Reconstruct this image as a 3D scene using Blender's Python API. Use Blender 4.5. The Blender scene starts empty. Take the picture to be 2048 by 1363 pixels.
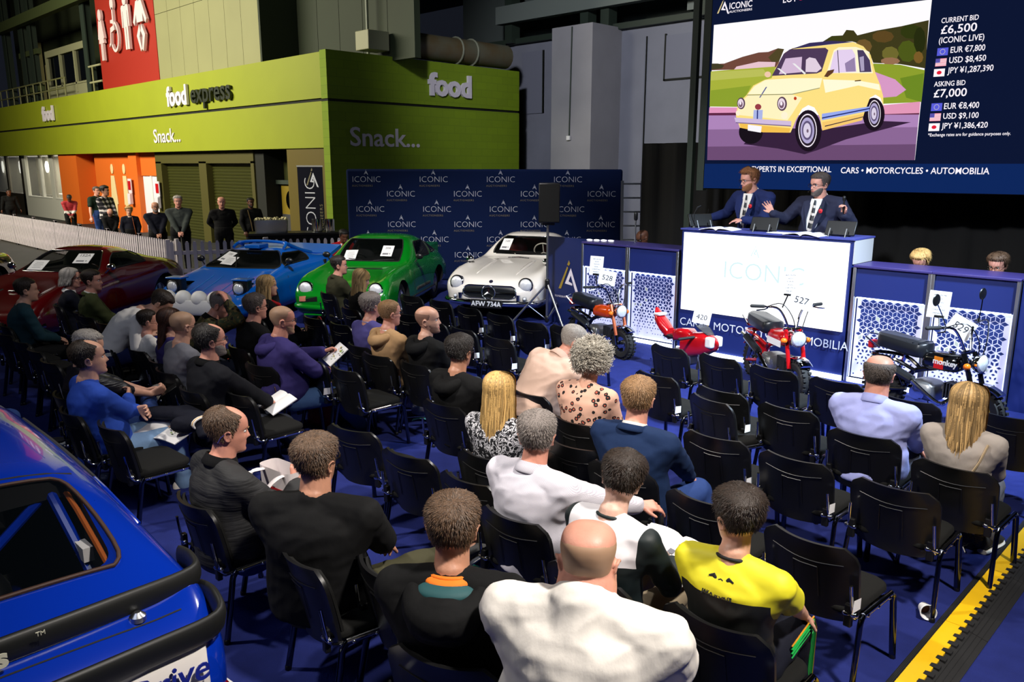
import bpy, bmesh, math, random
from math import sin, cos, pi, radians as R, sqrt, hypot, exp
from mathutils import Vector as V, Matrix, noise
from mathutils.bvhtree import BVHTree
random.seed(7)
SC = bpy.context.scene
COL = SC.collection
D = bpy.data

# ------------------------------------------------------------------ camera
cam = D.cameras.new('camera'); cam.lens = 28.24; cam.sensor_width = 36; cam.clip_end = 200
co = D.objects.new('camera', cam); COL.objects.link(co)
co.location = (0, 0, 2.6); co.rotation_euler = (R(90 - 12.36), R(-.06), R(44.73))
SC.camera = co
# ------------------------------------------------------------------ world, exposure
w = D.worlds.new('hall_dark'); SC.world = w; w.use_nodes = True
w.node_tree.nodes['Background'].inputs[0].default_value = (.55, .65, 1, 1)
w.node_tree.nodes['Background'].inputs[1].default_value = .012
vs = SC.view_settings
vs.view_transform = 'Standard'; vs.look = 'None'; vs.gamma = 1; vs.use_curve_mapping = False; vs.exposure = 0
SC.cycles.max_bounces = 5; SC.cycles.diffuse_bounces = 2; SC.cycles.glossy_bounces = 3
SC.cycles.transparent_max_bounces = 6; SC.cycles.transmission_bounces = 3
SC.cycles.sample_clamp_indirect = 4
SC.cycles.caustics_reflective = False; SC.cycles.caustics_refractive = False

# ------------------------------------------------------------------ hall lamps
def aim(o, p, t):
    o.location = p
    o.rotation_euler = (V(t) - V(p)).to_track_quat('-Z', 'Y').to_euler()
def area(name, p, t, size, power, col=(1, .95, .88), sy=None, spread=180):
    l = D.lights.new(name, 'AREA'); l.shape = 'RECTANGLE'; l.size = size; l.size_y = sy or size
    l.energy = power; l.color = col; l.spread = R(spread)
    o = D.objects.new(name, l); COL.objects.link(o); aim(o, p, t); return o
def spot(name, p, t, ang, power, col=(1, .95, .88), blend=.5, rad=.25):
    l = D.lights.new(name, 'SPOT'); l.spot_size = R(ang); l.spot_blend = blend; l.shadow_soft_size = rad
    l.energy = power; l.color = col
    o = D.objects.new(name, l); COL.objects.link(o); aim(o, p, t); return o
spot('audience_spot', (-7.0, -.5, 7.5), (-3.8, 4.6, .5), 52, 2300, (1, .94, .86), .85, .22)
spot('audience_spot', (1.8, 2.6, 8), (-2.1, 3.1, .5), 50, 4200, (1, .93, .85), .85, .3)
spot('audience_spot', (-3.6, 9.5, 8), (-5.6, 4.0, .6), 60, 2000, (1, .95, .9), .8, .3)
spot('stage_wash', (.6, 7.6, 6.6), (-3.9, 8.0, .2), 58, 8000, (.66, .82, 1), .95, .3)
spot('fence_spot', (-14, -1, 8), (-23, 7.6, .6), 44, 2200, (1, .93, .9), .8, .3)
spot('car_spot', (-5.5, 3.5, 8.5), (-11, 9.4, .9), 38, 5200, (1, .97, .95), .75, .3)
spot('car_spot', (-8.5, 1.5, 8.5), (-13.4, 5.2, .6), 36, 1300, (1, .97, .93), .7, .3)
spot('podium_spot', (-4.5, 2.6, 6.4), (-5.0, 10.0, 1.2), 46, 2600, (.95, .97, 1), .5, .2)
spot('wall_spot', (-8, 4, 9.5), (-16, 20, 4.6), 44, 6500, (.9, .92, 1), .8, .5)
area('foyer_lamp', (-29, -1.5, 10), (-29, 13, 3.9), 16, 3000, (1, .93, .74), 3.0, 130)
area('hall_wash', (-3, -3, 9), (-18, 20, 4), 5, 160, (.72, .8, 1), 3, 150)

# ------------------------------------------------------------------ mesh tools
def lin(c): return tuple((x/12.92 if x <= .04045 else ((x+.055)/1.055)**2.4) for x in c)
def rgb(r, g, b): return lin((r/255, g/255, b/255))
class MB:
    def __init__(s): s.v = []; s.f = []; s.m = []
    def add(s, vs, fs, mi=0, T=None):
        n = len(s.v)
        s.v += [tuple(T @ V(p)) for p in vs] if T else [tuple(p) for p in vs]
        s.f += [tuple(i+n for i in f) for f in fs]; s.m += [mi]*len(fs); return s
    def box(s, c, d, mi=0, T=None):
        x, y, z = c; a, b, e = d[0]/2, d[1]/2, d[2]/2
        vs = [(x+i*a, y+j*b, z+k*e) for k in (-1, 1) for j in (-1, 1) for i in (-1, 1)]
        return s.add(vs, [(0, 2, 3, 1), (4, 5, 7, 6), (0, 1, 5, 4), (2, 6, 7, 3), (0, 4, 6, 2), (1, 3, 7, 5)], mi, T)
    def loft(s, rings, mi=0, T=None, caps=True, closed=False):
        n = len(rings[0]); vs = [p for r in rings for p in r]; fs = []
        m = len(rings)
        for i in range(m if closed else m-1):
            k = (i+1) % m
            for j in range(n):
                q = (j+1) % n
                fs.append((i*n+j, i*n+q, k*n+q, k*n+j))
        if caps and not closed:
            fs.append(tuple(range(n))[::-1]); fs.append(tuple((m-1)*n+j for j in range(n)))
        return s.add(vs, fs, mi, T)
    def tube(s, pts, r, n=8, mi=0, T=None, closed=False, flat=1.0, up=None):
        pts = [V(p) for p in pts]; m = len(pts); rings = []
        rr = r if isinstance(r, (list, tuple)) else [r]*m
        prev = None
        for i, p in enumerate(pts):
            a = pts[(i-1) % m] if (closed or i > 0) else p
            b = pts[(i+1) % m] if (closed or i < m-1) else p
            d = (b-a).normalized() if (b-a).length > 1e-9 else V((0, 0, 1))
            if prev is None:
                u = V(up) if up else (V((0, 0, 1)) if abs(d.z) < .9 else V((1, 0, 0)))
            else: u = prev
            sd = d.cross(u)
            if sd.length < 1e-6: sd = d.cross(V((1, .3, .2)))
            sd.normalize(); u = sd.cross(d).normalized(); prev = u
            rings.append([p + (sd*cos(2*pi*k/n) + u*sin(2*pi*k/n)*flat)*rr[i] for k in range(n)])
        return s.loft(rings, mi, T, True, closed)
    def cap(s, p0, p1, r0, r1, n=12, mi=0, T=None):
        p0 = V(p0); p1 = V(p1); d = p1-p0; L = d.length
        d = d.normalized() if L > 1e-6 else V((0, 0, 1))
        u = d.orthogonal().normalized(); w_ = d.cross(u); rings = []
        def ring(c, r): return [c + (u*cos(2*pi*k/n)+w_*sin(2*pi*k/n))*r for k in range(n)]
        for a in (-80, -50, -25, 0): rings.append(ring(p0+d*r0*sin(R(a)), r0*cos(R(a))))
        for a in (0, 25, 50, 80): rings.append(ring(p1+d*r1*sin(R(a)), r1*cos(R(a))))
        return s.loft(rings, mi, T)
    def ell(s, c, r, n=14, mi=0, T=None):
        c = V(c); rings = []
        for i in range(1, n):
            a = -pi/2 + pi*i/n
            rings.append([(c.x+r[0]*cos(a)*cos(2*pi*k/(2*n)), c.y+r[1]*cos(a)*sin(2*pi*k/(2*n)), c.z+r[2]*sin(a)) for k in range(2*n)])
        return s.loft(rings, mi, T)
    def lathe(s, prof, n=24, mi=0, T=None, caps=True):
        return s.loft([[(r*cos(2*pi*k/n), r*sin(2*pi*k/n), z) for k in range(n)] for r, z in prof], mi, T, caps)
    def prism(s, poly, d, mi=0, T=None):
        n = len(poly); vs = [(x, y, 0) for x, y in poly]+[(x, y, d) for x, y in poly]
        fs = [tuple(range(n))[::-1], tuple(range(n, 2*n))]+[(i, (i+1) % n, n+(i+1) % n, n+i) for i in range(n)]
        return s.add(vs, fs, mi, T)
    def build(s, name, mats, parent=None, loc=None, rot=None, smooth=35, bevel=0, kind=None, label=None, cat=None, group=None, seg=2):
        me = D.meshes.new(name); me.from_pydata(s.v, [], s.f)
        for m in (mats if isinstance(mats, (list, tuple)) else [mats]): me.materials.append(m)
        me.polygons.foreach_set('material_index', s.m)
        if smooth:
            me.polygons.foreach_set('use_smooth', [True]*len(s.f))
            if smooth < 180: me.set_sharp_from_angle(angle=R(smooth))
        me.update()
        return link(name, me, parent, loc, rot, bevel, kind, label, cat, group, seg)
def link(name, me, parent=None, loc=None, rot=None, bevel=0, kind=None, label=None, cat=None, group=None, seg=2):
    o = D.objects.new(name, me); COL.objects.link(o)
    if loc is not None: o.location = loc
    if rot is not None: o.rotation_euler = rot
    if parent: o.parent = parent
    if bevel:
        b = o.modifiers.new('bevel', 'BEVEL'); b.width = bevel; b.segments = seg; b.limit_method = 'ANGLE'; b.angle_limit = R(40)
    tag(o, label, cat, group, kind); return o
def tag(o, label=None, cat=None, group=None, kind=None):
    for k, x in (('label', label), ('category', cat), ('group', group), ('kind', kind)):
        if x: o[k] = x
    return o
def empty(name, loc=(0, 0, 0), rz=0, label=None, cat=None, group=None):
    return link(name, None, None, loc, (0, 0, rz), 0, None, label, cat, group)
def copy_tree(o, parent=None):
    c = o.copy(); COL.objects.link(c)
    if parent: c.parent = parent
    for ch in list(o.children): copy_tree(ch, c)
    return c
def TX(loc=(0, 0, 0), rx=0, ry=0, rz=0, sc=(1, 1, 1)):
    return Matrix.Translation(V(loc)) @ Matrix.Rotation(rz, 4, 'Z') @ Matrix.Rotation(ry, 4, 'Y') @ Matrix.Rotation(rx, 4, 'X') @ Matrix.Diagonal(V((*sc, 1)))
def arc(c, r, a0, a1, n, ax='z', sy=1):
    o = []
    for i in range(n+1):
        a = R(a0+(a1-a0)*i/n); x, y = r*cos(a), r*sy*sin(a)
        o.append({'z': (c[0]+x, c[1]+y, c[2]), 'y': (c[0]+x, c[1], c[2]+y), 'x': (c[0], c[1]+x, c[2]+y)}[ax])
    return o
def rrect(w_, h, r, n=5):
    o = []
    for cx, cy, a in ((w_/2-r, h/2-r, 0), (-w_/2+r, h/2-r, 90), (-w_/2+r, -h/2+r, 180), (w_/2-r, -h/2+r, 270)):
        for i in range(n+1): o.append((cx+r*cos(R(a+90*i/n)), cy+r*sin(R(a+90*i/n))))
    return o
def crom(P, t):
    n = len(P); i = min(int(t), n-2); u = t-i
    p0 = P[max(i-1, 0)]; p1 = P[i]; p2 = P[i+1]; p3 = P[min(i+2, n-1)]
    return tuple(.5*((2*b)+(-a+c)*u+(2*a-5*b+4*c-d)*u*u+(-a+3*b-3*c+d)*u**3) for a, b, c, d in zip(p0, p1, p2, p3))
def smooth_path(P, k=4, closed=False):
    if closed: P = [P[-1]]+list(P)+[P[0], P[1]]; o = [crom(P, 1+i/k) for i in range((len(P)-3)*k)]; return o
    return [crom(P, i/k) for i in range((len(P)-1)*k)]+[tuple(P[-1])]
def text(mb, st, size, T, mi=0, ext=.0, bold=0, sx=1, shear=0, align='LEFT', space=1):
    cu = D.curves.new('t', 'FONT'); cu.body = st; cu.size = size; cu.extrude = ext; cu.offset = bold
    cu.align_x = align; cu.shear = shear; cu.resolution_u = 3; cu.space_character = space
    o = D.objects.new('t', cu); COL.objects.link(o)
    me = o.to_mesh()
    mb.add([(v.co.x*sx, v.co.y, v.co.z) for v in me.vertices], [tuple(p.vertices) for p in me.polygons], mi, T)
    o.to_mesh_clear(); D.objects.remove(o); D.curves.remove(cu)
FY = Matrix.Rotation(pi/2, 4, 'X')            # a sheet drawn in x, y is stood upright, facing -Y
def upright(loc, rz=0, tilt=0): return Matrix.Translation(V(loc)) @ Matrix.Rotation(rz, 4, 'Z') @ FY @ Matrix.Rotation(tilt, 4, 'X')

# ------------------------------------------------------------------ materials
MC = {}
def mat(name, col=(.5, .5, .5), rough=.5, metal=0, coat=0, bump=None, var=None, emit=0, trans=0, alpha=1, spec=.5, sheen=0, eb=.06):
    if name in MC: return MC[name]
    m = D.materials.new(name); m.use_nodes = True; nt = m.node_tree; b = nt.nodes['Principled BSDF']
    I = b.inputs
    I['Base Color'].default_value = (*col, 1); I['Roughness'].default_value = rough; I['Metallic'].default_value = metal
    I['Coat Weight'].default_value = coat; I['Coat Roughness'].default_value = .04
    I['Specular IOR Level'].default_value = spec; I['Alpha'].default_value = alpha; I['Transmission Weight'].default_value = trans
    I['Sheen Weight'].default_value = sheen
    if emit: I['Base Color'].default_value = (*(x*eb for x in col), 1); I['Emission Color'].default_value = (*col, 1); I['Emission Strength'].default_value = emit
    if bump or var:
        tc = nt.nodes.new('ShaderNodeTexCoord')
        if var:
            a, sc = var[:2]
            nz = nt.nodes.new('ShaderNodeTexNoise'); nz.inputs['Scale'].default_value = sc; nz.inputs['Detail'].default_value = 4
            nt.links.new(tc.outputs['Object'], nz.inputs['Vector'])
            rp = nt.nodes.new('ShaderNodeValToRGB'); rp.color_ramp.elements[0].position = .3; rp.color_ramp.elements[1].position = .7
            c2 = var[2] if len(var) > 2 else tuple(x*(1-a) for x in col)
            rp.color_ramp.elements[0].color = (*c2, 1); rp.color_ramp.elements[1].color = (*col, 1)
            nt.links.new(nz.outputs['Fac'], rp.inputs['Fac']); nt.links.new(rp.outputs['Color'], I['Base Color'])
        if bump:
            nz = nt.nodes.new('ShaderNodeTexNoise'); nz.inputs['Scale'].default_value = bump[0]; nz.inputs['Detail'].default_value = 5
            mp = nt.nodes.new('ShaderNodeMapping'); mp.inputs['Scale'].default_value = bump[2] if len(bump) > 2 else (1, 1, 1)
            nt.links.new(tc.outputs['Object'], mp.inputs['Vector']); nt.links.new(mp.outputs['Vector'], nz.inputs['Vector'])
            bp = nt.nodes.new('ShaderNodeBump'); bp.inputs['Strength'].default_value = bump[1]; bp.inputs['Distance'].default_value = .02
            nt.links.new(nz.outputs['Fac'], bp.inputs['Height']); nt.links.new(bp.outputs['Normal'], I['Normal'])
    MC[name] = m; return m
def nodes(name, rough=.8):
    """a material whose base colour is wired by the caller -> (material, tree, bsdf, texcoord)"""
    m = mat(name, (.5, .5, .5), rough); nt = m.node_tree
    tc = nt.nodes.new('ShaderNodeTexCoord'); return m, nt, nt.nodes['Principled BSDF'], tc
def ramp(nt, fac, stops, out, const=True):
    rp = nt.nodes.new('ShaderNodeValToRGB'); rp.color_ramp.interpolation = 'CONSTANT' if const else 'LINEAR'
    e = rp.color_ramp.elements
    while len(e) < len(stops): e.new(.5)
    for k, (p, c) in enumerate(stops): e[k].position = p; e[k].color = (*c, 1)
    nt.links.new(fac, rp.inputs['Fac']); nt.links.new(rp.outputs['Color'], out); return rp
def cloth(name, c, rough=.85, k=1.0): return mat(name, rgb(*c), rough, bump=(26, .13*k, (1, 1, .5)), spec=.22)
BLK = mat('black_plastic', rgb(16, 16, 17), .38)
BLKF = mat('black_fabric', rgb(18, 18, 17), .9, bump=(300, .25), spec=.25)
CHR = mat('chrome', (.75, .76, .78), .08, 1)
STEEL = mat('brushed_steel', (.5, .51, .53), .3, 1)
ALU = mat('aluminium', (.62, .63, .66), .32, 1)
DKM = mat('dark_chrome', (.09, .1, .13), .14, 1)
RUB = mat('rubber', rgb(20, 20, 20), .7, bump=(60, .1))
WHT = mat('white_paint', rgb(235, 233, 230), .5)
PAPER = mat('paper', rgb(240, 238, 238), .7)
INK = mat('ink', rgb(30, 30, 34), .6)
GREYINK = mat('grey_ink', rgb(120, 120, 125), .6)
NAVY = mat('navy_laminate', rgb(26, 40, 104), .42)
GLASSD = mat('dark_glass', rgb(6, 8, 8), .04, spec=.6)
GOLD = mat('gold_print', rgb(150, 125, 40), .5)
RED = mat('red_plastic', rgb(190, 20, 28), .35)
SKIN = {k: mat('skin_'+k, rgb(*c), .48, bump=(120, .06), var=(.13, 22)) for k, c in dict(pink=(226, 160, 138), fair=(222, 168, 142), tan=(196, 140, 112), red=(220, 152, 130), brown=(105, 66, 48), pale=(236, 190, 170)).items()}
LIP = mat('lips', rgb(176, 96, 88), .45)
# ================================================================== THE SETTING
def wall(name, c, d, m, kind='structure', bevel=0):
    return MB().box(c, d).build(name, m, kind=kind, smooth=0, bevel=bevel)
def bx(x0, x1, y0, y1, z0, z1): return ((x0+x1)/2, (y0+y1)/2, (z0+z1)/2), (abs(x1-x0), abs(y1-y0), abs(z1-z0))
CARPET = mat('blue_carpet', rgb(37, 47, 116), .95, bump=(420, .5), var=(.22, 7), spec=.15)
CONC = mat('hall_concrete', rgb(44, 44, 44), .8, var=(.3, 2))
LIME = mat('lime_paint', rgb(142, 152, 20), .6, var=(.06, 1.2))
LIMEB = mat('lime_blockwork', rgb(150, 172, 22), .75, var=(.12, 2.5))
CREAM = mat('cream_cladding', rgb(142, 142, 100), .6, var=(.08, .8))
SIGNRED = mat('red_cladding', rgb(156, 34, 16), .6)
ORANGE = mat('orange_paint', rgb(220, 104, 24), .6)
OLIVE = mat('shaded_olive_paint', rgb(70, 66, 16), .6)  # kept dark: the shade below the fascia is put into this olive
DGREEN = mat('dark_green_cladding', rgb(40, 50, 30), .7, var=(.2, .6))
GAP = mat('shadow_gap', rgb(12, 16, 6), .8)
GREYW = mat('grey_hall_paint', rgb(128, 130, 142), .8, var=(.14, 1.3))
DSTEEL = mat('green_steel', rgb(40, 52, 42), .6)
MIDSTEEL = mat('pale_steel', rgb(110, 118, 112), .6)
BLKW = mat('black_drape', rgb(7, 7, 9), .9, bump=(9, .5, (1, 1, .05)))
SIGNW = mat('sign_white', rgb(222, 214, 222), .5)
SIGND = mat('sign_dark', rgb(26, 34, 18), .5)
wall('floor', (-20, 10, -.05), (110, 60, .1), CONC)
MB().box(*bx(-17.7, 6, -6, 13.2, -.04, .004)).build('floor_carpet', CARPET, kind='structure', smooth=0)
wall('ceiling', (-20, 8, 13), (110, 60, .2), mat('hall_roof', rgb(18, 20, 18), .9))
# --- food building: fascia bands, corner wall, recessed front
b = MB(); b.box(*bx(-56, -19.0, 12.07, 12.9, 4.31, 5.46)); b.box(*bx(-56, -19.0, 12.07, 12.9, 3.04, 4.23))
b.build('trim_1', LIME, kind='structure', smooth=0)
wall('trim_2', *bx(-56, -18.98, 12.12, 12.9, 4.2, 4.34), GAP)
blockm, nt, bs, tc = nodes('lime_block_wall', .75)
br = nt.nodes.new('ShaderNodeTexBrick'); br.inputs['Scale'].default_value = 1
br.inputs['Brick Width'].default_value = .45; br.inputs['Row Height'].default_value = .22; br.inputs['Mortar Size'].default_value = .006
br.inputs['Color1'].default_value = (*rgb(122, 148, 14), 1); br.inputs['Color2'].default_value = (*rgb(116, 141, 14), 1); br.inputs['Mortar'].default_value = (*rgb(104, 128, 14), 1)  # greens darker than the fascia front, the side's shade put into the colour
mp = nt.nodes.new('ShaderNodeMapping'); mp.inputs['Rotation'].default_value = (R(90), 0, R(90))
cx = nt.nodes.new('ShaderNodeCombineXYZ'); sx = nt.nodes.new('ShaderNodeSeparateXYZ')
nt.links.new(tc.outputs['Object'], sx.inputs[0]); nt.links.new(sx.outputs['Y'], cx.inputs['X']); nt.links.new(sx.outputs['Z'], cx.inputs['Y'])
nt.links.new(cx.outputs[0], br.inputs['Vector']); nt.links.new(br.outputs['Color'], bs.inputs['Base Color'])
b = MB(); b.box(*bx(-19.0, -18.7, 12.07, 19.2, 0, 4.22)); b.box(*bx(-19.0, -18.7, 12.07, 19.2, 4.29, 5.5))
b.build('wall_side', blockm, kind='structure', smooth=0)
wall('trim_3', *bx(-19.0, -18.74, 12.1, 19.2, 4.2, 4.3), GAP)
wall('wall_roof', *bx(-56, -18.8, 12.9, 19.2, 5.2, 5.42), DGREEN)
wall('wall_front', *bx(-41.4, -19, 13.0, 13.2, 0, 3.1), mat('olive_wall', rgb(56, 62, 14), .7))
wall('trim_4', *bx(-30.7, -23.3, 12.3, 12.5, 2.64, 3.1), OLIVE)
# orange toilets front
b = MB(); b.box(*bx(-41.4, -39.0, 12.2, 13.1, 0, 3.1)); b.box(*bx(-37.5, -32.7, 12.45, 13.1, 0, 3.1)); b.box(*bx(-39, -37.5, 12.95, 13.1, 0, 3.1))
b.box(*bx(-32.7, -30.6, 12.45, 13.1, 2.18, 3.1)); b.box(*bx(-33.3, -32.5, 12.3, 12.5, 0, 3.1))
b.build('wall_orange', ORANGE, kind='structure', smooth=0)
d_ = MB().box(*bx(-32.5, -30.7, 12.5, 12.6, 0, 2.17)).build('door_1', mat('white_door', rgb(232, 226, 236), .4), kind='structure', smooth=0)
MB().box(*bx(-31.75, -31.6, 12.46, 12.5, 0, 2.17)).build('door_edge', WHT, d_, smooth=0)
# white wall with windows and the lit room behind
b = MB(); b.box(*bx(-48, -41.4, 12.4, 12.55, 0, 1.0)); b.box(*bx(-48, -47.5, 12.4, 12.55, 1, 3.1)); b.box(*bx(-43.6, -43.1, 12.4, 12.55, 1, 3.1)); b.box(*bx(-41.6, -41.4, 12.4, 12.55, 1, 3.1))
b.build('wall_white', mat('white_panel', rgb(206, 206, 194), .6), kind='structure', smooth=0)
CLEAR = mat('window_glass', (.9, .95, .95), .02, trans=1, alpha=.25)
for k, (x0, x1) in enumerate(((-47.5, -43.6), (-43.1, -41.6))):
    o = MB().box(*bx(x0, x1, 12.46, 12.48, 1, 3.0)).build('window_%d' % (k+1), CLEAR, kind='structure', smooth=0)
    f = MB(); f.box(*bx(x0, x1, 12.38, 12.5, .97, 1.03)); f.box(*bx((x0+x1)/2+.35, (x0+x1)/2+.55, 12.4, 12.52, 1, 3.05))
    f.build('frame', mat('window_frame_cream', rgb(214, 214, 204), .5), o, smooth=0)
o = MB().box(*bx(-56, -48.2, 12.46, 12.48, 1.1, 3.0)).build('window_3', CLEAR, kind='structure', smooth=0)
f = MB()
for x0, x1 in ((-56, -55.6), (-51.2, -50.9), (-48.4, -48.0)): f.box(*bx(x0, x1, 12.4, 12.55, 0, 3.1))
f.box(*bx(-56, -48, 12.4, 12.55, 0, 1.1)); f.build('frame', mat('dark_frame', rgb(40, 34, 22), .5), o, smooth=0)
wall('wall_cafe', *bx(-57, -41.3, 15.5, 15.6, 0, 3.1), mat('cafe_wall', rgb(225, 220, 196), .7))
wall('trim_5', *bx(-57, -41.3, 12.6, 15.5, 3.06, 3.1), WHT)
area('cafe_ceiling_lamp', (-48, 13.9, 3.0), (-48, 13.9, 0), 12, 330, (1, .93, .8), 1.6)
for k, x in enumerate((-54.4, -51.1, -47.6)):
    t = empty('wall_lamp', (x, 15.42, 2.45), 0, ('round glowing cafe wall lamp behind the dark-framed glass at far left', 'round glowing cafe wall lamp behind the right pane of the dark-framed glass', 'round glowing cafe wall lamp seen through the first white-walled window')[k], 'lamp', 'cafe wall lamps')
    MB().ell((0, -.06, 0), (.26, .08, .36), 8).build('shade', mat('lamp_glow', (1, .97, .85), .5, emit=5), t)
    MB().box((0, .03, 0), (.2, .05, .2)).build('bracket', WHT, t)
for k, x in enumerate((-46.7, -45.2, -42.3)):
    t = empty('cafe_table', (x, 13.9, 0), .3*k, ('pale cafe table behind the left half of the white-walled window', 'pale cafe table behind the right half of the white-walled window', 'pale cafe table behind the narrow window by the orange wall')[k], 'table', 'cafe tables')
    MB().box((0, 0, 1.08), (1.1, .8, .05)).build('tabletop', WHT, t, bevel=.01)
    MB().cap((0, 0, .03), (0, 0, 1.06), .05, .05).build('leg', STEEL, t)
    MB().lathe([(.3, 0), (.3, .02), (.06, .05)], 16).build('base', STEEL, t)
# shutters, doors, pillar
SHM, nt, bs, tc = nodes('shaded_olive_shutter', .45)
bs.inputs['Base Color'].default_value = (*rgb(54, 56, 14), 1)  # slats darkened to carry the shade under the fascia overhang
for k, (x0, x1) in enumerate(((-30.2, -27.1), (-26.55, -23.5))):
    rings = []; z = 0
    b = MB()
    while z < 2.64:
        for dz, dy in ((0, .02), (.02, 0), (.07, -.012), (.1, .02)):
            rings.append([(x0, 12.52+dy, z+dz), (x1, 12.52+dy, z+dz), (x1, 12.58, z+dz), (x0, 12.58, z+dz)])
        z += .102
    b.loft(rings).build('roller_shutter', SHM, smooth=0, label=('closed olive roller shutter beside the white door', 'closed olive roller shutter next to the porthole doors')[k], cat='shutter', group='food kiosk shutters')
b = MB()
for x0, x1 in ((-30.7, -30.2), (-27.1, -26.55), (-23.5, -23.3)): b.box(*bx(x0, x1, 12.3, 12.7, 0, 2.7))
b.build('trim_6', OLIVE, kind='structure', smooth=0)
wall('trim_7', *bx(-23.3, -22.75, 12.35, 13, 0, 3.1), GAP)
wall('trim_8', *bx(-21.0, -19.05, 12.12, 12.6, 0, 3.04), mat('shaded_mustard_pillar', rgb(96, 82, 14), .6))  # pillar colour lowered to hold the fascia's shade
DOORM = mat('mustard_door', rgb(128, 108, 20), .5)
for k, x in enumerate((-22.62, -21.5)):
    b = MB(); b.box(*bx(x, x+1.1, 12.8, 12.86, 0, 2.02)); o = b.build('door_%d' % (k+2), DOORM, kind='structure', smooth=0)
    MB().lathe([(.3, 0), (.3, .03), (.22, .04), (.22, .02)], 28, T=upright((x+.6, 12.8, 1.55))).build('porthole_rim', DKM, o)
    MB().lathe([(.23, 0), (.22, .025)], 28, T=upright((x+.6, 12.8, 1.55))).build('porthole_glass', GLASSD, o)
    MB().box(*bx(x+.04, x+1.06, 12.77, 12.8, .35, 1.12)).build('kick_plate', ALU, o, smooth=0)
wall('trim_9', *bx(-22.8, -20.3, 12.7, 13, 2.02, 2.14), DSTEEL)
# upper storey
wall('wall_red', *bx(-36.85, -31.1, 12.9, 13.3, 5.4, 12.9), SIGNRED)
b = MB()
for k in range(7): b.box(*bx(-31.1+k*1.072+.008, -30.028+k*1.072-.008, 12.92, 13.3, 5.4, 7.9)); b.box(*bx(-31.1+k*1.072+.008, -30.028+k*1.072-.008, 12.92, 13.3, 7.915, 12.9))
b.build('wall_cream', CREAM, kind='structure', smooth=0)
wall('wall_gap', *bx(-31.1, -23.6, 12.95, 13.3, 5.4, 12.9), GAP)
b = MB()
for k in range(5): b.box(*bx(-23.55+k*1.17+.01, -22.38+k*1.17-.01, 14.2, 14.4, 5.4, 12.9))
b.build('wall_green', DGREEN, kind='structure', smooth=0)
wall('wall_return', *bx(-23.6, -23.5, 12.92, 14.4, 5.4, 12.9), DGREEN)
wall('wall_upper', *bx(-58, -36.8, 15.4, 15.6, 5.4, 12.9), mat('upper_wall', rgb(52, 60, 36), .7))
b = MB()
for x0, x1, z1 in ((-56, -52.6, 9.3), (-51.7, -50.2, 8.0)): b.box(*bx(x0, x1, 15.1, 15.3, 5.4, z1))
b.build('wall_pale', mat('pale_panel', rgb(214, 204, 140), .6), kind='structure', smooth=0)
o = MB().box(*bx(-45.3, -39.4, 13.4, 13.44, 6.2, 7.7)).build('window_4', GLASSD, kind='structure', smooth=0)
f = MB()
for x in (-45.3, -43.3, -41.3, -39.4): f.box((x, 13.36, 6.9), (.16, .12, 2.1))
f.box((-42.3, 13.36, 7.8), (6.1, .14, .3)); f.box((-42.3, 13.38, 5.85), (6.0, .1, .7)); f.box((-42.3, 13.36, 6.25), (6.0, .12, .08))
f.build('frame', mat('upper_frame', rgb(150, 150, 116), .6), o, smooth=0)
for k, (x, r_) in enumerate(((-50.6, .35), (-47.6, .5), (-46.2, .3), (-38.6, .3))):
    b = MB(); b.box((x, 13.1, 9), (r_, .3, 7.6)); b.box((x, 12.95, 9), (r_+.14, .05, 7.6)); b.build('trim_1%d' % k, DSTEEL, kind='structure', smooth=0)
b = MB()
b.box((-44, 12.7, 9.45), (28, .3, .45)); b.box((-47, 13.1, 6.3), (3, .2, .3)); b.box((-47, 13.1, 8.0), (3, .2, .25)); b.build('trim_14', mat('roof_beam', rgb(66, 76, 40), .6), kind='structure', smooth=0)
RAILM = mat('rail_paint', rgb(128, 128, 84), .5)
t = empty('guard_railing', (-47, 12.85, 5.42), 0, 'grey-green metal railing along the roof edge left of the red toilet sign', 'railing')
b = MB()
for z in (1.05, .6): b.tube([(-9, 0, z), (5.6, 0, z)], .035)
b.build('rail', RAILM, t)
for k in range(13):
    MB().tube([(-8.6+k*1.18, 0, 0), (-8.6+k*1.18, 0, 1.05)], .035).build('post', RAILM, t)
t = empty('guard_railing', (-37.6, 12.9, 5.42), 0, 'short pale railing end beside the red toilet sign', 'railing')
b = MB(); b.tube([(-.7, 0, 1.25), (.7, 0, 1.25)], .045); b.tube([(-.7, 0, .6), (.7, 0, .6)], .045); b.build('rail', mat('rail_pale', rgb(168, 168, 130), .5), t)
MB().tube([(-.3, 0, 0), (-.3, 0, 1.25)], .04).build('post', RAILM, t)
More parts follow.
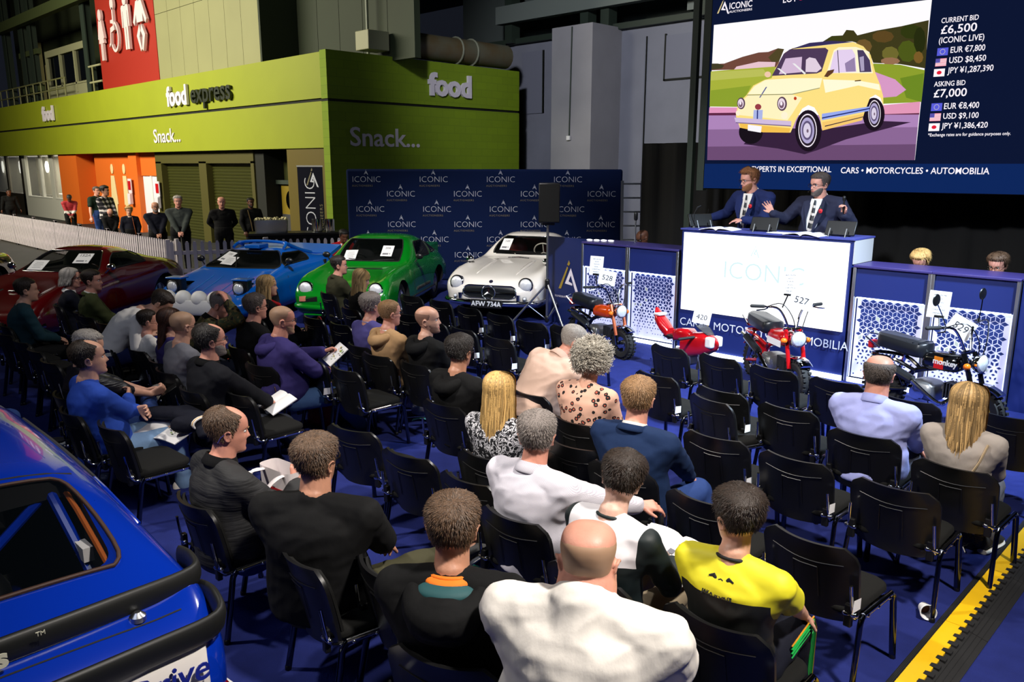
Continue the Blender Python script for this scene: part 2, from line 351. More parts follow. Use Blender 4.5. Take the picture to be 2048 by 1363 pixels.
# --- rear hall walls, column, steel
wall('wall_back', *bx(-22, 8, 20.6, 20.8, 0, 6.58), GREYW)
wall('wall_back_upper', *bx(-24, 8, 21.6, 21.8, 5, 13), mat('upper_sheet', rgb(84, 92, 88), .8, bump=(6, .3, (8, 1, .02))))
wall('trim_15', *bx(-22, 8, 20.4, 21.6, 6.58, 6.75), DSTEEL)
b = MB()
for x0, x1, z0, z1 in ((-19.9, -18.9, 4.3, 6.3), (-14.85, -14.8, 0, 6.3), (-14.12, -10.5, 5.05, 6.25), (-18.2, -18.15, 0, 6.3), (-16, -15.9, 0, 6.5)): b.box(*bx(x0, x1, 20.56, 20.62, z0, z1))
b.build('trim_16', mat('grey_panel', rgb(118, 120, 134), .8), kind='structure', smooth=0)
b = MB(); b.box(*bx(-14.15, -10.4, 20.55, 20.6, 5.0, 5.05)); b.box(*bx(-14.15, -14.1, 20.55, 20.6, 5.0, 6.3)); b.box(*bx(-18.95, -18.9, 20.55, 20.6, 4.3, 6.3)); b.box(*bx(-14.8, -14.78, 20.55, 20.6, 0, 6.3))
b.build('trim_17', GAP, kind='structure', smooth=0)
wall('wall_column', *bx(-17.31, -15.73, 19.2, 20.7, 0, 6.64), mat('column_grey', rgb(150, 148, 152), .85, var=(.1, 1.5)))
b = MB(); b.box(*bx(-20.6, -9, 20.0, 20.3, 7.2, 7.75)); b.box(*bx(-22, -9, 20.9, 21.2, 8.6, 9.0)); b.box(*bx(-13.6, -8, 20.8, 21.1, 6.9, 7.3))
b.build('trim_18', MIDSTEEL, kind='structure', smooth=0)
b = MB()
for x in (-16.9, -16.1, -20.2, -12.8): b.box((x, 20.4, 9.9), (.32, .4, 6.6))
b.build('trim_19', DSTEEL, kind='structure', smooth=0)
t = empty('cable_conduit', (-16.55, 19.18, 0), 0, 'thin dark conduit running down the grey hall column to a socket box', 'conduit')
MB().tube([(0, 0, 3.45), (.03, 0, 5.2), (.05, 0, 6.6)], .022).build('pipe', DSTEEL, t)
MB().box((0, -.03, 3.4), (.13, .07, .13)).build('socket_box', WHT, t, bevel=.01)
t = empty('ventilation_duct', (-18.98, 13.85, 5.5), 0, 'rusty grey ventilation duct lying on the green food building roof', 'duct')
DUCT = mat('duct_metal', rgb(98, 100, 84), .5, var=(.5, 1.4, rgb(92, 72, 40)))
MB().tube([(0, .6, .42), (0, 5.0, .42)], .36, 16).build('pipe', DUCT, t)
b = MB()
for y in (.7, 2.9, 3.5): b.tube(arc((0, y, .42), .38, 0, 360, 20, 'y')[:-1], .03, 6, closed=True)
b.build('flange', mat('duct_flange', rgb(128, 130, 110), .5), t)
MB().box((0, -.1, .38), (.6, .7, .5)).build('fan_box', mat('duct_box', rgb(150, 150, 120), .5), t, bevel=.02)
for k, y in enumerate((13.9, 14.36)):
    MB().tube([(-19.4, y, 5.43), (-19.4, y, 12.5)], .045).build('vent_pipe', mat('pipe_grey', rgb(120, 128, 110), .5), label=('left of two thin grey pipes rising behind the duct box', 'right of two thin grey pipes rising behind the duct box')[k], cat='pipe', group='roof pipes')
# --- black drape behind the stage, riser
b = MB(); ring0 = []
for k in range(170):
    x = -9.31+k*.1; ring0.append((x, 13+.05*sin(x*9)+.03*sin(x*23)))
b.add([(x, y, 0) for x, y in ring0]+[(x, y, 3.0) for x, y in ring0], [(i, i+1, 171-1+i+1, 170+i) for i in range(169)])
b.build('stage_drape', BLKW, label='black stage drape hanging behind the auctioneers', cat='curtain', smooth=180)
MB().box(*bx(-6.6, -3.5, 10.25, 12.4, .005, .62)).build('stage_riser', BLKW, label='black riser the two auctioneers stand on behind the white podium', cat='platform', smooth=0)
for k, (x0, x1) in enumerate(((-8.0, -6.65), (-3.45, -1.9))):
    MB().box(*bx(x0, x1, 10.25, 11.6, .005, .22)).build('stage_riser', BLKW, smooth=0, label=('low black riser behind the left pair of counters', 'low black riser behind the right pair of counters')[k], cat='platform')

# ================================================================== SIGN LETTERS ON THE BUILDING
def sign(name, st, size, T, m, label, cat='sign', ext=.04, bold=.012, sx=1, bevel=0):
    b = MB(); text(b, st, size, T, 0, ext, bold, sx); return b.build(name, m, label=label, cat=cat, smooth=0)
t = sign('food_sign', 'food', .86, upright((-42.2, 12.0, 4.55)), SIGNW, 'raised white word food on the lime fascia at far left', bold=.03, sx=.96)
t = sign('food_express_sign', 'food', .86, upright((-28.42, 12.0, 4.55)), SIGNW, 'raised white and dark words food express on the lime fascia front', bold=.03, sx=.98)
sign('express_word', 'express', .86, upright((-26.6, 12.0, 4.55)), SIGND, 'dark word express of the food express sign', bold=.012, sx=1.04)['label'] = 'raised dark word express right after the white word food'
D.objects['food_express_sign']['label'] = 'raised white word food directly before the dark word express'
sign('snack_sign', 'Snack...', .66, upright((-30.02, 12.05, 3.36)), SIGNW, 'white word Snack with dots on the front lime fascia', ext=.01, bold=.006, sx=1.16)
sign('food_sign', 'food', .86, upright((-18.66, 15.45, 4.58), pi/2), SIGNW, 'large white word food on the darker green side wall', bold=.03, sx=1.03)
sign('snack_sign', 'Snack...', .7, upright((-18.68, 12.68, 3.1), pi/2), SIGNW, 'large white word Snack with dots on the darker green side wall', ext=.01, bold=.008, sx=1.17)
def figures():
    def P(pts, x, z, s, b): b.prism([(x+px*s, z+pz*s) for px, pz in pts], .1, 0, upright((0, 12.82, 0)))
    def disc(x, z, r, b, n=18, k=1.35): b.prism([(x+r*cos(2*pi*i/n), z+k*r*sin(2*pi*i/n)) for i in range(n)], .1, 0, upright((0, 12.82, 0)))
    F = mat('pictogram_white', rgb(224, 206, 206), .5)
    L = 'white %s pictogram on the red toilet sign'
    b = MB(); disc(-36.02, 8.45, .17, b)
    P([(-.17, 1.36), (.17, 1.36), (.36, .62), (.27, .58), (.14, .98), (.3, .42), (.12, .42), (.12, -.3), (.02, -.3), (.02, .42), (-.02, .42), (-.02, -.3), (-.12, -.3), (-.12, .42), (-.3, .42), (-.14, .98), (-.27, .58), (-.36, .62)], -36.02, 7.0, .92, b)
    b.build('woman_pictogram', F, label=L % 'woman', cat='sign', smooth=0)
    b = MB(); disc(-34.62, 8.72, .17, b)
    P([(-.05, 1.5), (.06, 1.5), (.06, .95), (.1, .6), (-.32, .52), (-.42, .05), (-.62, -.05), (-.6, .08), (-.5, .12), (-.36, .72), (-.02, .78), (-.04, .86), (-.3, .9), (-.3, 1.02), (-.05, 1.02)], -34.62, 7.2, .92, b)
    ro = [(.42*cos(R(a)), .58*sin(R(a))) for a in range(-150, 85, 12)]; ri = [(.33*cos(R(a)), .48*sin(R(a))) for a in range(-150, 85, 12)][::-1]
    P(ro+ri, -34.6, 7.5, 1, b); b.build('wheelchair_pictogram', F, label=L % 'wheelchair', cat='sign', smooth=0)
    b = MB(); disc(-33.35, 8.7, .17, b)
    P([(-.3, 1.38), (.3, 1.38), (.37, 1.3), (.37, .55), (.28, .55), (.24, 1.15), (.2, 1.15), (.2, -.3), (.03, -.3), (.03, .55), (-.03, .55), (-.03, -.3), (-.2, -.3), (-.2, 1.15), (-.24, 1.15), (-.28, .55), (-.37, .55), (-.37, 1.3)], -33.35, 7.2, .95, b)
    b.build('man_pictogram', F, label=L % 'man', cat='sign', smooth=0)
    b = MB(); disc(-32.0, 8.75, .25, b, k=1.1)
    P([(-.25, .85), (.25, .85), (.62, .15), (.5, .02), (.3, .4), (.28, .1), (-.28, .1), (-.3, .4), (-.5, .02), (-.62, .15)], -32, 7.65, 1, b)
    P([(-.1, .5), (-.4, .1), (-.12, -.5), (-.02, -.42), (-.15, .05), (-.02, .25)], -32, 7.2, .95, b); P([(.1, .5), (.4, .1), (.12, -.5), (.02, -.42), (.15, .05), (.02, .25)], -32, 7.2, .95, b)
    b.build('baby_pictogram', F, label=L % 'baby', cat='sign', smooth=0)
    F2 = mat('pictogram_cream', rgb(236, 214, 160), .5)
    for x, w_, n, l in ((-35.5, .36, 'woman', 'tall cream woman pictogram on the orange wall'), (-34.2, .25, 'man', 'tall cream man pictogram on the orange wall')):
        b = MB(); T = upright((0, 12.44, 0))
        b.prism([(x+.14*cos(2*pi*i/16), 2.42+.2*sin(2*pi*i/16)) for i in range(16)], .02, 0, T)
        b.prism([(x-.18, 2.15), (x+.18, 2.15), (x+w_, 1.0), (x+w_-.1, 1.0), (x+.14, .2), (x-.14, .2), (x-w_+.1, 1.0), (x-w_, 1.0)], .02, 0, T)
        b.build(n+'_pictogram', F2, label=l, cat='sign', smooth=0)
    for x, z, y, l in ((-33.1, 1.78, 12.2, 'red and white dispenser notice on the orange pier'), (-30.45, 1.72, 12.2, 'red and white dispenser notice left of the first shutter')):
        t = empty('dispenser_notice', (x, y, z), 0, l, 'notice', 'dispenser notices')
        MB().box((0, 0, 0), (.34, .03, .55)).build('board', SIGNW, t); MB().box((0, -.02, .02), (.24, .02, .34)).build('print', RED, t)
        MB().box((0, -.03, -.5), (.24, .14, .42)).build('dispenser', SIGNW, t, bevel=.02)
figures()

# ================================================================== PICKET FENCE
FENCE = mat('fence_white', rgb(205, 196, 200), .5)
def fence(p, q, n, label, group):
    p = V(p); q = V(q); d = q-p; L = d.length; a = math.atan2(d.y, d.x)
    t = empty('picket_fence', p, a, label, 'fence', group)
    b = MB()
    for z in (.3, .7): b.box((L/2, .02, z), (L, .03, .085))
    b.build('rail', FENCE, t, bevel=.005)
    me = None
    for k in range(n):
        x = (k+.5)*L/n; w_ = L/n*.5
        if me is None:
            me = MB().prism([(-w_/2, .06), (w_/2, .06), (w_/2, .9), (w_*.25, .95), (-w_*.25, .95), (-w_/2, .9)], .022, 0, upright((0, .0, 0))).build('picket', FENCE, t, smooth=0)
            me.location.x = x
        else:
            c = me.copy(); COL.objects.link(c); c.location.x = x
    for x in (0, L): MB().box((x, .03, .5), (.1, .08, 1.0)).build('post', FENCE, t, bevel=.01)
fence((-17.75, 7.22, 0), (-16.75, 9.0, 0), 13, 'white picket fence panel running back from the fence corner', 'white picket fence')
fence((-16.75, 9.02, 0), (-15.75, 10.75, 0), 13, 'white picket fence panel behind the blue wedge sports car', 'white picket fence')
fence((-15.74, 10.77, 0), (-14.75, 12.5, 0), 13, 'white picket fence panel ending beside the green sports car', 'white picket fence')
for k in range(7): fence((-17.8-(k+1)*2.1, 7.41, 0), (-17.8-k*2.1, 7.41, 0), 16, ('white picket fence panel just left of the corner, before the clasped hands man', 'second white picket fence panel left of the corner', 'third white picket fence panel left of the corner', 'fourth white picket fence panel left of the corner', 'fifth white picket fence panel left of the corner', 'sixth white picket fence panel left of the corner', 'leftmost white picket fence panel at the picture edge')[k], 'white picket fence')
# ================================================================== AUCTION COUNTERS, PODIUM, SCREEN
def emis(name, c, s=1.0): return mat(name, rgb(*c), .5, emit=s, spec=0)
LED = mat('led_strip', rgb(205, 222, 255), .5, emit=9)
PANW = mat('lattice_white', rgb(200, 200, 232), .5, emit=.42, eb=1)
PAND = mat('lattice_hole', rgb(16, 40, 104), .6, emit=.12, eb=1); PANG = mat('lattice_gold', rgb(180, 186, 170), .5)
def logo(b, T, s, mw, mg):
    P = lambda pts, m: b.add([((x-.5)*s, y*s*1.2, 0) for x, y in pts], [tuple(range(len(pts)))], m, T)
    P([(0, .1), (.13, .1), (.47, .78), (.42, .82)], mg); P([(.42, .88), (.5, .84), (.56, .92), (.5, 1.02)], mg)
    P([(.6, .78), (.6, .55), (.5, .36), (.32, .28)], mw); P([(.32, .28), (.5, .36), (.68, .3), (.68, .24)], mw); P([(.6, .78), (1, 0), (.86, .02), (.6, .55)], mw)
def counter(x0, x1, label):
    t = empty('auction_counter', ((x0+x1)/2, 9.7, 0), 0, label, 'counter', 'blue counters beside the podium')
    W = x1-x0; h = W/2
    MB().box((0, .28, .74), (W-.03, .44, 1.36)).build('cabinet', NAVY, t, smooth=0)
    MB().box((0, .24, 1.425), (W, .56, .03)).build('countertop', mat('counter_top', rgb(58, 50, 110), .4), t, bevel=.006)
    MB().box((0, .02, 1.235), (W-.04, .06, .345)).build('upper_panel', NAVY, t, smooth=0)
    for s in (-1, 1): MB().box((s*(h-.018), -.005, .72), (.036, .06, 1.42)).build('corner_post', ALU, t, bevel=.004)
    b = MB(); pw = W-.12; z0, z1 = .07, 1.045
    b.add([(-pw/2, .03, z0), (pw/2, .03, z0), (pw/2, .03, z1), (-pw/2, .03, z1)], [(0, 1, 2, 3)])
    u = .054; rnd = random.Random(3); e_ = lambda a: (cos(R(a)), sin(R(a)))
    for j in range(-1, 13):
        for i in range(-1, 10):
            cx = (i+.5*(j % 2))*u*sqrt(3)-pw/2; cz = z0+j*u*1.5
            for th in (90, 210, 330):
                d, n_ = e_(th+60), e_(th+150); mx, mz = cx+u*.5*d[0], cz+u*.5*d[1]
                f = (mz-z0)/(z1-z0)
                if f > .97 or f < .06 or abs(mx) > pw/2-.045: continue
                q = .12+.74*min(1, f/.72)**.9
                if f < .16 and rnd.random() < .5: continue
                g = 2 if rnd.random() < .035 and f < .8 else 1
                A, Bq = u*.5*q, u*.866*q
                b.add([(mx+d[0]*A, .028, mz+d[1]*A), (mx+n_[0]*Bq, .028, mz+n_[1]*Bq), (mx-d[0]*A, .028, mz-d[1]*A), (mx-n_[0]*Bq, .028, mz-n_[1]*Bq)], [(0, 1, 2, 3)], g)
    logo(b, upright((pw/2-.13, .027, z0+.05)), .07, 1, 1)
    for s in (-1, 1): b.add([(s*(pw/2-.03)+.01*cos(k), .027, z0+.04+.01*sin(k)) for k in (0, 1, 2, 3, 4, 5)], [(0, 1, 2, 3, 4, 5)], 1)
    b.build('lattice_panel', [PANW, PAND, PANG], t, smooth=0)
    MB().box((0, -.005, 1.05), (pw, .02, .012)).build('led_strip', LED, t, smooth=0)
    for s in (-1, 1): MB().box((s*(pw/2+.012), .0, .56), (.008, .02, .98)).build('led_strip', mat('led_strip_side', rgb(190, 205, 255), .5, emit=2.2), t, smooth=0)
    MB().box((0, .005, .03), (W-.06, .03, .05)).build('base_light', mat('base_light', rgb(205, 222, 255), .5, emit=6), t, smooth=0)
    return t
counter(-8.05, -7.165, 'leftmost blue counter with glowing lattice front, beside the orange minibike')
counter(-7.165, -6.28, 'blue counter with glowing lattice front directly left of the white podium')
counter(-3.83, -2.955, 'blue counter with glowing lattice front directly right of the white podium')
counter(-2.955, -2.08, 'rightmost blue counter with glowing lattice front behind the black minibike')
MB().box(*bx(-2.07, -1.2, 9.72, 10.2, 0, 1.43)).build('end_panel', NAVY, smooth=0, label='plain navy end panel right of the last lattice counter', cat='panel')
# podium
t = empty('auction_podium', (-5.05, 9.67, 0), 0, 'tall navy auction podium with a glowing white front screen', 'podium')
MB().box((0, .3, .88), (2.38, .58, 1.72)).build('cabinet', NAVY, t, smooth=0)
MB().box((0, .3, 1.735), (2.42, .62, .02)).build('top', mat('podium_top', rgb(70, 76, 150), .5), t, smooth=0)
MB().box((1.2, .3, 1.58), (.012, .56, .28)).build('side_panel', mat('side_grey', rgb(190, 188, 186), .6), t, smooth=0)
b = MB(); b.box((0, 0, 1.15), (2.3, .02, 1.08)); b.build('lightbox', mat('lightbox_white', (1, 1, 1), .5, emit=1.7, spec=0), t, smooth=0)
b = MB(); F2 = emis('faint_print', (216, 240, 242), 1.0)
text(b, 'ICONIC', .33, upright((-.52, -.014, 1.12)), 0, 0, -.003, 1.0); logo(b, upright((-.06, -.014, 1.42)), .13, 0, 0); b.build('lightbox_print', F2, t, smooth=0)
b = MB(); text(b, 'CARS', .155, upright((-1.16, -.006, .385)), 0, 0, 0, 1); text(b, 'MOTORCYCLES', .155, upright((-.62, -.006, .385)), 0, 0, 0, 1); text(b, 'AUTOMOBILIA', .155, upright((.29, -.006, .385)), 0, 0, 0, .93)
for x in (-.705, .22): b.add([(x+.02*cos(k*.785), -.006, .435+.02*sin(k*.785)) for k in range(8)], [tuple(range(8))], 1)
b.build('lettering', [mat('letter_white', rgb(225, 228, 245), .5), GOLD], t, smooth=0)
MB().box((0, -.005, .035), (2.38, .03, .06)).build('base_light', mat('base_light', rgb(205, 222, 255), .5, emit=2.5), t, smooth=0)
# things on the podium
def monitor(x, y, rz, label):
    t = empty('desk_monitor', (x, y, 1.745), rz, label, 'monitor', 'auctioneers\' desk monitors')
    MB().box((0, 0, .11), (.36, .03, .19), T=TX(rx=R(-28))).build('screen', BLK, t, bevel=.008)
    for s in (-1, 1): MB().tube([(s*.1, -.04, .1), (s*.1, -.1, .005), (s*.1, .1, .005)], .008).build('stand', STEEL, t)
monitor(-5.13, 9.86, R(8), 'black desk monitor between the two auctioneers'); monitor(-4.12, 9.86, R(4), 'black desk monitor at the right end of the podium'); monitor(-6.1, 9.95, R(60), 'black desk monitor at the left end of the podium')
def catalogue(p, rz, label, tilt=0, s=1.0, group=None, pic=True, roll=0):
    t = empty('catalogue', p, rz, label, 'book', group); t.rotation_euler = (tilt, roll, rz)
    for k in (-1, 1):
        pts = [(k*.2*i/8*s, .022*s*sin(pi*(i/8)**.6)+.004) for i in range(9)]
        b = MB(); b.loft([[(x, -.14*s, z), (x, .14*s, z), (x, .14*s, z-.008), (x, -.14*s, z-.008)] for x, z in pts]); b.build('pages', PAPER, t, smooth=60)
    if pic:
        b = MB(); rn = random.Random(5)
        for k in range(16):
            x = rn.uniform(.02, .17)*s; y = rn.uniform(-.08, .1)*s; w_ = rn.uniform(.01, .035)*s; z = .032*s
            b.add([(x, y, z+k*1e-4), (x+w_, y, z+k*1e-4), (x+w_, y+w_*.8, z+k*1e-4), (x, y+w_*.8, z+k*1e-4)], [(0, 1, 2, 3)], k % 4)
        b.build('print', [mat('print_yellow', rgb(216, 200, 90), .6), mat('print_green', rgb(120, 160, 50), .6), mat('print_grey', rgb(110, 110, 120), .6), mat('print_brown', rgb(130, 105, 90), .6)], t, smooth=0)
    return t
catalogue((-5.72, 9.8, 1.745), R(8), 'open auction catalogue under the left auctioneer\'s hands', pic=False, s=1.2)
catalogue((-4.5, 9.8, 1.745), R(-4), 'open auction catalogue in front of the right auctioneer', pic=False, s=1.2)
MB().box((-4.85, 9.82, 1.75), (.3, .22, .006)).build('notepaper', PAPER, label='loose white bid sheet beside the middle monitor', cat='paper', smooth=0)
t = empty('gooseneck_microphone', (-6.17, 9.85, 1.745), 0, 'thin gooseneck microphone at the left corner of the podium', 'microphone')
MB().lathe([(.04, 0), (.035, .02)], 12).build('base', BLK, t); MB().tube([(0, 0, .02), (0, 0, .2), (.03, .02, .28)], .006).build('neck', BLK, t); MB().cap((.03, .02, .28), (.06, .05, .3), .012, .012).build('head', BLK, t)
t = empty('mic_stand', (-7.35, 10.1, 1.44), 0, 'slim microphone stand on the counter in front of the seated clerk', 'microphone stand')
MB().tube([(0, 0, 0), (0, 0, .36)], .012).build('pole', STEEL, t); MB().cap((0, 0, .36), (0, 0, .44), .03, .03).build('microphone', BLK, t)
for k in range(4):
    MB().ell((0, 0, 0), (.055, .035, .012), 6).build('counter_lamp', mat('lamp_white', (1, 1, 1), .5, emit=3), loc=(-8.05+.11*k, 9.86+.04*k, 1.452), label=('first of four small white lamps at the left counter corner', 'second of four small white lamps at the left counter corner', 'third of four small white lamps at the left counter corner', 'last of four small white lamps at the left counter corner')[k], cat='lamp', group='white counter lamps')
# ---- the big screen
SD = V((cos(R(5.07)), sin(R(5.07)), 0)); SN = V((sin(R(5.07)), -cos(R(5.07)), 0)); S0 = V((-7.06, 11.5, 0))
CR = co.rotation_euler.to_matrix(); FPX = 28.24/36*2048
def scr(px, py):
    """pixel of the photograph -> (u, z) on the screen plane, used once to lay out the artwork of the flat screen"""
    d = CR @ V(((px-1024)/FPX, -(py-681.5)/FPX, -1)); o = V((0, 0, 2.6))
    k = (S0-o).dot(SN)/d.dot(SN); p = o+d*k
    return (p-S0).dot(SD), p.z
def SM(off): return Matrix(((SD.x, 0, SN.x, S0.x+SN.x*off), (SD.y, 0, SN.y, S0.y+SN.y*off), (0, 1, 0, 0), (0, 0, 0, 1)))
t = empty('video_screen', (0, 0, 0), 0, 'huge video wall showing a yellow vintage car and the bids', 'screen')
b = MB(); b.box((3.6, 3.95, -.08), (7.2, 3.44, .12), T=SM(0)); b.build('cabinet', BLK, t, smooth=0)
b = MB(); b.add([(.0, 2.24, 0), (7.1, 2.24, 0), (7.1, 2.62, 0), (0, 2.62, 0)], [(0, 1, 2, 3)], 0, SM(.002)); b.add([(0, 2.62, 0), (7.1, 2.62, 0), (7.1, 5.65, 0), (0, 5.65, 0)], [(0, 1, 2, 3)], 1, SM(.002))
b.build('panel', [emis('screen_blue', (14, 38, 90)), emis('screen_navy', (13, 22, 50))], t, smooth=0)
b = MB(); b.box((-.1, 4.3, -.12), (.12, 4.2, .12), T=SM(0)); b.box((-.3, 3.2, -.1), (.1, 6.4, .1), T=SM(0)); b.build('tower', DSTEEL, t, smooth=0)
b = MB(); PM = []; LAY = [.004]
def pm(c):
    m = emis('pixel_%d_%d_%d' % c, c)
    if m not in PM: PM.append(m)
    return PM.index(m)
def poly(c, *pts):
    LAY[0] += .0004
    q = [scr(1400+x/4.094, y/4.094) for x, y in pts]
    b.add([(u, z, 0) for u, z in q], [tuple(range(len(q)))], pm(c), SM(LAY[0]))
def oval(c, x, y, rx, ry, n=28, a0=0, a1=360): poly(c, *[(x+rx*cos(R(a0+(a1-a0)*i/n)), y+ry*sin(R(a0+(a1-a0)*i/n))) for i in range(n)])
poly((255, 252, 255), (115, 205), (1900, -4), (1760, 1310), (62, 1310))
poly((112, 72, 60), (97, 525), (200, 520), (350, 465), (480, 430), (560, 425), (640, 395), (690, 402), (650, 500), (630, 560), (95, 575))
poly((66, 62, 40), (97, 520), (150, 520), (200, 535), (180, 560), (95, 570)); poly((80, 70, 40), (560, 470), (640, 395), (690, 402), (650, 500), (600, 520)); poly((232, 196, 206), (300, 545), (480, 505), (620, 508), (610, 560), (280, 570))
poly((168, 178, 60), (90, 585), (200, 575), (610, 545), (700, 600), (420, 760), (330, 875), (80, 872)); poly((140, 160, 48), (90, 740), (420, 700), (330, 875), (80, 872)); poly((186, 190, 90), (92, 590), (520, 565), (560, 620), (90, 660))
poly((62, 58, 28), (1005, 342), (1080, 295), (1170, 290), (1200, 245), (1260, 250), (1290, 290), (1450, 250), (1650, 215), (1760, 190), (1875, 165), (1845, 560), (1640, 525), (1420, 515), (1370, 380), (1250, 340))
for q in ((110, 84, 44, 1340, 380, 70, 60), (92, 70, 34, 1500, 300, 90, 50), (48, 56, 18, 1730, 260, 90, 60), (76, 88, 26, 1700, 420, 80, 90), (110, 104, 46, 1560, 440, 70, 60), (38, 44, 16, 1800, 330, 50, 110), (120, 90, 40, 1790, 470, 40, 50), (60, 62, 24, 1110, 320, 60, 26), (150, 110, 80, 1560, 500, 80, 30)): oval(q[:3], *q[3:], n=9)
poly((140, 158, 46), (1420, 520), (1640, 530), (1842, 575), (1815, 835), (1500, 850), (1430, 640)); poly((108, 136, 36), (1640, 640), (1835, 600), (1815, 835), (1690, 800)); poly((214, 152, 196), (1436, 590), (1600, 650), (1690, 735), (1610, 790), (1500, 800), (1470, 700))
poly((226, 150, 190), (80, 878), (330, 880), (320, 945), (75, 945)); poly((224, 150, 182), (1490, 862), (1806, 832), (1798, 938), (1485, 945)); poly((96, 40, 70), (77, 925), (320, 922), (320, 945), (75, 945)); poly((104, 50, 76), (1490, 935), (1798, 925), (1797, 940), (1485, 948))
poly((172, 132, 184), (75, 945), (1796, 938), (1785, 1040), (70, 1060)); poly((138, 102, 148), (70, 1060), (1785, 1040), (1760, 1310), (62, 1310)); poly((106, 74, 112), (66, 1200), (1770, 1180), (1760, 1310), (62, 1310))
poly((54, 34, 60), (360, 1180), (500, 1040), (1000, 1060), (1480, 990), (1730, 1000), (1200, 1140), (960, 1230), (860, 1262), (640, 1215))
oval((24, 18, 26), 420, 1080, 98, 98); oval((28, 18, 30), 890, 1070, 108, 170); oval((28, 18, 30), 1425, 935, 90, 135)
poly((250, 222, 130), (385, 778), (440, 700), (530, 655), (590, 640), (620, 560), (700, 430), (760, 395), (1050, 368), (1260, 346), (1340, 380), (1400, 450), (1440, 600), (1480, 700), (1503, 790), (1505, 870), (1480, 800), (1440, 775), (1395, 800), (1350, 920), (1330, 985), (1005, 1068), (985, 960), (940, 880), (890, 860), (840, 890), (790, 980), (745, 1085), (520, 1082), (330, 1045), (298, 950), (310, 870), (345, 815))
poly((255, 246, 205), (395, 772), (450, 705), (540, 655), (760, 640), (1005, 640), (985, 718), (760, 768)); poly((255, 240, 190), (320, 850), (400, 780), (760, 775), (840, 800), (760, 930), (720, 985), (310, 940)); poly((255, 248, 214), (1010, 650), (1300, 660), (1470, 690), (1480, 740), (1300, 700), (1030, 760))
poly((240, 190, 80), (330, 1010), (745, 1050), (735, 1086), (520, 1083), (335, 1046)); poly((244, 200, 110), (1005, 1000), (1345, 930), (1330, 985), (1005, 1068))
poly((56, 48, 90), (722, 412), (900, 352), (1080, 335), (1262, 345), (1060, 366), (800, 396)); poly((78, 58, 88), (592, 622), (690, 440), (740, 405), (1030, 392), (1055, 412), (1000, 585), (960, 602))
poly((212, 186, 214), (650, 608), (705, 480), (840, 466), (832, 592)); poly((224, 206, 222), (868, 590), (872, 490), (900, 470), (950, 480), (1000, 560), (960, 592)); poly((236, 236, 236), (760, 520), (780, 520), (872, 600), (860, 610)); poly((236, 236, 236), (635, 560), (655, 560), (712, 606), (705, 614))
poly((255, 246, 210), (1040, 600), (1100, 412), (1140, 388), (1280, 385), (1380, 420), (1420, 600)); poly((228, 208, 238), (1062, 600), (1102, 430), (1130, 410), (1250, 405), (1275, 450), (1285, 588)); poly((150, 130, 170), (1190, 520), (1270, 470), (1280, 585), (1200, 588)); poly((40, 30, 50), (1128, 412), (1134, 412), (1146, 598), (1140, 598)); poly((74, 62, 96), (1292, 410), (1340, 412), (1395, 495), (1408, 590), (1312, 592)); poly((170, 160, 190), (1310, 470), (1345, 460), (1350, 580), (1322, 584))
poly((96, 60, 40), (1020, 628), (1050, 580), (1105, 568), (1095, 595), (1050, 632)); oval((240, 200, 170), 560, 610, 26, 24); poly((90, 60, 40), (1272, 660), (1322, 654), (1322, 664), (1272, 668)); oval((190, 60, 30), 785, 806, 12, 14)
poly((170, 180, 228), (445, 900), (520, 900), (515, 985), (440, 980)); poly((40, 50, 120), (472, 900), (482, 900), (480, 975), (470, 975)); poly((90, 96, 150), (545, 712), (556, 712), (500, 800), (490, 800)); poly((150, 150, 110), (390, 775), (760, 768), (985, 718), (985, 724), (760, 775), (390, 782)); oval((150, 60, 70), 482, 875, 26, 24)
for x, y, rx, ry in ((343, 847, 33, 48), (678, 850, 40, 58)): oval((90, 66, 86), x, y, rx, ry); oval((232, 214, 226), x-3, y, rx*.74, ry*.78); oval((120, 92, 110), x-4, y+8, rx*.5, ry*.5); oval((246, 236, 244), x-6, y-2, rx*.25, ry*.3)
oval((255, 240, 210), 698, 945, 27, 30); oval((255, 240, 210), 318, 926, 18, 22)
poly((206, 186, 218), (288, 962), (755, 992), (752, 1036), (300, 1004)); poly((120, 96, 140), (300, 1000), (752, 1028), (752, 1036), (300, 1008)); poly((246, 244, 248), (400, 1020), (513, 1034), (506, 1086), (398, 1068))
for x, y, rx, ry, k in ((888, 1068, 86, 152, 0), (1435, 930, 58, 122, 0)):
    oval((30, 22, 32), x, y, rx, ry); oval((240, 230, 240), x, y, rx*.88, ry*.9); oval((44, 34, 46), x, y, rx*.8, ry*.83); oval((176, 166, 206), x-2, y, rx*.66, ry*.7); oval((96, 84, 120), x-3, y, rx*.5, ry*.52); oval((216, 206, 226), x-4, y, rx*.36, ry*.4); oval((120, 100, 120), x, y+4, rx*.1, ry*.1)
poly((150, 168, 236), (1006, 932), (1398, 872), (1392, 908), (1005, 985)); poly((30, 40, 110), (1006, 962), (1396, 884), (1395, 894), (1005, 972)); poly((44, 30, 60), (1030, 1030), (1350, 952), (1350, 958), (1030, 1038))
b.build('picture', PM, t, smooth=0)
b = MB(); PM = []
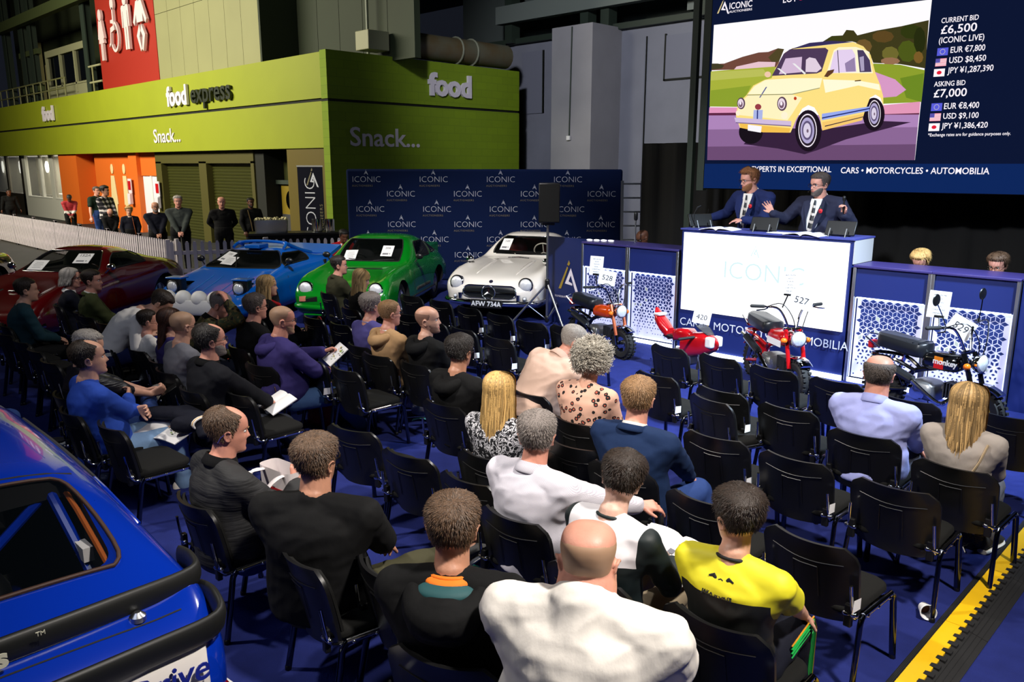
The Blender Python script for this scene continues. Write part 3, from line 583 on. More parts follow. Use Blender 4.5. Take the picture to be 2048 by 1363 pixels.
def stext(st, a, c, h, col=(250, 244, 252), off=.02, bold=.006, shear=0):
    ua, za = scr(1348+a[0]/2.9243, a[1]/2.9243); uc, _ = scr(1348+c[0]/2.9243, c[1]/2.9243); _, zh = scr(1348+a[0]/2.9243, (a[1]-h)/2.9243)
    tmp = MB(); text(tmp, st, 1, Matrix.Identity(4), bold=bold*2); xs = [p[0] for p in tmp.v]
    sc = (uc-ua)/(max(xs)-min(xs)); sz = (zh-za)/.73
    b.add([(ua+(p[0]-min(xs))*sc+shear*p[1]*sz, za+p[1]*sz, 0) for p in tmp.v], tmp.f, pm(col), SM(off))
for q in (('CURRENT BID', (1565, 137), (1783, 116), 31), ('£6,500', (1562, 200), (1772, 180), 50), ('(ICONIC LIVE)', (1550, 255), (1815, 235), 36), ('EUR €7,800', (1618, 310), (1820, 296), 36), ('USD $8,450', (1610, 370), (1825, 357), 36), ('JPY ¥1,287,390', (1600, 430), (1868, 415), 36), ('ASKING BID', (1522, 507), (1705, 497), 30), ('£7,000', (1520, 570), (1712, 562), 48), ('EUR €8,400', (1580, 638), (1785, 628), 36), ('USD $9,100', (1575, 695), (1782, 687), 34), ('JPY ¥1,386,420', (1565, 752), (1835, 745), 34), ('*Exchange rates are for guidance purposes only.', (1487, 798), (1970, 790), 19), ('EXPERTS IN EXCEPTIONAL', (457, 1003), (922, 1005), 33), ('CARS • MOTORCYCLES • AUTOMOBILIA', (977, 1012), (1845, 1020), 36), ('ICONIC', (327, 55), (460, 38), 38), ('AUCTIONEERS', (325, 77), (460, 58), 13), ('LOT', (640, 18), (722, 8), 40)): stext(*q)
stext('5', (735, 3), (762, 0), 40, (220, 40, 90)); stext('52860-PA', (443, 762), (513, 768), 22, (30, 20, 40))
u0, z0 = scr(1348+290/2.9243, 86/2.9243); logo(b, SM(.02) @ Matrix.Translation((u0, z0, 0)), .2, pm((250, 244, 252)), pm((216, 196, 140)))
def flag(kind, x, y):
    u, z = scr(1348+(x-6)/2.9243, (y+45)/2.9243); W = scr(1348+(x+58)/2.9243, (y+38)/2.9243)[0]-u; H = (scr(1348+x/2.9243, y/2.9243)[1]-z)
    r = lambda c, x0, y0, x1, y1, o: b.add([(u+x0*W, z+y0*H, 0), (u+x1*W, z+y0*H, 0), (u+x1*W, z+y1*H, 0), (u+x0*W, z+y1*H, 0)], [(0, 1, 2, 3)], pm(c), SM(o))
    def dot(c, cx, cy, q): b.add([(u+cx*W+q*cos(k*.524), z+cy*H+q*.8*sin(k*.524), 0) for k in range(12)], [tuple(range(12))], pm(c), SM(.024))
    if kind == 'eu':
        r((88, 92, 216), 0, 0, 1, 1, .02)
        for k in range(12): dot((236, 226, 170), .5+.22*cos(k*.524), .5+.32*sin(k*.524), .005)
    if kind == 'us':
        r((250, 240, 246), 0, 0, 1, 1, .02)
        for k in range(0, 7): r((236, 120, 140), 0, k*2/13, 1, (k*2+1)/13, .022)
        r((92, 84, 170), 0, .46, .42, 1, .024)
    if kind == 'jp': r((252, 246, 250), 0, 0, 1, 1, .02); dot((226, 30, 56), .5, .5, .03)
for k, x, y in (('eu', 1545, 283), ('us', 1535, 345), ('jp', 1525, 405), ('eu', 1510, 605), ('us', 1502, 664), ('jp', 1495, 722)): flag(k, x, y)
b.build('caption', PM, t, smooth=0)
# ---- sponsor backdrop, banner
t = empty('sponsor_backdrop', (-13.4, 12.65, 0), R(44.73), 'wide navy auction house backdrop behind the green and white cars', 'backdrop')
MB().box((0, 0, 1.255), (6.2, .12, 2.5)).build('fabric', mat('backdrop_navy', rgb(12, 28, 68), .9, spec=.15), t, bevel=.05, seg=3)
b = MB(); mp_ = [mat('backdrop_print', rgb(205, 208, 222), .6), mat('backdrop_gold', rgb(120, 112, 84), .6)]
row = [(2.24, -2.5), (1.92, -1.78), (1.58, -2.44), (1.24, -1.78), (.9, -2.5), (.55, -1.78)]
for j, (z, x0) in enumerate(row):
    for k in range(5):
        x = (x0+k*1.42)*1.06
        if x > 2.7: continue
        T = upright((x, -.064, z-.02)); text(b, 'ICONIC', .185, T @ TX((-.32, 0, 0)), 0, 0, -.004, 1.0, 0); text(b, 'AUCTIONEERS', .06, T @ TX((-.32, -.1, 0)), 1, 0, 0, .98, 0, 'LEFT', 1.25); logo(b, T @ TX((.0, .16, 0)), .09, 0, 0)
b.build('logo_print', mp_, t, smooth=0)
t = empty('rollup_banner', (-19.55, 12.0, 0), R(20), 'narrow navy vertical banner in front of the mustard pillar', 'banner')
MB().box((0, 0, 1.3), (.95, .02, 2.5)).build('panel', mat('banner_navy', rgb(10, 12, 28), .8, spec=.1), t, smooth=0)
MB().box((0, 0, .04), (1, .22, .08)).build('base', ALU, t, bevel=.01)
MB().box((0, 0, 2.56), (.98, .03, .04)).build('top_rail', ALU, t, smooth=0)
b = MB(); text(b, 'ICONIC', .52, upright((.1, -.015, .45)) @ Matrix.Rotation(pi/2, 4, 'Z'), 0, 0, -.01, 1); text(b, 'AUCTIONEERS', .14, upright((.33, -.015, .45)) @ Matrix.Rotation(pi/2, 4, 'Z'), 1, 0, 0, 1, 0, 'LEFT', 1.25); logo(b, upright((.02, -.015, 2.0)), .42, 0, 1); b.build('print', mp_, t, smooth=0)
t = empty('sign_board', (-8.57, 9.98, 0), 0, 'navy board with large A shaped logo left of the counters', 'sign')
MB().box((0, .03, .72), (1.0, .05, 1.44)).build('panel', mat('board_navy', rgb(18, 32, 84), .5), t, smooth=0)
b = MB(); logo(b, upright((.0, -.004, .54)), .44, 0, 1); text(b, 'iconicauctioneers.com', .065, upright((-.3, -.004, .45)), 0, 0, 0, .95); b.build('print', [SIGNW, GOLD], t, smooth=0)
# ---- loudspeaker and tripod
t = empty('speaker_stand', (-8.72, 9.62, 0), R(20), 'black tripod speaker stand right of the white classic car', 'speaker stand')
MB().tube([(0, 0, .12), (0, 0, 1.72)], .022).build('pole', STEEL, t); MB().cap((0, 0, .66), (0, 0, .76), .04, .04).build('collar', BLK, t); MB().cap((0, 0, .1), (0, 0, .16), .035, .035).build('collar', BLK, t)
for k in range(3):
    a = R(200+120*k); MB().tube([(0, 0, .72), (.62*cos(a), .62*sin(a), .015)], .017).build('leg', STEEL, t); MB().tube([(.02*cos(a), .02*sin(a), .13), (.32*cos(a), .32*sin(a), .36)], .01).build('brace', STEEL, t)
t = empty('loudspeaker', (-8.76, 9.66, 1.7), R(50), 'black loudspeaker box on the tripod in front of the navy backdrop', 'speaker')
b = MB(); b.prism([(-.17, -.17), (.17, -.17), (.12, .19), (-.12, .19)], .62); b.build('cabinet', BLK, t, bevel=.012)
MB().box((0, -.175, .31), (.31, .012, .58)).build('grille', BLKF, t); MB().box((0, .2, .36), (.1, .012, .1)).build('bracket', STEEL, t); MB().box((0, 0, -.02), (.2, .2, .04)).build('mount', BLK, t)
t = empty('stepladder', (-9.75, 13.3, 0), R(45), 'folded aluminium stepladder leaning between backdrop and black drape', 'ladder')
for s in (-1, 1):
    MB().box((s*.2, 0, 1.15), (.05, .08, 2.3), T=TX(rx=R(-6))).build('stile', ALU, t, smooth=0)
for k in range(8): MB().box((0, 0, .28*(k+1)), (.36, .08, .03), T=TX(rx=R(-6))).build('rung', ALU, t, smooth=0)
MB().cap((0, 0, .125), (0, 0, 1.9), .12, .12).build('fire_extinguisher_cover', RED, loc=(-9.42, 13.7, 0), label='tall red cover standing behind the stepladder', cat='cover')
# ---- cable ramp
YEL = mat('ramp_yellow', rgb(240, 190, 18), .5, var=(.12, 5)); RAMPB = mat('ramp_black', rgb(22, 22, 24), .7)
for k in range(6):
    y0 = 3.0+k*.86; L = .855
    t = empty('cable_ramp', (-1.11, y0, 0), 0, ('nearest yellow and black cable ramp section at bottom right', 'second cable ramp section from the bottom right', 'third cable ramp section from the bottom right', 'fourth cable ramp section, beside the fallen paper cup', 'fifth cable ramp section, beside the black carrier bag', 'farthest yellow and black cable ramp section at the picture edge')[k], 'cable ramp', 'yellow cable ramp sections')
    n = 9; e = []
    for i in range(n): e += [(.05, i*L/n), (.05, (i+.5)*L/n), (.028, (i+.55)*L/n), (.028, (i+.95)*L/n)]
    MB().prism([(-.05, 0)]+e+[(.05, L), (-.05, L)], .012, 0, TX((0, 0, .034))).build('lid', YEL, t, smooth=0)
    for s, nm in ((-1, 'ramp'), (1, 'ramp')):
        b = MB(); x0 = s*.052; x1 = s*(.1 if s < 0 else .17)
        b.loft([[(x0, 0, .002), (x0, 0, .036), (x1, 0, .008), (x1, 0, .002)], [(x0, L, .002), (x0, L, .036), (x1, L, .008), (x1, L, .002)]])
        if s > 0:
            for i in range(n): b.box((.052, (i+.78)*L/n, .036), (.05, L/n*.42, .018))
        for j in range(3): b.box((x0+(x1-x0)*(.3+.22*j), L/2, .028-.007*j), (.004, L, .008))
        b.build(nm, RAMPB, t, smooth=0)
    MB().box((0, L/2, .018), (.1, L, .03)).build('base', RAMPB, t, smooth=0)
# ================================================================== STACKING CHAIRS
def chair_meshes():
    M = {}
    def keep(n, b, mats, smooth=50, bevel=0):
        o = b.build(n, mats, smooth=smooth, bevel=bevel); M[n] = o
        COL.objects.unlink(o); return o
    # curved back shell: grid over a rounded outline, closed with a thickness
    def shell(w_, z0, z1, th, y0, inset, lip):
        b = MB(); nu, nv = 20, 12; F = []; Bk = []
        for j in range(nv+1):
            v = j/nv
            for i in range(nu+1):
                u = -1+2*i/nu
                zz = z0+(z1-z0)*v
                hw = w_/2*(1-.05*(1-v))
                r = .09
                dz = max(0, (zz-(z1-r))/r) if v > .5 else max(0, ((z0+r*.8)-zz)/(r*.8))
                x = u*(hw-r+r*sqrt(max(0, 1-min(dz, .985)**2)))
                y = y0-.075*v-.012*v*v+.06*(u*u)*(1-.35*(v-.5)**2)
                edge = max(abs(u), abs(2*v-1))
                F.append((x, y+th*(1-max(0, edge-.86)/.14*.5), zz)); Bk.append((x, y-lip*max(0, (edge-.86)/.14)**2, zz))
        k = nu+1; n = len(F); fs = []
        for j in range(nv):
            for i in range(nu):
                a = j*k+i; fs.append((a, a+k, a+k+1, a+1)); fs.append((n+a, n+a+1, n+a+k+1, n+a+k))
        rim = [i for i in range(k)]+[j*k+nu for j in range(1, nv+1)]+[nv*k+i for i in range(nu-1, -1, -1)]+[j*k for j in range(nv-1, 0, -1)]
        for q in range(len(rim)):
            a, c = rim[q], rim[(q+1) % len(rim)]; fs.append((a, c, n+c, n+a))
        b.add(F+Bk, fs); return b
    yb = lambda u, v: -.205-.075*v-.012*v*v+.06*u*u
    b = shell(.52, .345, .775, .022, -.205, 0, .008)
    P = lambda x, z: (x, yb(x/.26, (z-.345)/.43)-.003, z)
    b.tube(smooth_path([P(-.19, .685), P(-.06, .668), P(.06, .668), P(.19, .685)]), .0028, 5)
    b.tube([P(-.065, .64), P(-.02, .637), P(.065, .64)], .003, 5)
    b.tube([P(-.065, .64), P(-.068, .47)], .0016, 5); b.tube([P(.065, .64), P(.068, .47)], .0016, 5)
    keep('back_shell', b, BLK, 60)
    b = shell(.49, .36, .76, .028, -.186, 0, 0); keep('back_pad', b, BLKF, 60)
    b = MB(); out = rrect(.49, .45, .09, 6)
    rings = []
    for z, k in ((.405, .9), (.412, .97), (.425, 1), (.445, .99), (.455, .94), (.459, .82), (.46, .4)):
        rings.append([(x*k, y*k+.02, z-.012*max(0, y-.1)*3) for x, y in out])
    b.loft(rings); keep('seat', b, BLKF, 60)
    b = MB(); b.loft([[(x*k, y*k+.02, z) for x, y in out] for z, k in ((.388, .86), (.392, .93), (.407, .95))]); keep('seat_pan', b, BLK, 60)
    for s, n in ((-1, 'l'), (1, 'r')):
        x = s*.262
        b = MB(); b.tube(smooth_path([(x*1.06, .262, .006), (x*1.01, .235, .3), (x, .222, .375), (x, .19, .405)], 4), .0145, 8, flat=1.3); b.cap((x*1.06, .262, .004), (x*1.06, .262, .02), .018, .018, 8, 1); keep('leg_f'+n, b, [DKM, BLK], 60)
        b = MB(); b.tube(smooth_path([(x, -.13, .405), (x, -.155, .375), (x*1.01, -.17, .3), (x*1.06, -.225, .006)], 4), .0145, 8, flat=1.3); b.cap((x*1.06, -.225, .004), (x*1.06, -.225, .02), .018, .018, 8, 1); keep('leg_r'+n, b, [DKM, BLK], 60)
        b = MB(); b.tube([(x, .195, .405), (x, -.135, .405)], .0145, 8, flat=1.3)
        b.tube(smooth_path([(x*.9, .1, .396), (x*.92, -.12, .396), (x*.94, -.2, .41), (x*.93, -.225, .47), (x*.9, -.245, .6)], 3), .009, 6)
        for y in (-.1, .02, .15): b.cap((x*.93, y, .395), (x*1.03, y, .4), .012, .012, 8)
        b.cap((x*.8, -.222, .44), (x*.98, -.215, .44), .016, .016, 8)
        keep('side_frame_'+n, b, CHR, 60)
        keep('back_bracket_'+n, MB().box((x*.86, -.218, .43), (.04, .03, .12)), BLK, 0, .006)
    b = MB(); b.tube([(-.262, .14, .392), (.262, .14, .392)], .01, 6); b.tube([(-.262, -.08, .392), (.262, -.08, .392)], .01, 6); keep('crossbar', b, DKM)
    b = MB(); b.add([(.262, -.262, .47), (.268, -.19, .47), (.268, -.19, .53), (.262, -.255, .535)], [(0, 1, 2, 3)]); keep('seat_tag', b, PAPER, 0)
    return M
CM = chair_meshes()
PN = {'leg_fl': 'leg', 'leg_fr': 'leg', 'leg_rl': 'leg', 'leg_rr': 'leg', 'side_frame_l': 'side_frame', 'side_frame_r': 'side_frame', 'back_bracket_l': 'back_bracket', 'back_bracket_r': 'back_bracket'}
PAR = {'back_pad': 'back_shell', 'seat_tag': 'back_shell', 'seat_pan': 'seat'}
NCH = [0]
def chair(x, y, a, label, tagged=False, back=True):
    """x, y = middle of the top edge of the backrest, a = turn in degrees"""
    a = R(a); oy = .262 if back else 0
    t = empty('stacking_chair', (x-sin(a)*oy, y+cos(a)*oy, 0), a, label, 'chair', 'black stacking chairs in rows')
    made = {}
    for n, o in CM.items():
        if n in PAR or (n == 'seat_tag' and not tagged): continue
        c = D.objects.new(PN.get(n, n), o.data); COL.objects.link(c); c.parent = t; made[n] = c
        for m in o.modifiers:
            q = c.modifiers.new('bevel', 'BEVEL'); q.width = m.width; q.segments = 2
    for n, p in PAR.items():
        if n == 'seat_tag' and not tagged: continue
        c = D.objects.new(PN.get(n, n), CM[n].data); COL.objects.link(c); c.parent = made[p]
    if tagged: made['back_shell'].children[0]
    NCH[0] += 1; return t
E_ = [  # x, y, turn, label, tagged
 (-4.55, 6.86, -10, 'empty front row chair nearest the small red racing bike', 0), (-3.95, 6.84, -9, 'empty front row chair, between the small red racer and the red minibike', 0), (-3.35, 6.78, -6, 'empty front row chair directly before the red and white minibike', 0), (-2.75, 6.76, -4, 'empty front row chair just left of the man in the light blue shirt', 0), (-2.1, 6.6, -2, 'empty front row chair right in front of the man in the light blue shirt', 0), (-1.4, 6.67, 2, 'empty front row chair farthest right, by the blonde woman in grey', 0),
 (-3.99, 5.83, -7, 'empty second row chair right of the leopard print woman, behind the sandy haired man\'s head', 1), (-3.3, 5.78, -4, 'empty second row chair half hidden behind a crookedly turned chair', 1), (-3.24, 5.5, -17, 'empty chair turned crookedly, squeezed behind the second row', 0), (-2.68, 5.71, -1, 'empty second row chair directly left of the man in the light blue shirt', 0),
 (-2.72, 4.72, 2, 'empty third row chair with a white tag, right of the navy jacket man', 1), (-2.14, 4.71, -1, 'empty third row chair behind the man in the light blue shirt', 1), (-1.51, 4.68, 1, 'empty third row chair at the right aisle end with the cable ramp beside it', 0),
 (-2.21, 3.73, -1, 'empty fourth row chair in front of the youth in the yellow and black jersey', 0), (-1.57, 3.69, -3, 'empty fourth row chair at the right end, beside the yellow jersey', 1), (-3.3, 3.88, 3, 'empty chair in front of the grey haired man in the pale checked shirt', 0),
 (-5.98, 6.91, 3, 'empty front row chair below the tripod of the loudspeaker', 0), (-6.48, 6.83, 0, 'second empty front row chair left of the tripod, before the white car', 1), (-7.1, 6.9, -5, 'empty front row chair right below the number plate of the white car', 1), (-7.75, 6.97, -4, 'empty front row chair below the left headlamp of the white car', 1), (-8.42, 7.05, -4, 'empty front row chair between green car and white car', 0), (-9.05, 7.04, 0, 'empty front row chair by the front wheel of the green car', 1),
 (-6.1, 5.91, -4, 'empty second row chair behind the blonde woman and dark haired man with glasses', 1), (-6.75, 5.97, -5, 'empty second row chair in front of the man in black hoodie with glasses', 1), (-7.3, 5.99, 0, 'empty second row chair in front of the bald man in the black hoodie', 0), (-7.92, 6.1, 1, 'empty second row chair in front of the tan hoodie man', 0), (-9.3, 6.25, 3, 'empty second row chair in front of the purple T-shirt man', 0),
 (-7.98, 5.14, -2, 'empty third row chair left of the purple T-shirt man', 0), (-8.55, 5.13, -2, 'empty third row chair in front of the bald man in the purple hoodie', 0),
 (-6.12, 3.97, -2, 'empty chair with visible seat in the middle aisle, front legs toward the blue mask', 0), (-6.68, 3.96, -3, 'empty chair in front of the bearded man in black, with a red bag behind it', 1),
 (-4.64, 3.04, 11, 'empty chair left of three in the middle, in front of the man in black jumper', 0), (-3.95, 3.0, 6, 'empty chair middle of three, with a trainer resting in front', 0), (-3.37, 2.99, 0, 'empty chair right of three, beside the pale checked shirt', 0),
 (-6.07, 2.9, 0, 'empty chair with chrome seat edge behind the dark grey trousers of the bearded man', 0), (-5.92, 1.85, 2, 'empty chair with wide visible seat next to the man in blue jumper', 0),
 (-10.6, 3.2, 3, 'chair at the left end of the dark left row, behind the green blazer', 0), (-10.02, 3.2, 0, 'second chair from the left in the row behind the green blazer', 0), (-9.45, 3.17, 0, 'third chair from the left in the row behind the green blazer', 0), (-8.95, 3.15, 0, 'fourth chair from the left in the row, just left of the boy in white', 0),
 (-10.1, 2.2, 6, 'leftmost chair in the shadowed row left of the grey haired man', 0), (-9.55, 2.22, 3, 'second chair from the left in the shadowed row left of the grey haired man', 0), (-8.98, 2.2, 0, 'third chair in the shadowed row left of the grey haired man', 0), (-8.35, 2.15, 2, 'fourth chair in the shadowed row, just left of the grey haired man', 0),
 (-4.08, 2.02, 3, 'empty chair carrying the white and red tote bag', 0), (-2.83, 1.97, -5, 'empty chair between the black jumper man and the man in hooded jacket', 0),
]
for x, y, a, l, tg in E_: chair(x, y, a, l, tg)
# ================================================================== PEOPLE
import numpy as np
TS = D.scenes.new('workbench'); TV = TS.view_layers[0]; TD = None
HEADM = {}; FACES = []
def grow(name, b, mats, vox, sm, parent=None, disp=0, loc=None, rot=None):
    """grow closed pieces into one continuous skin (voxel union), smooth it, press cloth folds into it"""
    o = b.build(name, mats, None, smooth=180); old = o.data
    COL.objects.unlink(o); TS.collection.objects.link(o)
    m = o.modifiers.new('r', 'REMESH'); m.mode = 'VOXEL'; m.voxel_size = vox
    s = o.modifiers.new('s', 'SMOOTH'); s.factor = .5; s.iterations = sm
    TV.update(); dg = TV.depsgraph; dg.update()
    me = D.meshes.new_from_object(o.evaluated_get(dg)); o.modifiers.clear(); ms = list(old.materials); o.data = me; D.meshes.remove(old)
    TS.collection.objects.unlink(o); COL.objects.link(o)
    me.materials.clear()
    for q in ms: me.materials.append(q)
    n = len(me.polygons); me.polygons.foreach_set('use_smooth', [True]*n); me.polygons.foreach_set('material_index', [0]*n)
    if disp:
        sd = V((random.uniform(0, 50), random.uniform(0, 50), random.uniform(0, 50))); nz = noise.noise; co_ = []
        for v in me.vertices:
            c = v.co; h = 1-abs(nz((c.x*7+c.z*3+sd.x, c.y*7+sd.y, c.z*12-c.x*4+sd.z)))*2.2
            co_.extend(c+v.normal*(disp*(h*.8+.7*nz((c.x*5+sd.x, c.y*5, c.z*5)))))
        me.vertices.foreach_set('co', co_); me.update()
    if parent: o.parent = parent
    if loc is not None: o.location = loc
    if rot is not None: o.rotation_euler = rot
    return o
def paint_lips(o, M):
    me = o.data; n = len(me.polygons); c = np.empty(n*3); me.polygons.foreach_get('center', c); c = c.reshape(n, 3)
    Mi = np.array(M.inverted()); q = c @ Mi[:3, :3].T+Mi[:3, 3]
    k = (q[:, 1] > .078) & (abs(q[:, 0]) < .026) & (abs(q[:, 2]-.0505) < .0085*(1-(q[:, 0]/.03)**2)+.001)
    me.polygons.foreach_set('material_index', k.astype(np.int32))
HP = [(-.001, .070, .045, .012), (.004, .083, .02, .03), (.015, .09, .0, .043), (.035, .0905, -.02, .0535), (.055, .090, -.045, .060), (.075, .0895, -.066, .0645), (.10, .089, -.082, .068), (.12, .088, -.093, .071), (.135, .0945, -.099, .0735), (.16, .0945, -.103, .0775), (.185, .085, -.1, .077), (.205, .066, -.087, .069), (.222, .039, -.063, .051), (.231, .013, -.034, .027), (.234, -.006, -.012, .006)]
def headpt(t, a, face=True, off=0.0):
    """t along HP (0..1), a angle (0 = front) -> point of the head"""
    z, fy, by, hw = crom(HP, t*(len(HP)-1)); ym = -.008
    s_, c_ = sin(a), cos(a)
    e = .86
    px = hw*math.copysign(abs(s_)**e, s_)
    py = ym + ((fy-ym) if c_ > 0 else (ym-by))*math.copysign(abs(c_)**e, c_)
    p = V((px, py, z))
    if off: n = V((px/max(hw, .02), (py-ym)/.095, (z-.13)/.1 if z > .13 else 0)).normalized(); p += n*off
    if face and c_ > 0:
        g = lambda x, m, w_: exp(-((x-m)/w_)**2)
        ax = abs(px)
        nz = 0
        if .068 < z < .128: k = (.128-z)/.05; nz = (.006+.022*min(1, k))*(1 if z > .08 else max(0, (z-.068)/.012))
        p.y += nz*exp(-(ax/(.0085+.006*max(0, (.1-z)/.03)))**2)
        p.y -= .011*g(ax, .032, .014)*g(z, .117, .0105); p.y += .004*g(ax, .03, .022)*g(z, .136, .008)
        p.y += .006*g(ax, 0, .02)*(g(z, .0565, .005)+1.1*g(z, .0455, .0055)); p.y -= .006*g(ax, 0, .022)*g(z, .0515, .003); p.y -= .003*g(ax, 0, .03)*g(z, .036, .006)
        p.y += .005*g(ax, 0, .016)*g(z, .014, .014); p.y += .004*g(ax, .042, .014)*g(z, .088, .016); p.x *= 1+.03*g(z, .09, .02)
    return p
def add_head(b, M, fat=0, mi=0):
    n, m = 56, 52
    b.loft([[M @ headpt(i/(m-1), 2*pi*k/n) for k in range(n)] for i in range(m)], mi)
    for s in (-1, 1):
        T = M @ TX((s*.076, -.012, .104), ry=s*R(10), rz=-s*R(26))
        b.ell((0, -.002, 0), (.0065, .017, .031), 8, mi, T)
        b.tube([(s*.006, .004, -.024), (s*.008, -.012, -.02), (s*.012, -.02, 0), (s*.012, -.016, .022), (s*.01, 0, .031), (s*.006, .012, .022)], .0055, 6, mi, T)
    if fat:
        for s in (-1, 1): b.ell((s*.045, .02, .045), (.035, .05, .05), 8, mi, M)
        b.ell((0, .04, .01), (.05, .055, .035), 8, mi, M); b.ell((0, -.062, .03), (.066, .04, .05), 8, mi, M)
def hair_mask(style, p, a):
    """how much hair stands at a head point (0..1)"""
    z, y = p.z, p.y; c_ = cos(a)
    g = lambda x, m, w_: 1/(1+exp(-(x-m)/w_))
    line = .078 if c_ < -.35 else (.105 if c_ < .1 else .196-.05*abs(sin(a))**3)
    if -.35 <= c_ < .1: line = .078+(.105-.078)*(c_+.35)/.45
    elif .1 <= c_ < .42: line = .105+(.185-.105)*(c_-.1)/.32
    elif c_ >= .42: line = .185+.008*c_
    k = g(z, line, .004)
    if style == 'balding': k *= 1-g(z+y*.12, .187, .007)*1.0
    if style == 'receding': k *= 1-.98*g(z+y*.55, .222, .008)
    if style == 'bald': k = 0
    return k
def add_hair(root, M, style, mats, t, near, rn, strands=1.0):
    n, m = 72, 60; b = MB(); grid = []
    curly = style == 'curly'; amp = .014 if curly else (.0006 if t < .004 else .0012 if style == 'buzz' else .0022)
    sd = V((rn.uniform(0, 99), rn.uniform(0, 99), 0)); base = {}
    for i in range(m):
        r_ = []
        for k in range(n):
            tt = i/(m-1); a = 2*pi*k/n
            p0 = headpt(tt, a, False); mk = hair_mask(style, p0, a)
            th = t*(.3+.85*min(1, max(0, (p0.z-.1)/.09)))
            if style == 'quiff': th *= 1+1.0*max(0, cos(a))*min(1, max(0, (p0.z-.16)/.04))
            if curly: th = t*(.8+.2*min(1, max(0, (p0.z-.1)/.1)))
            q = p0*34+sd
            nz = noise.noise(V((q.x, q.y*.6, q.z)))+.5*noise.noise(q*2.3)
            if curly: nz = noise.noise(p0*42+sd)*1.2+noise.noise(p0*85+sd)*.8
            off = mk*(th+amp*nz)-(1-mk)*.007
            r_.append(M @ headpt(tt, a, False, off)); base[(i, k)] = (off, mk)
        grid.append(r_)
    b.loft(grid, 0)
    N = int((5200 if near else 600)*strands)
    if style == 'stubble': N = 0
    L = {'short': .016, 'buzz': .006, 'balding': .012, 'receding': .016, 'quiff': .024, 'curly': .05, 'medium': .03, 'bob': .05}.get(style, .016)
    wh = V((.01, -.06, .235))
    c = 0; tries = 0
    while c < N and tries < N*6:
        tries += 1
        i = int(m*(.3+.7*rn.random()**.8)); k = rn.randrange(n)
        if i >= m or base[(i, k)][1] < .6: continue
        tt = (i+rn.random()-.5)/(m-1); a = 2*pi*(k+rn.random())/n
        off = base[(i, k)][0]
        p = headpt(min(1, tt), a, False, off*.9); nrm = (headpt(min(1, tt), a, False, off+.02)-p).normalized()
        fl = (p-wh); fl = fl-nrm*fl.dot(nrm)
        if fl.length < 1e-4: continue
        fl.normalize()
        if p.z > .19 and p.y > 0: fl = (fl+V((.5*sin(sd.x), .2, 0))).normalized()
        jit = V((rn.gauss(0, .25), rn.gauss(0, .25), rn.gauss(0, .2)))
        d = (fl*(1 if style != 'buzz' else .5)+nrm*(.28 if style not in ('quiff', 'curly') else .55)+jit*(2.2 if curly else .8)).normalized()
        l = L*rn.uniform(.6, 1.2); sd_ = d.cross(nrm).normalized()*(.0011 if near else .0024)
        if curly:
            pts = []; u = d.cross(nrm).normalized(); ph = rn.uniform(0, 6)
            for q in range(9): pts.append(M @ (p+d*l*q/8+(u*cos(ph+q*1.3)+nrm*sin(ph+q*1.3))*.008))
            b.tube(pts, .0022, 4, 1 if rn.random() < .45 else 0)
        else:
            mid = p+d*l*.5+nrm*.002; tip = p+d*l+V((0, 0, -.12*l))
            b.add([M @ (p-sd_), M @ (p+sd_), M @ (mid+sd_*.8), M @ (mid-sd_*.8), M @ tip], [(0, 1, 2, 3), (3, 2, 4)], (1 if rn.random() < .5 else 2) if rn.random() < .6 else 0)
        c += 1
    return b.build('hair', mats, root, smooth=180)
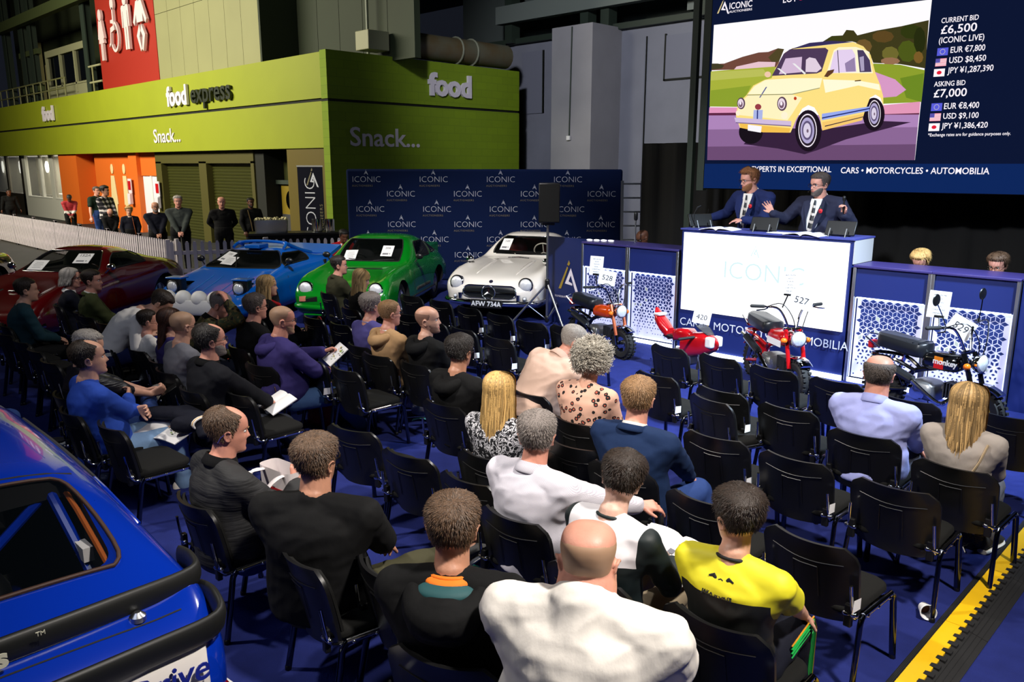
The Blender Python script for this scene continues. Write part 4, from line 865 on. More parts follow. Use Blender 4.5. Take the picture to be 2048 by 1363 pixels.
def add_long_hair(root, M, Mr, mats, L, rn, N=650, tie=False, wid=1.0, part=0):
    """long hair: a scalp cap plus ribbons of hair that follow the skull, then hang down the back"""
    b = MB(); n, m = 60, 50
    b.loft([[M @ headpt(i/(m-1), 2*pi*k/n, False, (lambda mk: mk*.014-(1-mk)*.008)(hair_mask('short', headpt(i/(m-1), 2*pi*k/n, False), 2*pi*k/n))) for k in range(n)] for i in range(m)], 0)
    hs = M.to_scale().x
    for c in range(N):
        a = rn.uniform(.5, 2*pi-.5)
        start = rn.uniform(.62, .99); p = []
        tt = .985 if rn.random() < .65 else start
        lay = .010+.02*rn.random(); steps = 8; side = 1-abs(a-pi)/pi   # 1 at the back, 0 at the front
        end = .5+.06*rn.random() if not tie else .42
        for q in range(steps):
            u = tt+(end-tt)*q/(steps-1)
            aa = a+(pi-a)*(.3 if abs(a-pi) > 1.4 else .04)*(q/(steps-1))
            if tie: aa = a+(pi-a)*.75*(q/(steps-1))**1.5
            p.append(M @ headpt(min(u, .99), aa, False, lay*(.5+.5*q/steps)))
        e = p[-1]; l = L*rn.uniform(.8, 1.05)*(.8+.2*side); wv = rn.uniform(0, 6); k = rn.gauss(0, 1)
        ctr = M @ V((0, -.14, .05))
        for q in range(1, 8):
            f = q/7
            d = V((e.x, e.y, e.z-l*f))
            d.x += k*.009*f+.004*sin(wv+f*5); d.y += -.03*f*side+.003*sin(wv*2+f*5)
            d.x += (M.translation.x-d.x)*.12*f*f
            if tie: d.x = d.x*(1-.6*f)+ctr.x*.6*f; d.y = d.y*(1-.5*f)+(ctr.y-.02)*.5*f
            p.append(d)
        w0 = (.005 if N > 1000 else .0068)*hs*wid
        vs = []
        for q, x in enumerate(p):
            tq = (p[min(q+1, len(p)-1)]-p[max(q-1, 0)]); cen = M @ V((0, -.01, .12)); nr = V((x.x-cen.x, x.y-cen.y, .3*(x.z-cen.z)))
            sd = tq.cross(nr); sd = sd.normalized() if sd.length > 1e-6 else V((1, 0, 0))
            ww = w0*(1 if q < len(p)-3 else (len(p)-1-q)/3+.12); vs += [x-sd*ww, x+sd*ww+nr.normalized()*.002]
        b.add(vs, [(2*q, 2*q+1, 2*q+3, 2*q+2) for q in range(len(p)-1)], 0 if rn.random() < .55 else (1 if rn.random() < .7 else 2))
    return b.build('hair', mats, root, smooth=180)
def hairmats(n, c, k=.55):
    k = .45+.55*k; d = tuple(x*k for x in c); l = tuple(min(255, x*1.1+4) for x in c)
    return [mat('hair_'+n, rgb(*c), .55, bump=(160, .3)), mat('hair_'+n+'_dark', rgb(*d), .6), mat('hair_'+n+'_light', rgb(*l), .5)]
HAIR = {n: hairmats(n, c, k) for n, c, k in (('brown', (44, 31, 22), .5), ('dark', (34, 27, 24), .5), ('grey', (132, 122, 116), .55), ('sandy', (150, 114, 76), .55), ('blonde', (214, 172, 104), .62), ('gold', (198, 160, 104), .5), ('white', (206, 198, 184), .7), ('black', (20, 18, 18), .5), ('ginger', (142, 92, 56), .55), ('midbrown', (92, 68, 48), .5), ('saltpepper', (92, 80, 74), .5), ('lightgrey', (168, 160, 152), .65), ('chestnut', (74, 44, 30), .55))}
STUB = {k: mat('stubble_'+k, rgb(*c), .6) for k, c in dict(dark=(146, 108, 90), grey=(150, 126, 112), fair=(176, 140, 112)).items()}
LAST = [None]
def ik(S, T, a, b_, pole):
    S, T = V(S), V(T); d = T-S; L = min(d.length, (a+b_)*.999); d.normalize()
    T = S+d*L; c = (a*a-b_*b_+L*L)/(2*L); h = sqrt(max(a*a-c*c, 0))
    p = V(pole); p = p-d*p.dot(d)
    p = p.normalized() if p.length > 1e-6 else d.orthogonal().normalized()
    return S+d*c+p*h, T
def hand(b, W, d, n, k=1.0, curl=.5, side=1, splay=0, fist=False):
    """palm with four fingers and a thumb; d = pointing direction, n = palm normal (fingers curl to it)"""
    d = V(d).normalized(); n = V(n); n = (n-d*n.dot(d)).normalized(); s = d.cross(n)*side   # s points to the little finger
    W = V(W)
    for j in range(4):
        o = s*((j-1.5)*.0205*k); b.cap(W+o*.55+d*.012*k, W+o+d*.088*k-n*.002, .0165*k, .0135*k, 8)
    ln = (.072, .08, .075, .058)
    for j in range(4):
        p = W+s*((j-1.5)*.022*k)+d*.09*k; d0 = (d+s*(j-1.5)*splay).normalized(); r = (.0098, .0102, .0098, .0086)[j]*k; t = 0
        for q, fr in enumerate((.45, .32, .25)):
            t += curl*(1+.12*j)*(.7 if q == 0 else 1.0)
            e = p+(d0*cos(t)+n*sin(t))*ln[j]*fr*k; b.cap(p, e, r, r*.92, 7); p = e; r *= .92
    t0 = W-s*.02*k+d*.025*k; td = (d*.62-s*.66+n*.3*min(1, curl+.3)).normalized(); e = t0+td*.042*k; b.cap(t0, e, .014*k, .0115*k, 8)
    td = (td*.8+d*.5+n*.3*curl).normalized(); b.cap(e, e+td*.034*k, .0112*k, .009*k, 8)
def shoe(root, A, fwd, m1, m2, k=1.0, toe=0.0):
    f = V(fwd).normalized(); up = V((0, 0, 1)); up = (up-f*up.dot(f)).normalized(); s = f.cross(up)
    T = Matrix(((s.x, f.x, up.x, A[0]), (s.y, f.y, up.y, A[1]), (s.z, f.z, up.z, A[2]), (0, 0, 0, 1))) @ Matrix.Scale(k, 4)
    b = MB(); st = [(-.085, .028, .07), (-.07, .036, .105), (-.02, .038, .1), (.05, .042, .075), (.11, .047, .058), (.16, .043, .045), (.19, .026, .028)]
    for mi, z0, sc in ((0, -.055, 1.0), (1, -.085, 1.05)):
        R_ = []
        for y, hw, h in smooth_path(st, 2):
            top = h-.06 if mi == 0 else -.05; r_ = []
            for q in range(12):
                a = 2*pi*q/12; zz = (top+z0)/2+(top-z0)/2*sin(a)
                r_.append((hw*sc*cos(a)*(1 if mi else (1-.35*max(0, sin(a)))), y*sc, zz))
            R_.append(r_)
        b.loft(R_, mi, T)
    return b.build('shoe', [m1, m2], root, smooth=60)
def glasses(root, M, m, down=0, up=0):
    b = MB()
    for s in (-1, 1):
        c = V((s*.033, .102, .117)); pts = [(c.x+.025*cos(R(a)), c.y-.003*abs(cos(R(a)))*s*s, c.z+.019*sin(R(a))) for a in range(0, 360, 30)]
        b.tube(pts, .0022, 5, 0, M, closed=True)
        b.tube([(s*.058, .099, .121), (s*.076, .05, .121), (s*.08, -.005, .118), (s*.079, -.03, .106)], .0022, 5, 0, M)
    b.tube([(-.009, .104, .12), (0, .107, .123), (.009, .104, .12)], .002, 5, 0, M)
    o = b.build('glasses', m, root)
    if up: pass
    return o
def eyes(root, M, iris):
    b = MB()
    for s in (-1, 1):
        b.ell((s*.032, .069, .1165), (.013, .0135, .0095), 8, 0, M); b.ell((s*.032, .0795, .1165), (.0052, .004, .0055), 6, 1, M)
        b.tube([(s*.018, .0905, .133), (s*.032, .094, .1365), (s*.047, .086, .133)], .0032, 5, 2, M)
    return b.build('eyes', [mat('eye_white', rgb(226, 220, 214), .25), mat('iris', rgb(50, 36, 26), .2), HAIR[iris][0]], root, smooth=180)
def beard(root, M, mats, t=.007, full=True, top=.07):
    n, m = 48, 40; b = MB(); rows = []
    for i in range(m):
        r_ = []
        for k in range(n):
            tt = i/(m-1)*.62; a = 2*pi*k/n; p = headpt(tt, a, True); c_ = cos(a)
            g = lambda x, mm, w_: 1/(1+exp(-(x-mm)/w_))
            lim = top-.012+.028*min(1, max(0, (abs(p.x)-.03)/.03))
            mk = g(c_, .08, .04)*(1-g(p.z, lim, .003))*(1 if full else g(.06-p.z, .0, .01))
            mk *= 1-.95*exp(-((p.x)/.024)**4)*exp(-((p.z-.0505)/.008)**2)
            off = mk*(t+.003*noise.noise(p*60))-(1-mk)*.006
            q = V(p); nr = V((p.x/.07, (p.y+.008)/.095, -.3)).normalized(); r_.append(M @ (q+nr*off))
        rows.append(r_)
    b.loft(rows, 0)
    return b.build('beard', mats, root, smooth=180)
TORSO = [(0, .178, .125, .155, -.02), (.07, .176, .125, .15, -.015), (.17, .166, .128, .125, -.025), (.27, .172, .125, .12, -.032), (.36, .184, .122, .122, -.032), (.43, .19, .105, .115, -.028), (.48, .168, .08, .098, -.02), (.515, .112, .062, .08, -.012), (.54, .074, .058, .066, -.004)]
def person(label, head, hz=None, stand=False, yaw=0, hyaw=0, hpitch=0, hroll=0, lean=-6, side=0, s=1.0, g=1.1, hs=1.12, skin='fair', hair=None, hcol='brown', ht=.012,
           top=None, sleeves='long', legs=None, arms='lap', feet='std', shoes=None, vox=.009, near=False, specs=None, brd=None, eye=False, fat=0, belly=0, neck=.058, group=None, shoulders=1.0, armR=None, armL=None, drop=0, legless=False, hunch=0, fold=.006, extra=None, topname='top', nk=.64, base=0):
    rn = random.Random(sum(map(ord, label)))
    if stand:   # a standing figure is sized so that its feet reach the ground
        for _ in range(2):
            ph = V((0, 0, .93*s)); L0 = Matrix.Rotation(R(-lean), 3, 'X'); q = L0 @ V((0, 0, nk*s)); h0 = ph+q+Matrix.Rotation(R(-hpitch), 3, 'X') @ V((0, .005, .063))*hs*s
            s *= (head[2]-base)/h0.z
    hip = V((0, 0, .47*s if not stand else .93*s)); G = g*s
    hunch_ = hunch
    LM = Matrix.Translation(hip) @ Matrix.Rotation(R(-lean), 4, 'X') @ Matrix.Rotation(R(side), 4, 'Y') @ Matrix.Translation(-hip)
    def sp(z, x=0, y=0):   # torso point at height z above the hip, with a rounded upper back
        k = max(0, z-.25)/.3
        return LM @ (hip+V((x*G, y*G+(.05*k*k*hunch_), z*s)))
    neckb = sp(.53); piv = sp(nk, 0, .028+.03*hunch_)
    HM = Matrix.Translation(piv) @ Matrix.Rotation(R(hyaw), 4, 'Z') @ Matrix.Rotation(R(-hpitch), 4, 'X') @ Matrix.Rotation(R(hroll), 4, 'Y') @ Matrix.Scale(hs*s, 4) @ Matrix.Translation((0, .005, -.062))
    hc = HM @ V((0, 0, .125))
    # place the root so that the head's middle stands at `head`
    Rz = Matrix.Rotation(R(yaw), 3, 'Z'); h2 = Rz @ V((hc.x, hc.y, 0))
    rz = (head[2]-hc.z) if len(head) > 2 and head[2] is not None else 0
    loc = V((head[0]-h2.x, head[1]-h2.y, rz)); rot = (0, 0, R(yaw))
    # ---- arms
    shw = .178*shoulders; Sh = {k: sp(.462, k*shw, -.012) for k in (-1, 1)}
    ua, fa = .285*s, .25*s
    pre = {'lap': ((.07, .3, .12), (.6, -.3, -.7)), 'thighs': ((.15, .36, .13), (.7, -.3, -.6)), 'fold': ((-.13, .2, .27), (.7, .2, -.7)), 'read': ((.1, .36, .2), (.6, -.2, -.8)), 'hang': ((.29, .06, -.08), (.3, -1, 0)), 'clasp': ((.03, .24, -.02 if stand else .14), (.7, -.3, -.5)), 'behind': ((.1, -.2, .06), (.8, -.6, 0)), 'pocket': ((.2, .1, -.03), (.8, -.7, 0))}
    H = {}
    for k, cu in ((-1, armL), (1, armR)):
        a = cu or arms
        if isinstance(a, str):
            q, pole = pre[a]; W = hip+V((k*q[0]*g*s, q[1]*s, q[2]*s)); pole = V((k*pole[0], pole[1], pole[2]))
            if a == 'fold': W = LM @ (hip+V((k*q[0]*s, (q[1]+.03*(k > 0)+belly*.6)*s, (q[2]+.015*k)*s)))
            if a == 'lap' or a == 'clasp': W = hip+V((k*q[0]*s, (q[1]+belly)*s, q[2]*s))
            opt = {}
        else:
            W = hip+V(a['at'])*s; pole = V(a.get('pole', (k*.6, -.3, -.7))); opt = a
        El, W = ik(Sh[k], W, ua, fa, pole); H[k] = (El, W, opt, a if isinstance(a, str) else 'x')
    # ---- legs
    hj = {k: hip+V((k*.095*G/1.0, .02, .0)) for k in (-1, 1)}
    th, sh = .42*s, .42*s
    fp = {'std': (.12, .47, .085), 'back': (.13, .25, .085), 'fwd': (.12, .68, .085), 'wide': (.24, .5, .085)}
    K = {}
    for k in (-1, 1):
        if stand: A = V((k*.11*s, .0, .085*s)); Kn = V((k*.105*s, .03*s, .49*s)); fw = V((k*.2, 1, 0))
        else:
            f = feet[0 if k < 0 else 1] if isinstance(feet, (tuple, list)) else feet
            if f == 'cross': Kn = hip+V((k*.3, .36, .12))*s; A = hip+V((-k*.12, .48, .16))*s; fw = V((-k*.6, .55, .45))
            elif isinstance(f, dict): A = V(f['at'])*s; Kn, A = ik(hj[k], A, th, sh, f.get('pole', (0, .4, 1))); fw = V(f.get('fwd', (0, 1, 0)))
            else:
                q = fp[f]; A = V((k*q[0]*g, q[1], q[2]-rz/s if False else q[2]))*s; Kn, A = ik(hj[k], A, th, sh, (0, .35, 1)); fw = V((k*.15, 1, 0))
        K[k] = (Kn, A, fw)
    # ---- body: one continuous skin
    b = MB(); sk = .86
    b.loft([[sp(z+.0, hw*sk*cos(2*pi*q/20), y0*1+((df if sin(2*pi*q/20) > 0 else db)*sk*sin(2*pi*q/20))) for q in range(20)] for z, hw, df, db, y0 in TORSO])
    b.cap(sp(.5, 0, -.012), piv+V((0, 0, -.0)), neck*1.12*s*g/1.1, neck*s*g/1.1, 16)
    b.cap(sp(.46, 0, -.02), sp(.55, 0, -.012), .09*s, .066*s, 14)
    add_head(b, HM, fat)
    for k in (-1, 1):
        El, W, opt, nm = H[k]
        bare = sleeves in ('short', 'none') or opt.get('bare')
        b.cap(Sh[k], El, .05*G*.82, .042*G*.86, 12); b.cap(El, W, .042*G*.9, .027*s*1.05, 12); b.cap(El+(W-El)*.3, El+(W-El)*.55, .041*G*.9, .036*G*.9, 12)
        d = (W-El).normalized(); hd = V(opt.get('dir', d if nm not in ('lap', 'clasp') else d*.55+V((-k*.6, .35, -.1)))); pn = V(opt.get('palm', (-k*.35, 0, -1) if nm not in ('fold',) else (0, -1, -.2)))
        hand(b, W, hd, pn, 1.06*s, opt.get('curl', .45), k, opt.get('splay', 0))
        if not legless:
            Kn, A, fw = K[k]; b.cap(hj[k], Kn, .078*G*.86, .05*G*.86, 12); b.cap(Kn, A, .047*G*.86, .034*s, 12); b.cap(A, A+fw.normalized()*.12*s+V((0, 0, -.03*s)), .032*s, .028*s, 8)
    name = 'person'
    root = grow(name, b, [SKIN[skin], LIP], vox if not near else min(vox, .0062), 2, None, 0, loc, rot)
    paint_lips(root, HM); tag(root, label, 'person', group)
    # ---- top
    b = MB(); B = belly
    T_ = []
    for z, hw, df, db, y0 in TORSO:
        bl = B*exp(-((z-.13)/.12)**2)
        T_.append([sp(z, (hw+bl*.55)*cos(2*pi*q/24), y0+((df+bl) if sin(2*pi*q/24) > 0 else db+bl*.2)*sin(2*pi*q/24)) for q in range(24)])
    T_ = [[p-(V((0, 0, drop)) if i == 0 else V((0, 0, 0))) for p in r_] for i, r_ in enumerate(T_)]
    b.loft(T_)
    b.cap(sp(.45, 0, -.022), sp(.522, 0, -.012), .105*G, neck*1.2*s*g/1.1, 16)
    for k in (-1, 1):
        El, W, opt, nm = H[k]; d = (W-El).normalized()
        b.cap(sp(.5, k*.045, -.02), Sh[k], .06*G, .068*G, 12); b.cap(sp(.36, k*.1, -.02), Sh[k], .1*G, .07*G, 12)
        if sleeves != 'none':
            if sleeves == 'short': b.cap(Sh[k], Sh[k]+(El-Sh[k])*.62, .068*G, .066*G, 14)
            else:
                e = (W-d*.012*s) if not opt.get('bare') else El+(W-El)*.25
                b.cap(Sh[k], El, .066*G, .055*G, 14); b.cap(El, e, .055*G, .038*G, 14)
    sh_ = grow(topname, b, top, (.011 if near else .015), 4, root, fold)
    # ---- trousers, shoes
    if legs and not legless:
        b = MB()
        b.loft([[hip+V((hw*g*s*cos(2*pi*q/20), (.0+(df if sin(2*pi*q/20) > 0 else db)*sin(2*pi*q/20)*g)*s, z*s)) for q in range(20)] for z, hw, df, db in (((-.06, .15, .12, .14), (0, .176, .135, .155), (.08, .172, .13, .15), (.12, .165, .12, .14)) if not stand else ((-.1, .15, .1, .12), (-.02, .176, .125, .145), (.08, .172, .13, .145), (.14, .165, .12, .13)))])
        for k in (-1, 1):
            Kn, A, fw = K[k]; d = (A-Kn).normalized()
            b.cap(hj[k], Kn, .092*G, .066*G, 14); b.cap(Kn, A-d*.03*s, .066*G, .052*G, 14)
        grow('trousers', b, legs, .014, 4, root, fold*1.1)
        m1, m2 = shoes or (mat('shoe_black', rgb(24, 24, 26), .6), mat('sole_white', rgb(214, 206, 194), .6))
        for k in (-1, 1): shoe(root, K[k][1], K[k][2], m1, m2, 1.08*s)
    # ---- hair, beard, glasses
    if hair in ('long', 'tail', 'bob'):
        add_long_hair(root, HM, None, HAIR[hcol], {'long': .36, 'tail': .36, 'bob': .11}[hair]*s, rn, 1700 if near else 600, hair == 'tail')
    elif hair == 'stubble': add_hair(root, HM, 'stubble', [STUB[hcol]], .0012, near, rn)
    elif hair == 'baldstub': add_hair(root, HM, 'balding', [STUB[hcol], STUB[hcol]], .0015, near, rn, 0)
    elif hair and hair != 'bald': add_hair(root, HM, hair, HAIR[hcol], ht, near, rn)
    if brd: beard(root, HM, HAIR[brd] if brd in HAIR else [STUB[brd[5:]]], .0055 if brd in HAIR else .0014)
    if specs: glasses(root, HM, specs)
    if eye: eyes(root, HM, eye)
    info = dict(root=root, HM=HM, sp=sp, H=H, K=K, hip=hip, s=s, G=G, loc=loc, yaw=yaw, top=top)
    LAST[0] = info
    if extra:
        for e in (extra if isinstance(extra, (list, tuple)) else [extra]): e(info)
    return info
# garment details -------------------------------------------------------------------------------------------------------
def mine(p):
    """a point given in the last person's own frame -> the hall"""
    i = LAST[0]; return tuple(i['root'].matrix_basis @ V(p))
def collar(m, r=.078, h=.035, th=.009, z=.53, name='collar', tilt=-18, open_=50):
    """turned-down collar round the neck, open in front"""
    def f(i):
        b = MB(); s = i['s']; rings = []
        C = i['sp'](z, 0, -.012); ax = (i['HM'].translation-i['sp'](.4, 0, -.02)).normalized(); Q = V((0, 0, 1)).rotation_difference(ax).to_matrix()
        for q in range(29):
            a = R(90+open_/2+(360-open_)*q/28); bk = max(0, -sin(a))
            def pt(k, zz): return C+Q @ V((k*cos(a), k*sin(a)*.95, zz+.012*bk))
            rr = r*s
            rings.append([pt(rr*.97, -.012), pt(rr*.95, h*s), pt(rr*1.04, h*s*1.04), pt(rr*1.16, h*s*.45), pt(rr*1.3, -.004-.012*(1-bk)), pt(rr*1.26, -.016)])
        b.loft(rings); b.build(name, m, i['root'], smooth=70)
    return f
def crew(m, r=.07, name='neckband', z=.535):
    def f(i):
        C = i['sp'](z, 0, -.003); s = i['s']
        MB().tube([C+V((r*s*cos(a*pi/12), r*s*.95*sin(a*pi/12), -.22*r*sin(a*pi/12))) for a in range(24)], .0095*s, 8, closed=True).build(name, m, i['root'], smooth=180)
    return f
def hood(m, r=.1, big=1.0):
    def f(i):
        s = i['s']; C = i['sp'](.5, 0, -.045); b = MB()
        P = []; RR = []
        for q in range(21):
            a = R(70-320*q/20) if False else R(60-300*q/20)
            k = max(0, -sin(a))
            P.append(C+V((r*s*1.05*cos(a), r*s*(sin(a)*.9)-.02*k, .012-.055*s*k*big))); RR.append((.026+.034*k*big)*s)
        b.tube(P, RR, 12); b.ell(C+V((0, -.085*s*big, -.05*s*big)), (.1*s*big, .05*s*big, .07*s*big), 8)
        b.tube([p+V((0, 0, .028))*1 for p in P[5:16]], [x*.55 for x in RR[5:16]], 10)
        grow('hood', b, m, .01, 4, i['root'], .005)
    return f
def lens_glasses_on_head(m):
    def f(i):
        M = i['HM'] @ Matrix.Rotation(R(38), 4, 'X') @ TX((0, .028, -.005)) ; glasses(i['root'], M, m)
    return f
def watch(k):
    def f(i):
        El, W, o, n = i['H'][k]; d = (W-El).normalized(); b = MB(); c = W-d*.02; u = d.orthogonal().normalized(); w_ = d.cross(u)
        b.tube([c+(u*cos(a*pi/6)+w_*sin(a*pi/6))*.036 for a in range(12)], .006, 6, closed=True); b.build('watch', CHR, i['root'])
    return f
# ------------------------------------------------------------------ patterned cloths
def pattern(name, build, rough=.85):
    m, nt, bs, tc = nodes(name, rough); build(nt, bs.inputs['Base Color'], tc.outputs['Object']); return m
def sep(nt, vec):
    s = nt.nodes.new('ShaderNodeSeparateXYZ'); nt.links.new(vec, s.inputs[0]); return s
def math_(nt, op, a, b=None):
    n = nt.nodes.new('ShaderNodeMath'); n.operation = op
    for k, x in ((0, a), (1, b)):
        if x is None: continue
        if isinstance(x, (int, float)): n.inputs[k].default_value = x
        else: nt.links.new(x, n.inputs[k])
    return n.outputs[0]
def tex(nt, kind, vec, sc, **kw):
    n = nt.nodes.new('ShaderNodeTex'+kind); nt.links.new(vec, n.inputs['Vector']); n.inputs['Scale'].default_value = sc
    for k, x in kw.items(): n.inputs[k].default_value = x
    return n
def split_z(stops, tilt=0, sharp=True):
    def f(nt, out, vec):
        s = sep(nt, vec); z = math_(nt, 'ADD', s.outputs['Z'], math_(nt, 'MULTIPLY', s.outputs['X'], tilt)); ramp(nt, z, stops, out)
    return f
def leopard(nt, out, vec):
    v = tex(nt, 'Voronoi', vec, 22); nz = tex(nt, 'Noise', vec, 60)
    d = math_(nt, 'ADD', v.outputs['Distance'], math_(nt, 'MULTIPLY', nz.outputs['Fac'], .25)); ramp(nt, d, [(0, rgb(190, 92, 70)), (.30, rgb(20, 16, 18)), (.48, rgb(226, 176, 152))], out)
def floral(nt, out, vec):
    nz = tex(nt, 'Noise', vec, 26, Detail=3, Distortion=1.5); ramp(nt, nz.outputs['Fac'], [(0, rgb(20, 20, 26)), (.5, rgb(226, 224, 228)), (.58, rgb(120, 118, 126)), (.63, rgb(24, 24, 30))], out)
def camo(nt, out, vec):
    nz = tex(nt, 'Noise', vec, 11, Detail=2, Distortion=.6); ramp(nt, nz.outputs['Fac'], [(0, rgb(26, 26, 20)), (.42, rgb(84, 74, 34)), (.5, rgb(56, 66, 36)), (.58, rgb(120, 100, 54)), (.66, rgb(30, 30, 22))], out)
def check(nt, out, vec):
    s = sep(nt, vec); a = math_(nt, 'SINE', math_(nt, 'MULTIPLY', s.outputs['X'], 900)); b = math_(nt, 'SINE', math_(nt, 'MULTIPLY', s.outputs['Z'], 900))
    ramp(nt, math_(nt, 'ADD', math_(nt, 'MULTIPLY', a, b), .5), [(0, rgb(196, 192, 206)), (.5, rgb(232, 228, 236))], out)
def plaid(nt, out, vec):
    s = sep(nt, vec); a = math_(nt, 'SINE', math_(nt, 'MULTIPLY', s.outputs['X'], 42)); b = math_(nt, 'SINE', math_(nt, 'MULTIPLY', s.outputs['Z'], 50))
    ramp(nt, math_(nt, 'ADD', math_(nt, 'MULTIPLY', math_(nt, 'ADD', a, b), .25), .5), [(0, rgb(16, 16, 26)), (.45, rgb(90, 84, 90)), (.68, rgb(214, 206, 204))], out)
LEO = pattern('leopard_print', leopard); FLO = pattern('black_white_print', floral); CAMO = pattern('camouflage', camo); CHK = pattern('shirt_check', check, .8); PLD = pattern('plaid_flannel', plaid)
def yoke(lo, hi, z0, sleeve=0):
    def f(nt, out, vec):
        s = sep(nt, vec); z = math_(nt, 'ADD', s.outputs['Z'], math_(nt, 'MULTIPLY', math_(nt, 'GREATER_THAN', math_(nt, 'ABSOLUTE', s.outputs['X']), .2), sleeve)); ramp(nt, math_(nt, 'MULTIPLY', z, .5), [(0, lo), (z0*.5, hi)], out)
    return f
YJ = pattern('yellow_black_jersey', yoke(rgb(22, 24, 22), rgb(236, 226, 40), .85, .4), .6)
WJ = pattern('white_black_jersey', yoke(rgb(12, 26, 28), rgb(240, 236, 240), .83, -.4), .6)
RWJ = pattern('red_white_jacket', split_z([(0, rgb(150, 30, 40)), (.9, rgb(216, 210, 206)), (1.3, rgb(170, 36, 46))], .0), .6)
C_ = {k: cloth('cloth_'+k, c) for k, c in dict(black=(13, 13, 14), navy=(28, 32, 60), white=(240, 234, 226), blue=(40, 74, 170), skyshirt=(172, 178, 236), greymarl=(168, 158, 150), beige=(208, 176, 158), tan=(176, 140, 100), purple=(84, 78, 140), indigo=(56, 48, 106), grey=(118, 118, 126), olive=(74, 80, 46), olivedark=(60, 58, 40), blazer=(24, 44, 80), teal=(26, 56, 66), denimjacket=(64, 70, 66), darkgreen=(28, 44, 34), jeans=(74, 104, 150), jeansblue=(46, 70, 128), jeanslight=(120, 150, 186), slate=(50, 54, 66), greytrouser=(110, 112, 122), khaki=(140, 126, 104), leather=(14, 13, 13), suit=(30, 40, 84), suitgrey=(40, 42, 62), red=(170, 24, 30), darknavy=(17, 19, 32), brownjk=(70, 56, 30)).items()}
SPEC = mat('spectacle_frame', rgb(36, 32, 34), .3); SPECM = mat('spectacle_metal', rgb(120, 112, 100), .25, 1)
TRAIN = (mat('trainer_white', rgb(206, 198, 190), .6), mat('trainer_sole', rgb(224, 220, 210), .6)); TRAINB = (mat('trainer_black', rgb(28, 28, 30), .6), TRAIN[1]); TRAING = (mat('trainer_grey', rgb(62, 58, 56), .7), TRAIN[1])
Z = 1.17
def seat_for(x, y, txt, a=0):
    """the chair under the last person: its backrest touches that person's back"""
    i = LAST[0]; p = Matrix.Rotation(R(i['yaw']), 3, 'Z') @ i['sp'](.25, 0, -.158); a = a or i['yaw']*.5
    n = Matrix.Rotation(R(a), 3, 'Z') @ V((0, -.035, 0)); chair(i['loc'].x+p.x+n.x, i['loc'].y+p.y+n.y, a, txt)
# ------------------------------------------------------------------ right-hand block
P_ = person
def oxford(m): return collar(m, .074, .04)
def polo_fold(i):
    crew(C_['white'], .1, 'collar', .53)(i)
P_('large bald man in white polo shirt seen from behind at bottom centre', (-1.64, 2.04, 1.25), yaw=24, s=1.13, g=1.32, hs=1.1, skin='pink', hair='baldstub', hcol='fair', top=C_['white'], topname='polo_shirt', sleeves='short', legs=C_['slate'], arms='thighs', near=True, fat=1, neck=.078, nk=.59, belly=.1, lean=-2, shoulders=1.05, extra=polo_fold, hpitch=6, hyaw=10, fold=.008)
seat_for(-1.7, 1.78, 'chair hidden under the large bald man in white polo shirt')
def jersey_badge(i):
    b = MB(); s = i['s']; P = i['sp'](.43, 0, -.03)
    T = Matrix.Translation(P+V((0, -.105*i['G'], .0))) @ Matrix.Rotation(R(-22), 4, 'X') @ FY
    for sg in (-1, 1): b.tube([(sg*.055, .05, 0), (sg*.035, .058, 0), (sg*.012, .035, 0), (sg*.008, .005, 0)], [.003, .009, .008, .003], 6, 0, T, flat=.2)
    b.tube([(-.01, .045, 0), (0, .05, 0), (.01, .045, 0)], .004, 6, 0, T); text(b, 'JAKA SPORTS', .022, T @ TX((-.07, -.025, 0)), 0, .002, .0008)
    b.build('jersey_print', mat('jersey_ink', rgb(16, 18, 22), .6), i['root'], smooth=0)
def green_stripes(i):
    b = MB(); m = [mat('stripe_green', rgb(0, 150, 60), .6), mat('stripe_gold', rgb(190, 130, 20), .6)]
    hp, Kn, A = i['hip']+V((.11, 0, 0)), i['K'][1][0], i['K'][1][1]; n = V((1, 0, .35)).normalized()
    for o, r_, k in ((-.02, .006, 0), (0, .006, 0), (.02, .006, 0), (.036, .004, 1)):
        b.tube([hp+(Kn-hp)*.35+n*.083*i['G']+V((0, 0, o)), Kn+n*.066*i['G']+V((0, 0, o)), Kn+(A-Kn)*.1+n*.068*i['G']+V((0, o, 0)), A+(Kn-A)*.1+n*.052*i['G']+V((0, o, 0))], r_, 6, k, flat=.5)
    b.build('trouser_stripes', m, i['root'])
P_('teenage boy in yellow and black jersey, head turned left', (-1.53, 2.89, Z), yaw=4, hyaw=56, hpitch=4, s=.98, g=1.1, hs=1.1, skin='fair', hair='short', hcol='brown', ht=.02, top=YJ, topname='jersey', sleeves='short', legs=C_['darknavy'], arms='thighs', near=True, lean=-6, extra=[crew(mat('crew_black', rgb(20, 20, 22), .7), .075), jersey_badge, green_stripes], eye='brown')
seat_for(-1.57, 2.72, 'chair under the teenage boy in the yellow and black jersey')
P_('curly brown haired youth in white and black jersey reading a catalogue', (-2.12, 2.88, Z), hyaw=24, yaw=0, hroll=10, hpitch=14, s=1.0, g=1.08, hs=1.08, skin='pale', hair='short', hcol='brown', ht=.02, top=WJ, topname='jersey', sleeves='long', legs=C_['khaki'], arms='read', near=True, lean=2, extra=[crew(mat('crew_green', rgb(10, 30, 32), .6), .076)])
catalogue(mine((.02, .42, .66)), R(-8), 'open catalogue on the lap of the curly haired youth', R(20), 1.1)
seat_for(-2.13, 2.66, 'chair under the curly haired youth in the white and black jersey')
